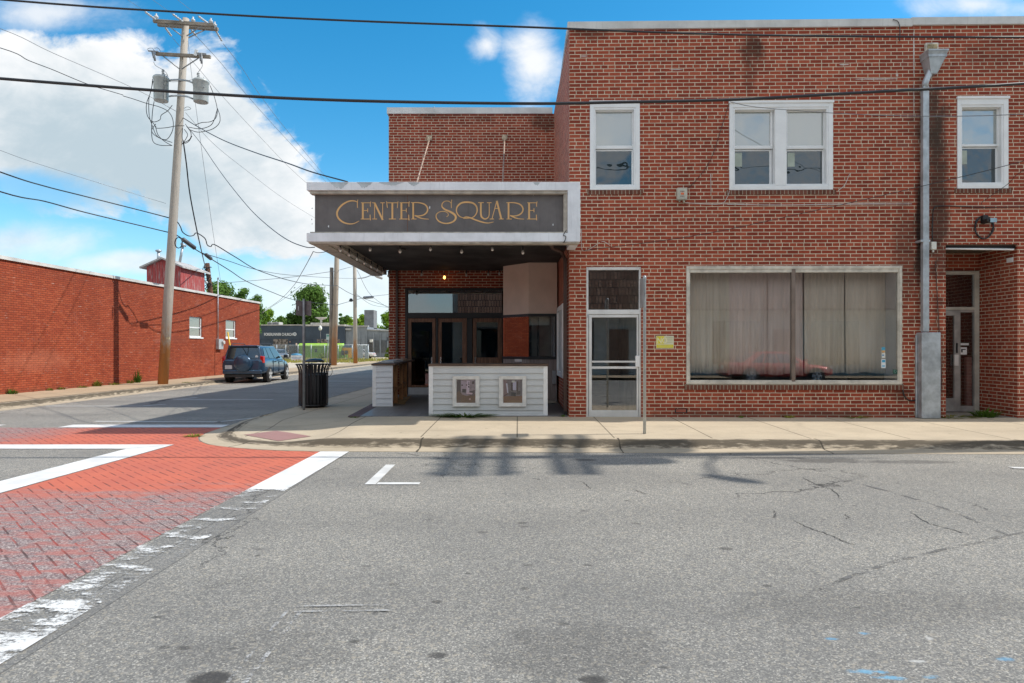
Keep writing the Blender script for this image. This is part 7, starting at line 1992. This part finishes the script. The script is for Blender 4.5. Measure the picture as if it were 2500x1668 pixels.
# chain-link fence
def chain_mat():
    m, t = newmat('chain_link_mesh')
    co = t.node('ShaderNodeTexCoord').outputs['Object']; x, y, z = t.sep(co)
    a = t.m('PINGPONG', t.m('ADD', t.m('ADD', x, z), 100.0), 0.05); b_ = t.m('PINGPONG', t.m('ADD', t.m('SUBTRACT', x, z), 100.0), 0.05)
    k = t.m('MAXIMUM', t.mapr(a, 0.006, 0.010, 1, 0), t.mapr(b_, 0.006, 0.010, 1, 0))
    t.p.inputs['Base Color'].default_value = (0.35, 0.38, 0.38, 1); t.p.inputs['Metallic'].default_value = 0.4
    mx_ = t.node('ShaderNodeMixShader'); tr = t.node('ShaderNodeBsdfTransparent')
    t.put(mx_.inputs[0], t.m('MULTIPLY', k, 0.8)); t.l.new(tr.outputs[0], mx_.inputs[1]); t.l.new(t.p.outputs[0], mx_.inputs[2]); t.l.new(mx_.outputs[0], t.out.inputs[0])
    return m
YN = 82.0; nx = lambda p: gx(p, YN); nz = lambda p: gz(p, YN)
T = Thing('chain_link_fence', 'galvanised chain-link fence with posts and top rail around the yard', 'fence', (nx(760), YN, 0))
ft = nz(842.5)
s = T.mb(); s.box(nx(660), nx(900), YN, YN + 0.012, 0.05, ft - 0.02); T.part(s, 'mesh', chain_mat())
s = T.mb(); s.tube([(nx(661), YN - 0.03, ft), (nx(900), YN - 0.03, ft)], 0.035, 6); T.part(s, 'top_rail', M_GALV)
for a in (661, 676, 698, 728, 760, 793, 826, 860, 899):
    s = T.mb(); s.tube([(nx(a), YN - 0.06, 0), (nx(a), YN - 0.06, ft + (0.05 if a != 661 else -0.25))], 0.045, 8); T.part(s, 'post', M_GALV)
s = T.mb(); s.box(nx(703), nx(728), YN + 0.3, YN + 0.34, 0.4, ft - 0.1); T.part(s, 'privacy_screen', mat('dark_screen_cloth', (0.06, 0.06, 0.065), 0.9))
s = MB(); a = flat(723.5, 874); s.tube([(a.x, a.y, 0), (a.x, a.y, gz(838, a.y))], 0.13, 8); tag(s.done('timber_post', mat('pale_timber', (0.45, 0.33, 0.24), 0.9, 0, 0.2, 5)), 'short pale timber post standing by the white sign board', 'post')
a = flat(730, 882.5, 0.4)
T = Thing('sign_board', 'low white sign board with blue and red lines of print on the verge', 'sign', (a.x - 1, 74.0, 0))
YS = 74.0
s = T.mb(); s.box(gx(710, YS), gx(738, YS), YS, YS + 0.06, gz(883, YS), gz(868, YS)); T.part(s, 'board', mat('sign_board_white', (0.72, 0.72, 0.72), 0.5))
s = T.mb()
for k, (q0, q1) in enumerate(((712, 735), (714, 733), (716, 736))): s.box(gx(q0, YS), gx(q1, YS), YS - 0.01, YS - 0.001, gz(873.2 + k * 2.8, YS), gz(872.2 + k * 2.8, YS), 0 if k < 2 else 1)
T.part(s, 'print_line', [mat('print_blue', (0.25, 0.35, 0.55)), mat('print_red', (0.6, 0.3, 0.28))])
s = T.mb(); s.box(gx(712, YS), gx(713, YS), YS + 0.061, YS + 0.12, 0, gz(880, YS)); s.box(gx(735, YS), gx(736, YS), YS + 0.061, YS + 0.12, 0, gz(880, YS)); T.part(s, 'legs', M_PLAST)
s = MB(); a = flat(723, 881); s.lathe([(0.5, 0), (0.6, 0.35), (0.62, 0.75), (0.55, 0.85), (0.1, 0.92)], (gx(723.5, 78), 78, 0.0), 14); tag(s.done('blue_tub', mat('blue_plastic', (0.06, 0.22, 0.36), 0.5)), 'round blue plastic tub behind the white sign board', 'tub')
# post-top street lamp and the small green street sign
YL = 98.0
T = Thing('street_lamp', 'black post with a white globe lamp before the church wall', 'street lamp', (gx(782, YL), YL, 0))
s = T.mb(); s.tube([(gx(782, YL), YL, 0), (gx(782, YL), YL, gz(806, YL))], [0.11, 0.07], 8); T.part(s, 'post', M_BLACK)
s = T.mb(); s.lathe([(0.10, 0), (0.22, 0.15), (0.26, 0.4), (0.16, 0.62), (0.05, 0.75)], (gx(782, YL), YL, gz(807, YL)), 14); T.part(s, 'globe', mat('globe_white', (0.75, 0.73, 0.70), 0.3))
YS2 = 66.0
T = Thing('street_sign', 'thin post with a small pale green street sign beyond the litter bin', 'street sign', (gx(799, YS2), YS2, 0))
s = T.mb(); s.tube([(gx(798.5, YS2), YS2, 0), (gx(802, YS2), YS2, gz(817, YS2))], 0.05, 6); T.part(s, 'post', M_STEEL)
s = T.mb(); s.box(gx(797, YS2), gx(807, YS2), YS2 - 0.09, YS2 - 0.06, gz(830, YS2), gz(815.5, YS2), 0); s.box(gx(798.2, YS2), gx(805.5, YS2), YS2 - 0.1, YS2 - 0.091, gz(822, YS2), gz(818, YS2), 1); T.part(s, 'plate', [mat('pale_green_plate', (0.40, 0.50, 0.47)), mat('darker_green_band', (0.10, 0.28, 0.24))])
s = MB(); a = at(958, 828, 97); s.box(gx(944, 97), gx(952, 97), 97, 97.1, gz(833, 97), gz(823, 97)); s.tube([(gx(951, 97), 97.15, 0), (gx(951, 97), 97.15, gz(824, 97))], 0.06, 6); tag(s.done('square_sign', mat('dark_far_panel', (0.08, 0.09, 0.10))), 'dark square sign far off at the edge of the theatre wall', 'sign')

# far roads and verge
sheet('far_road', mat('far_road_surface', (0.50, 0.47, 0.43), 0.9, 0, 0.06, 0.5), [[(-70, 75.0), (30, 75.0), (30, 79), (-70, 79)], [(-21, 85), (-3, 85), (-3, 91), (-21, 91)]], 0.0)
sheet('verge_path', mat('pale_verge', (0.58, 0.48, 0.36), 0.9, 0, 0.1, 0.8), [[(-12.9, 42), (-12.9, 74.5), (-34, 74.5), (-15.3, 42)]], 0.004)

# ================================================================ trees
M_BARK = mat('bark', (0.10, 0.075, 0.055), 0.95, 0, 0.25, 3)


def leaf_mat(name, c):
    m, t = newmat(name)
    co = t.node('ShaderNodeTexCoord').outputs['Object']
    n = t.noise(co, 0.5, 3, 0.6); n2 = t.noise(co, 3.0, 2, 0.6)
    col = t.mix(t.mapr(n, 0.35, 0.65), tuple(q * 0.75 for q in c), tuple(min(1, q * 1.3) for q in c))
    col = t.mix(t.mapr(n2, 0.4, 0.7, 0, 0.4), col, (c[0] * 1.6, c[1] * 1.35, c[2] * 0.8))
    d_ = t.node('ShaderNodeBsdfDiffuse'); t.put(d_.inputs[0], col)
    tl = t.node('ShaderNodeBsdfTranslucent'); t.put(tl.inputs[0], col)
    mx_ = t.node('ShaderNodeMixShader', i_Fac=0.35); t.l.new(d_.outputs[0], mx_.inputs[1]); t.l.new(tl.outputs[0], mx_.inputs[2])
    t.n.remove(t.p); t.l.new(mx_.outputs[0], t.out.inputs[0])
    return m


LG = [leaf_mat('leaf_mid_green', (0.11, 0.20, 0.05)), leaf_mat('leaf_bright_green', (0.20, 0.33, 0.04)), leaf_mat('leaf_dark_green', (0.08, 0.15, 0.045)), leaf_mat('leaf_yellow_green', (0.19, 0.27, 0.05))]


def tree(label, px0, px1, pyt, Y, m, seed, n=2600, blobs=None, ls=0.32, group=None, name='tree', cat='tree', shape=1.0):
    rr = random.Random(seed)
    xa, xb = gx(px0, Y), gx(px1, Y); H = gz(pyt, Y); cx_ = (xa + xb) / 2; rad = (xb - xa) / 2
    T = Thing(name, label, cat, (cx_, Y, 0), group=group)
    s = T.mb()
    s.tube([(cx_, Y, -0.05), (cx_ + rad * 0.04, Y, H * 0.3), (cx_ - rad * 0.05, Y, H * 0.55), (cx_, Y, H * 0.8)], [rad * 0.09, rad * 0.07, rad * 0.05, rad * 0.015], 8)
    B = []
    nb = int((blobs or 13) * 2.0); n = int(n * 2.6); ls = ls * 0.62
    for i in range(nb):
        a = rr.uniform(0, 6.28); t_ = rr.random()
        z_ = H * (0.24 + 0.66 * t_); k = (1 - abs(t_ - 0.35) ** 1.3 * 0.9) * rr.uniform(0.2, 0.72) * shape
        c = Vector((cx_ + rad * k * math.cos(a), Y + rad * k * math.sin(a) * 0.9, z_)); r_ = rad * rr.uniform(0.26, 0.44)
        B.append((c, r_))
        s.tube([(cx_, Y, max(H * 0.15, z_ - H * 0.22)), ((cx_ + c.x) / 2, (Y + c.y) / 2, z_ - H * 0.09), c], [rad * 0.035, rad * 0.022, rad * 0.008], 5)
    B.append((Vector((cx_ + rad * 0.1, Y, H - rad * 0.28)), rad * 0.27)); B.append((Vector((cx_ - rad * 0.72, Y, H * 0.5)), rad * 0.26)); B.append((Vector((cx_ + rad * 0.74, Y, H * 0.48)), rad * 0.26)); B.append((Vector((cx_, Y, H * 0.5)), rad * 0.45))
    T.part(s, 'trunk', M_BARK, uvs=False)
    s = T.mb()
    for i in range(n):
        c, r_ = B[rr.randrange(len(B))]
        v = Vector((rr.gauss(0, 1), rr.gauss(0, 1), rr.gauss(0, 1))).normalized(); q = c + Vector((v.x * r_, v.y * r_, v.z * r_ * 0.8)) * (rr.random() ** 0.4) * (1.0 + 0.25 * math.sin(v.x * 5 + i % 7))
        nrm = (v + Vector((rr.uniform(-.7, .7), rr.uniform(-.7, .7), rr.uniform(-.2, .9)))).normalized()
        a = nrm.cross(Vector((rr.uniform(-1, 1), rr.uniform(-1, 1), 0.3))).normalized(); b_ = nrm.cross(a)
        l_ = ls * rr.uniform(0.7, 1.6)
        s.face([q + a * l_, q + b_ * l_ * 0.7, q - a * l_ * 0.9, q - b_ * l_ * 0.6])
    T.part(s, 'crown', m, uvs=False, recalc=False)
    return T


tree('broad dark green tree with open limbs in the middle distance, behind the church roof', 700, 822, 694, 150, LG[0], 3, 5200, 18, 0.42)
tree('dark tree with feathery layered crown rising behind the low brick roof, nearest the stub pole', 468, 600, 682, 88, LG[0], 5, 3600, 14, 0.26)
tree('dark feathery tree second from the stub pole behind the low brick roof', 545, 636, 700, 92, LG[0], 6, 2200, 10, 0.26)
tree('green tree rising behind the left end of the church wall', 588, 662, 716, 142, LG[0], 8, 2200, 10, 0.28)
tree('bright yellow-green bushy tree over the left end of the church roof', 620, 690, 752, 146, LG[1], 9, 2600, 10, 0.30)
tree('mid green tree standing left of the big tree', 676, 735, 762, 148, LG[0], 10, 1800, 10, 0.34)
tree('small dark tree in the gap between the two far poles', 818, 842, 765, 150, LG[2], 12, 900, 7, 0.34)
tree('light green tree between the double pole and the chimney block', 826, 880, 775, 158, LG[1], 13, 1800, 9, 0.38)
tree('rounded bright green tree just right of the chimney block', 884, 930, 768, 160, LG[1], 14, 2200, 9, 0.38)
tree('tall bright green tree against the theatre wall edge', 918, 985, 757, 165, LG[1], 15, 3000, 12, 0.40)
tree('far dark green treetops behind the right-hand trees', 930, 1010, 752, 190, LG[2], 16, 1800, 10, 0.45)
tree('low round green tree just above the church roof left of the big tree', 655, 712, 770, 143, LG[0], 31, 1800, 10, 0.34)
tree('leafy green tree filling the gap right of the double pole', 822, 868, 768, 170, LG[0], 32, 1800, 10, 0.36)
tree('green tree half hidden behind the chimney block', 858, 905, 766, 172, LG[1], 33, 1800, 10, 0.36)
tree('small grey-green shrub at the edge of the theatre wall', 940, 962, 848, 70, LG[3], 17, 700, 6, 0.14, name='shrub', cat='shrub')
tree('yellow-green shrub in front of the green container', 786, 800, 858, 86, LG[3], 18, 600, 6, 0.14, name='shrub', cat='shrub')
tree('spiky yellow-green shrub at the foot of the street sign', 776, 792, 864, 84, LG[3], 19, 500, 6, 0.14, name='shrub', cat='shrub')
tree('bare reddish bush beside the boarded church window', 700, 714, 833, 108, mat('dry_bush', (0.22, 0.13, 0.10)), 20, 500, 6, 0.12, name='shrub', cat='shrub')

# ================================================================ weeds
M_WEED = leaf_mat('weed_green', (0.09, 0.17, 0.03)); M_WEEDD = leaf_mat('dry_weed', (0.22, 0.24, 0.05))


def weed(label, x, y, z, r, h, n, m, seed, flatk=1.0, name='weed'):
    rr = random.Random(seed); s = MB()
    for i in range(n):
        a = rr.uniform(0, 6.28); d_ = rr.random() ** 0.6; bx_ = x + math.cos(a) * r * d_ * 0.5; by_ = y + math.sin(a) * r * d_ * 0.3
        ex = bx_ + math.cos(a) * r * rr.uniform(0.2, 0.7) * flatk; ey = by_ + math.sin(a) * r * rr.uniform(0.1, 0.4); hz = z + h * rr.uniform(0.3, 1.0) * (1 - d_ * 0.4)
        w_ = rr.uniform(0.004, 0.010) * (1 + r); px_, py2 = -math.sin(a) * w_ , math.cos(a) * w_
        mxx, myy, mzz = (bx_ + ex) / 2, (by_ + ey) / 2, z + (hz - z) * 0.75
        s.face([(bx_ - px_, by_ - py2, z), (bx_ + px_, by_ + py2, z), (mxx + px_, myy + py2, mzz), (mxx - px_, myy - py2, mzz)]); s.face([(mxx - px_, myy - py2, mzz), (mxx + px_, myy + py2, mzz), (ex, ey, hz)])
    return tag(s.done(name, m, uvs=False, recalc=False), label, 'weed')


weed('spreading tuft of green grass at the foot of the long counter', -0.93, 12.86, 0.165, 0.75, 0.10, 260, M_WEED, 1)
weed('weed clump at the foot of the recessed doorway on the right', 9.22, 12.75, 0.16, 0.42, 0.22, 150, M_WEED, 2)
weed('thin trailing weeds across the threshold of the recessed doorway', 8.55, 12.72, 0.16, 0.7, 0.05, 90, M_WEEDD, 3)
weed('tiny green weed at the foot of the brick wall under the shop window', U(1808) + 1.1, 12.66, 0.16, 0.10, 0.05, 26, M_WEED, 4)
weed('small weed patch at the foot of the brick wall, middle of the shop window', U(1925) + 1.1, 12.64, 0.16, 0.16, 0.08, 34, M_WEEDD, 5)
weed('low dry weeds at the brick wall foot near the guard box', U(2085) + 1.1, 12.62, 0.16, 0.35, 0.05, 50, M_WEEDD, 6)
p = flat(473, 1067); weed('dry grass tuft at the kerb corner beside the red crosswalk', p.x, p.y, 0.0, 0.22, 0.07, 60, M_WEEDD, 7)
p = flat(865, 1020, .16); weed('small green weed in the pavement joint left of the counters', p.x, p.y, 0.16, 0.14, 0.03, 30, M_WEED, 8)
weed('little green weed in the corner by the brown drain pipe', 1.0, 12.82, 0.165, 0.09, 0.07, 26, M_WEED, 9)
for i, (q, y_, r_, h_, lab) in enumerate(((333, 932, 0.32, 0.75, 'tallest weed against the orange brick wall'), (236, 943, 0.3, 0.32, 'bushy weed on the far pavement left of the tallest weed'), (28, 962, 0.28, 0.22, 'bright weed at the far left foot of the orange brick wall'), (150, 951, 0.2, 0.12, 'small dry weed between the leftmost weeds'), (122, 954, .16, .12, 'tiny weed left of the small dry weed'), (275, 940, 0.45, 0.12, 'low strip of weeds before the pole shadow on the brick wall'), (316, 936, .3, .2, 'weed clump just right of the pole shadow'), (200, 947, .3, .1, 'low weeds along the wall foot left of the bushy weed'))):
    Yq = 1.36 * FPX / (y_ - HY); weed(lab, -14.95 + 0.0, -14.95 * FPX / (q - CX), 0.13, r_, h_, 90, M_WEED if i in (0, 2) else M_WEEDD, 20 + i)
p = flat(455, 935, .13); weed('small weed on the far kerb right of the leaning pole', p.x, p.y, 0.13, 0.3, 0.06, 40, M_WEED, 40)
p = flat(868, 891); weed('grass ring round the foot of the far pole with the lamp arm', p.x, p.y - 0.2, 0.0, 1.0, 0.2, 80, M_WEED, 41)

# dry grass verge, too many blades to count
rr = random.Random(77); s = MB()
for i in range(5200):
    x_ = rr.uniform(-46, -12); y_ = rr.choice([rr.uniform(68, 75), rr.uniform(79, 92)]); h_ = rr.uniform(0.1, 0.35)
    a = rr.uniform(0, 3.14); w_ = 0.09; s.face([(x_ - math.cos(a) * w_, y_ - math.sin(a) * w_, 0), (x_ + math.cos(a) * w_, y_ + math.sin(a) * w_, 0), (x_ + rr.uniform(-.1, .1), y_, h_)])
tag(s.done('grass', leaf_mat('verge_grass', (0.30, 0.28, 0.08)), uvs=False, recalc=False), 'dry yellow-green grass along the verge before the fence', 'grass', kind='stuff')

# ================================================================ near the camera but outside the picture
# utility pole at the kerb to the right: it carries the two cables and throws the shadows on the road
T = Thing('utility_pole', 'timber pole on the kerb outside the picture on the right, carrying the two street cables', 'utility pole', (9.9, 9.8, 0.13))
s = T.mb(); s.tube([(9.9, 9.8, 0.0), (9.75, 9.75, 6.0), (9.65, 9.7, 11.9)], [0.17, 0.145, 0.12], 14); T.part(s, 'pole', M_POLE)
for z_, x_ in ((11.5, 9.45), (11.5, 9.77), (10.7, 9.45), (9.9, 9.45), (9.9, 9.77)):
    s = T.mb(); s.box(x_, x_ + 0.12, 8.4, 11.0, z_ - 0.08, z_ + 0.08); T.part(s, 'crossarm', M_ARM)
for z_, y_ in ((11.35, 8.6), (11.35, 9.2), (11.35, 10.8), (10.25, 8.6), (10.25, 10.8)):
    s = T.mb(); s.lathe([(0.02, -0.1), (0.08, 0.0), (0.03, 0.15)], (9.52, y_, z_ + 0.3), 10); T.part(s, 'insulator', M_PORC, uvs=False)
s = T.mb(); s.lathe([(0.24, 8.9), (0.27, 9.0), (0.27, 9.75), (0.2, 9.85)], (9.95, 9.3, 0), 18); T.part(s, 'transformer', M_TRF, uvs=False)
s = T.mb(); s.lathe([(0.24, 8.3), (0.27, 8.4), (0.27, 9.15), (0.2, 9.25)], (9.9, 10.15, 0), 18); T.part(s, 'transformer', M_TRF, uvs=False)
s = T.mb(); s.tube([(9.8, 9.7, 7.7), (9.85, 9.0, 8.15), (9.85, 8.3, 8.3)], 0.035, 8); T.part(s, 'lamp_arm', M_GALV, uvs=False)
s = T.mb(); s.tube([(9.75, 8.35, 8.28), (9.82, 8.2, 8.28), (10.02, 7.95, 8.24), (10.18, 7.8, 8.24)], [0.05, 0.10, 0.13, 0.05], 10); T.part(s, 'lamp_head', MATS['lamp_head_grey'], uvs=False)

# the row across the street, mirrored in the glass
M_STUC = mat('beige_stucco', (0.50, 0.46, 0.38), 0.85, 0, 0.1, 1.0)
def shingle_mat():
    m, t = newmat('brown_shingles')
    uv = t.node('ShaderNodeUVMap').outputs[0]
    b = t.node('ShaderNodeTexBrick'); t.put(b.inputs['Vector'], uv)
    b.inputs['Scale'].default_value = 1; b.inputs['Brick Width'].default_value = 0.18; b.inputs['Row Height'].default_value = 0.42; b.inputs['Mortar Size'].default_value = 0.02
    b.inputs['Color1'].default_value = (0.16, 0.075, 0.045, 1); b.inputs['Color2'].default_value = (0.30, 0.16, 0.10, 1); b.inputs['Mortar'].default_value = (0.03, 0.018, 0.012, 1)
    t.put(t.p.inputs['Base Color'], b.outputs['Color']); t.p.inputs['Roughness'].default_value = 0.9
    return m
OY = -8.5
T = Thing('opposite_building', 'beige stucco shops with a brown shingled awning across the street, seen only in reflections', 'building', (4, OY, 0))
s = T.mb(); s.box(-3.9, 22, OY - 10, OY, 0.1, 5.2); T.part(s, 'wall', M_STUC)
s = T.mb(); s.prism([(-3.5, OY + 0.9, 3.5), (-3.5, OY + 0.02, 3.45), (-3.5, OY - 0.6, 6.6), (-3.5, OY - 0.2, 6.7)], (25.5, 0, 0)); T.part(s, 'shingled_awning', shingle_mat())
s = T.mb(); s.box(-3.4, 21.9, OY - 9.9, OY - 0.7, 6.3, 6.4); T.part(s, 'roof', MATS['roof_membrane'])
for a in (-2.5, 1.0, 6.0, 9.5, 14.5):
    s = T.mb(); s.box(a, a + 2.4, OY + 0.005, OY + 0.03, 0.7, 2.9); T.part(s, 'shop_window', M_CARG)
for a in (4.2, 12.6):
    s = T.mb(); s.box(a, a + 1.0, OY + 0.005, OY + 0.035, 0.14, 2.5); T.part(s, 'door', M_WOODD)
T = Thing('opposite_building', 'red brick building left of the shingled shops across the street, seen only in reflections', 'building', (-12, OY, 0))
s = T.mb(); s.box(-30, -12.5, OY - 10, OY, 0.0, 4.6); T.part(s, 'wall', M_ORB)
s = T.mb(); s.box(-30.1, -12.4, OY - 10.1, OY + 0.1, 4.61, 4.75); T.part(s, 'coping', M_CAP)

T = Thing('opposite_building', 'unseen low dark building added across the street to darken the door reflections', 'building', (-8.7, OY - 3, 0))  # added so the theatre doors mirror a dark mass instead of sky
s = T.mb(); s.box(-12.4, -4.0, OY - 9, OY - 3, 0.0, 3.5); T.part(s, 'wall', mat('dark_front', (0.06, 0.055, 0.05)))
for a in (-11.5, -8.2):
    s = T.mb(); s.box(a, a + 2.4, OY - 2.995, OY - 2.96, 0.6, 2.7); T.part(s, 'shop_window', M_CARG)
s = T.mb(); s.box(-12.4, -4.0, OY - 3.1, OY - 2.9, 3.51, 3.62); T.part(s, 'coping', M_CAP)
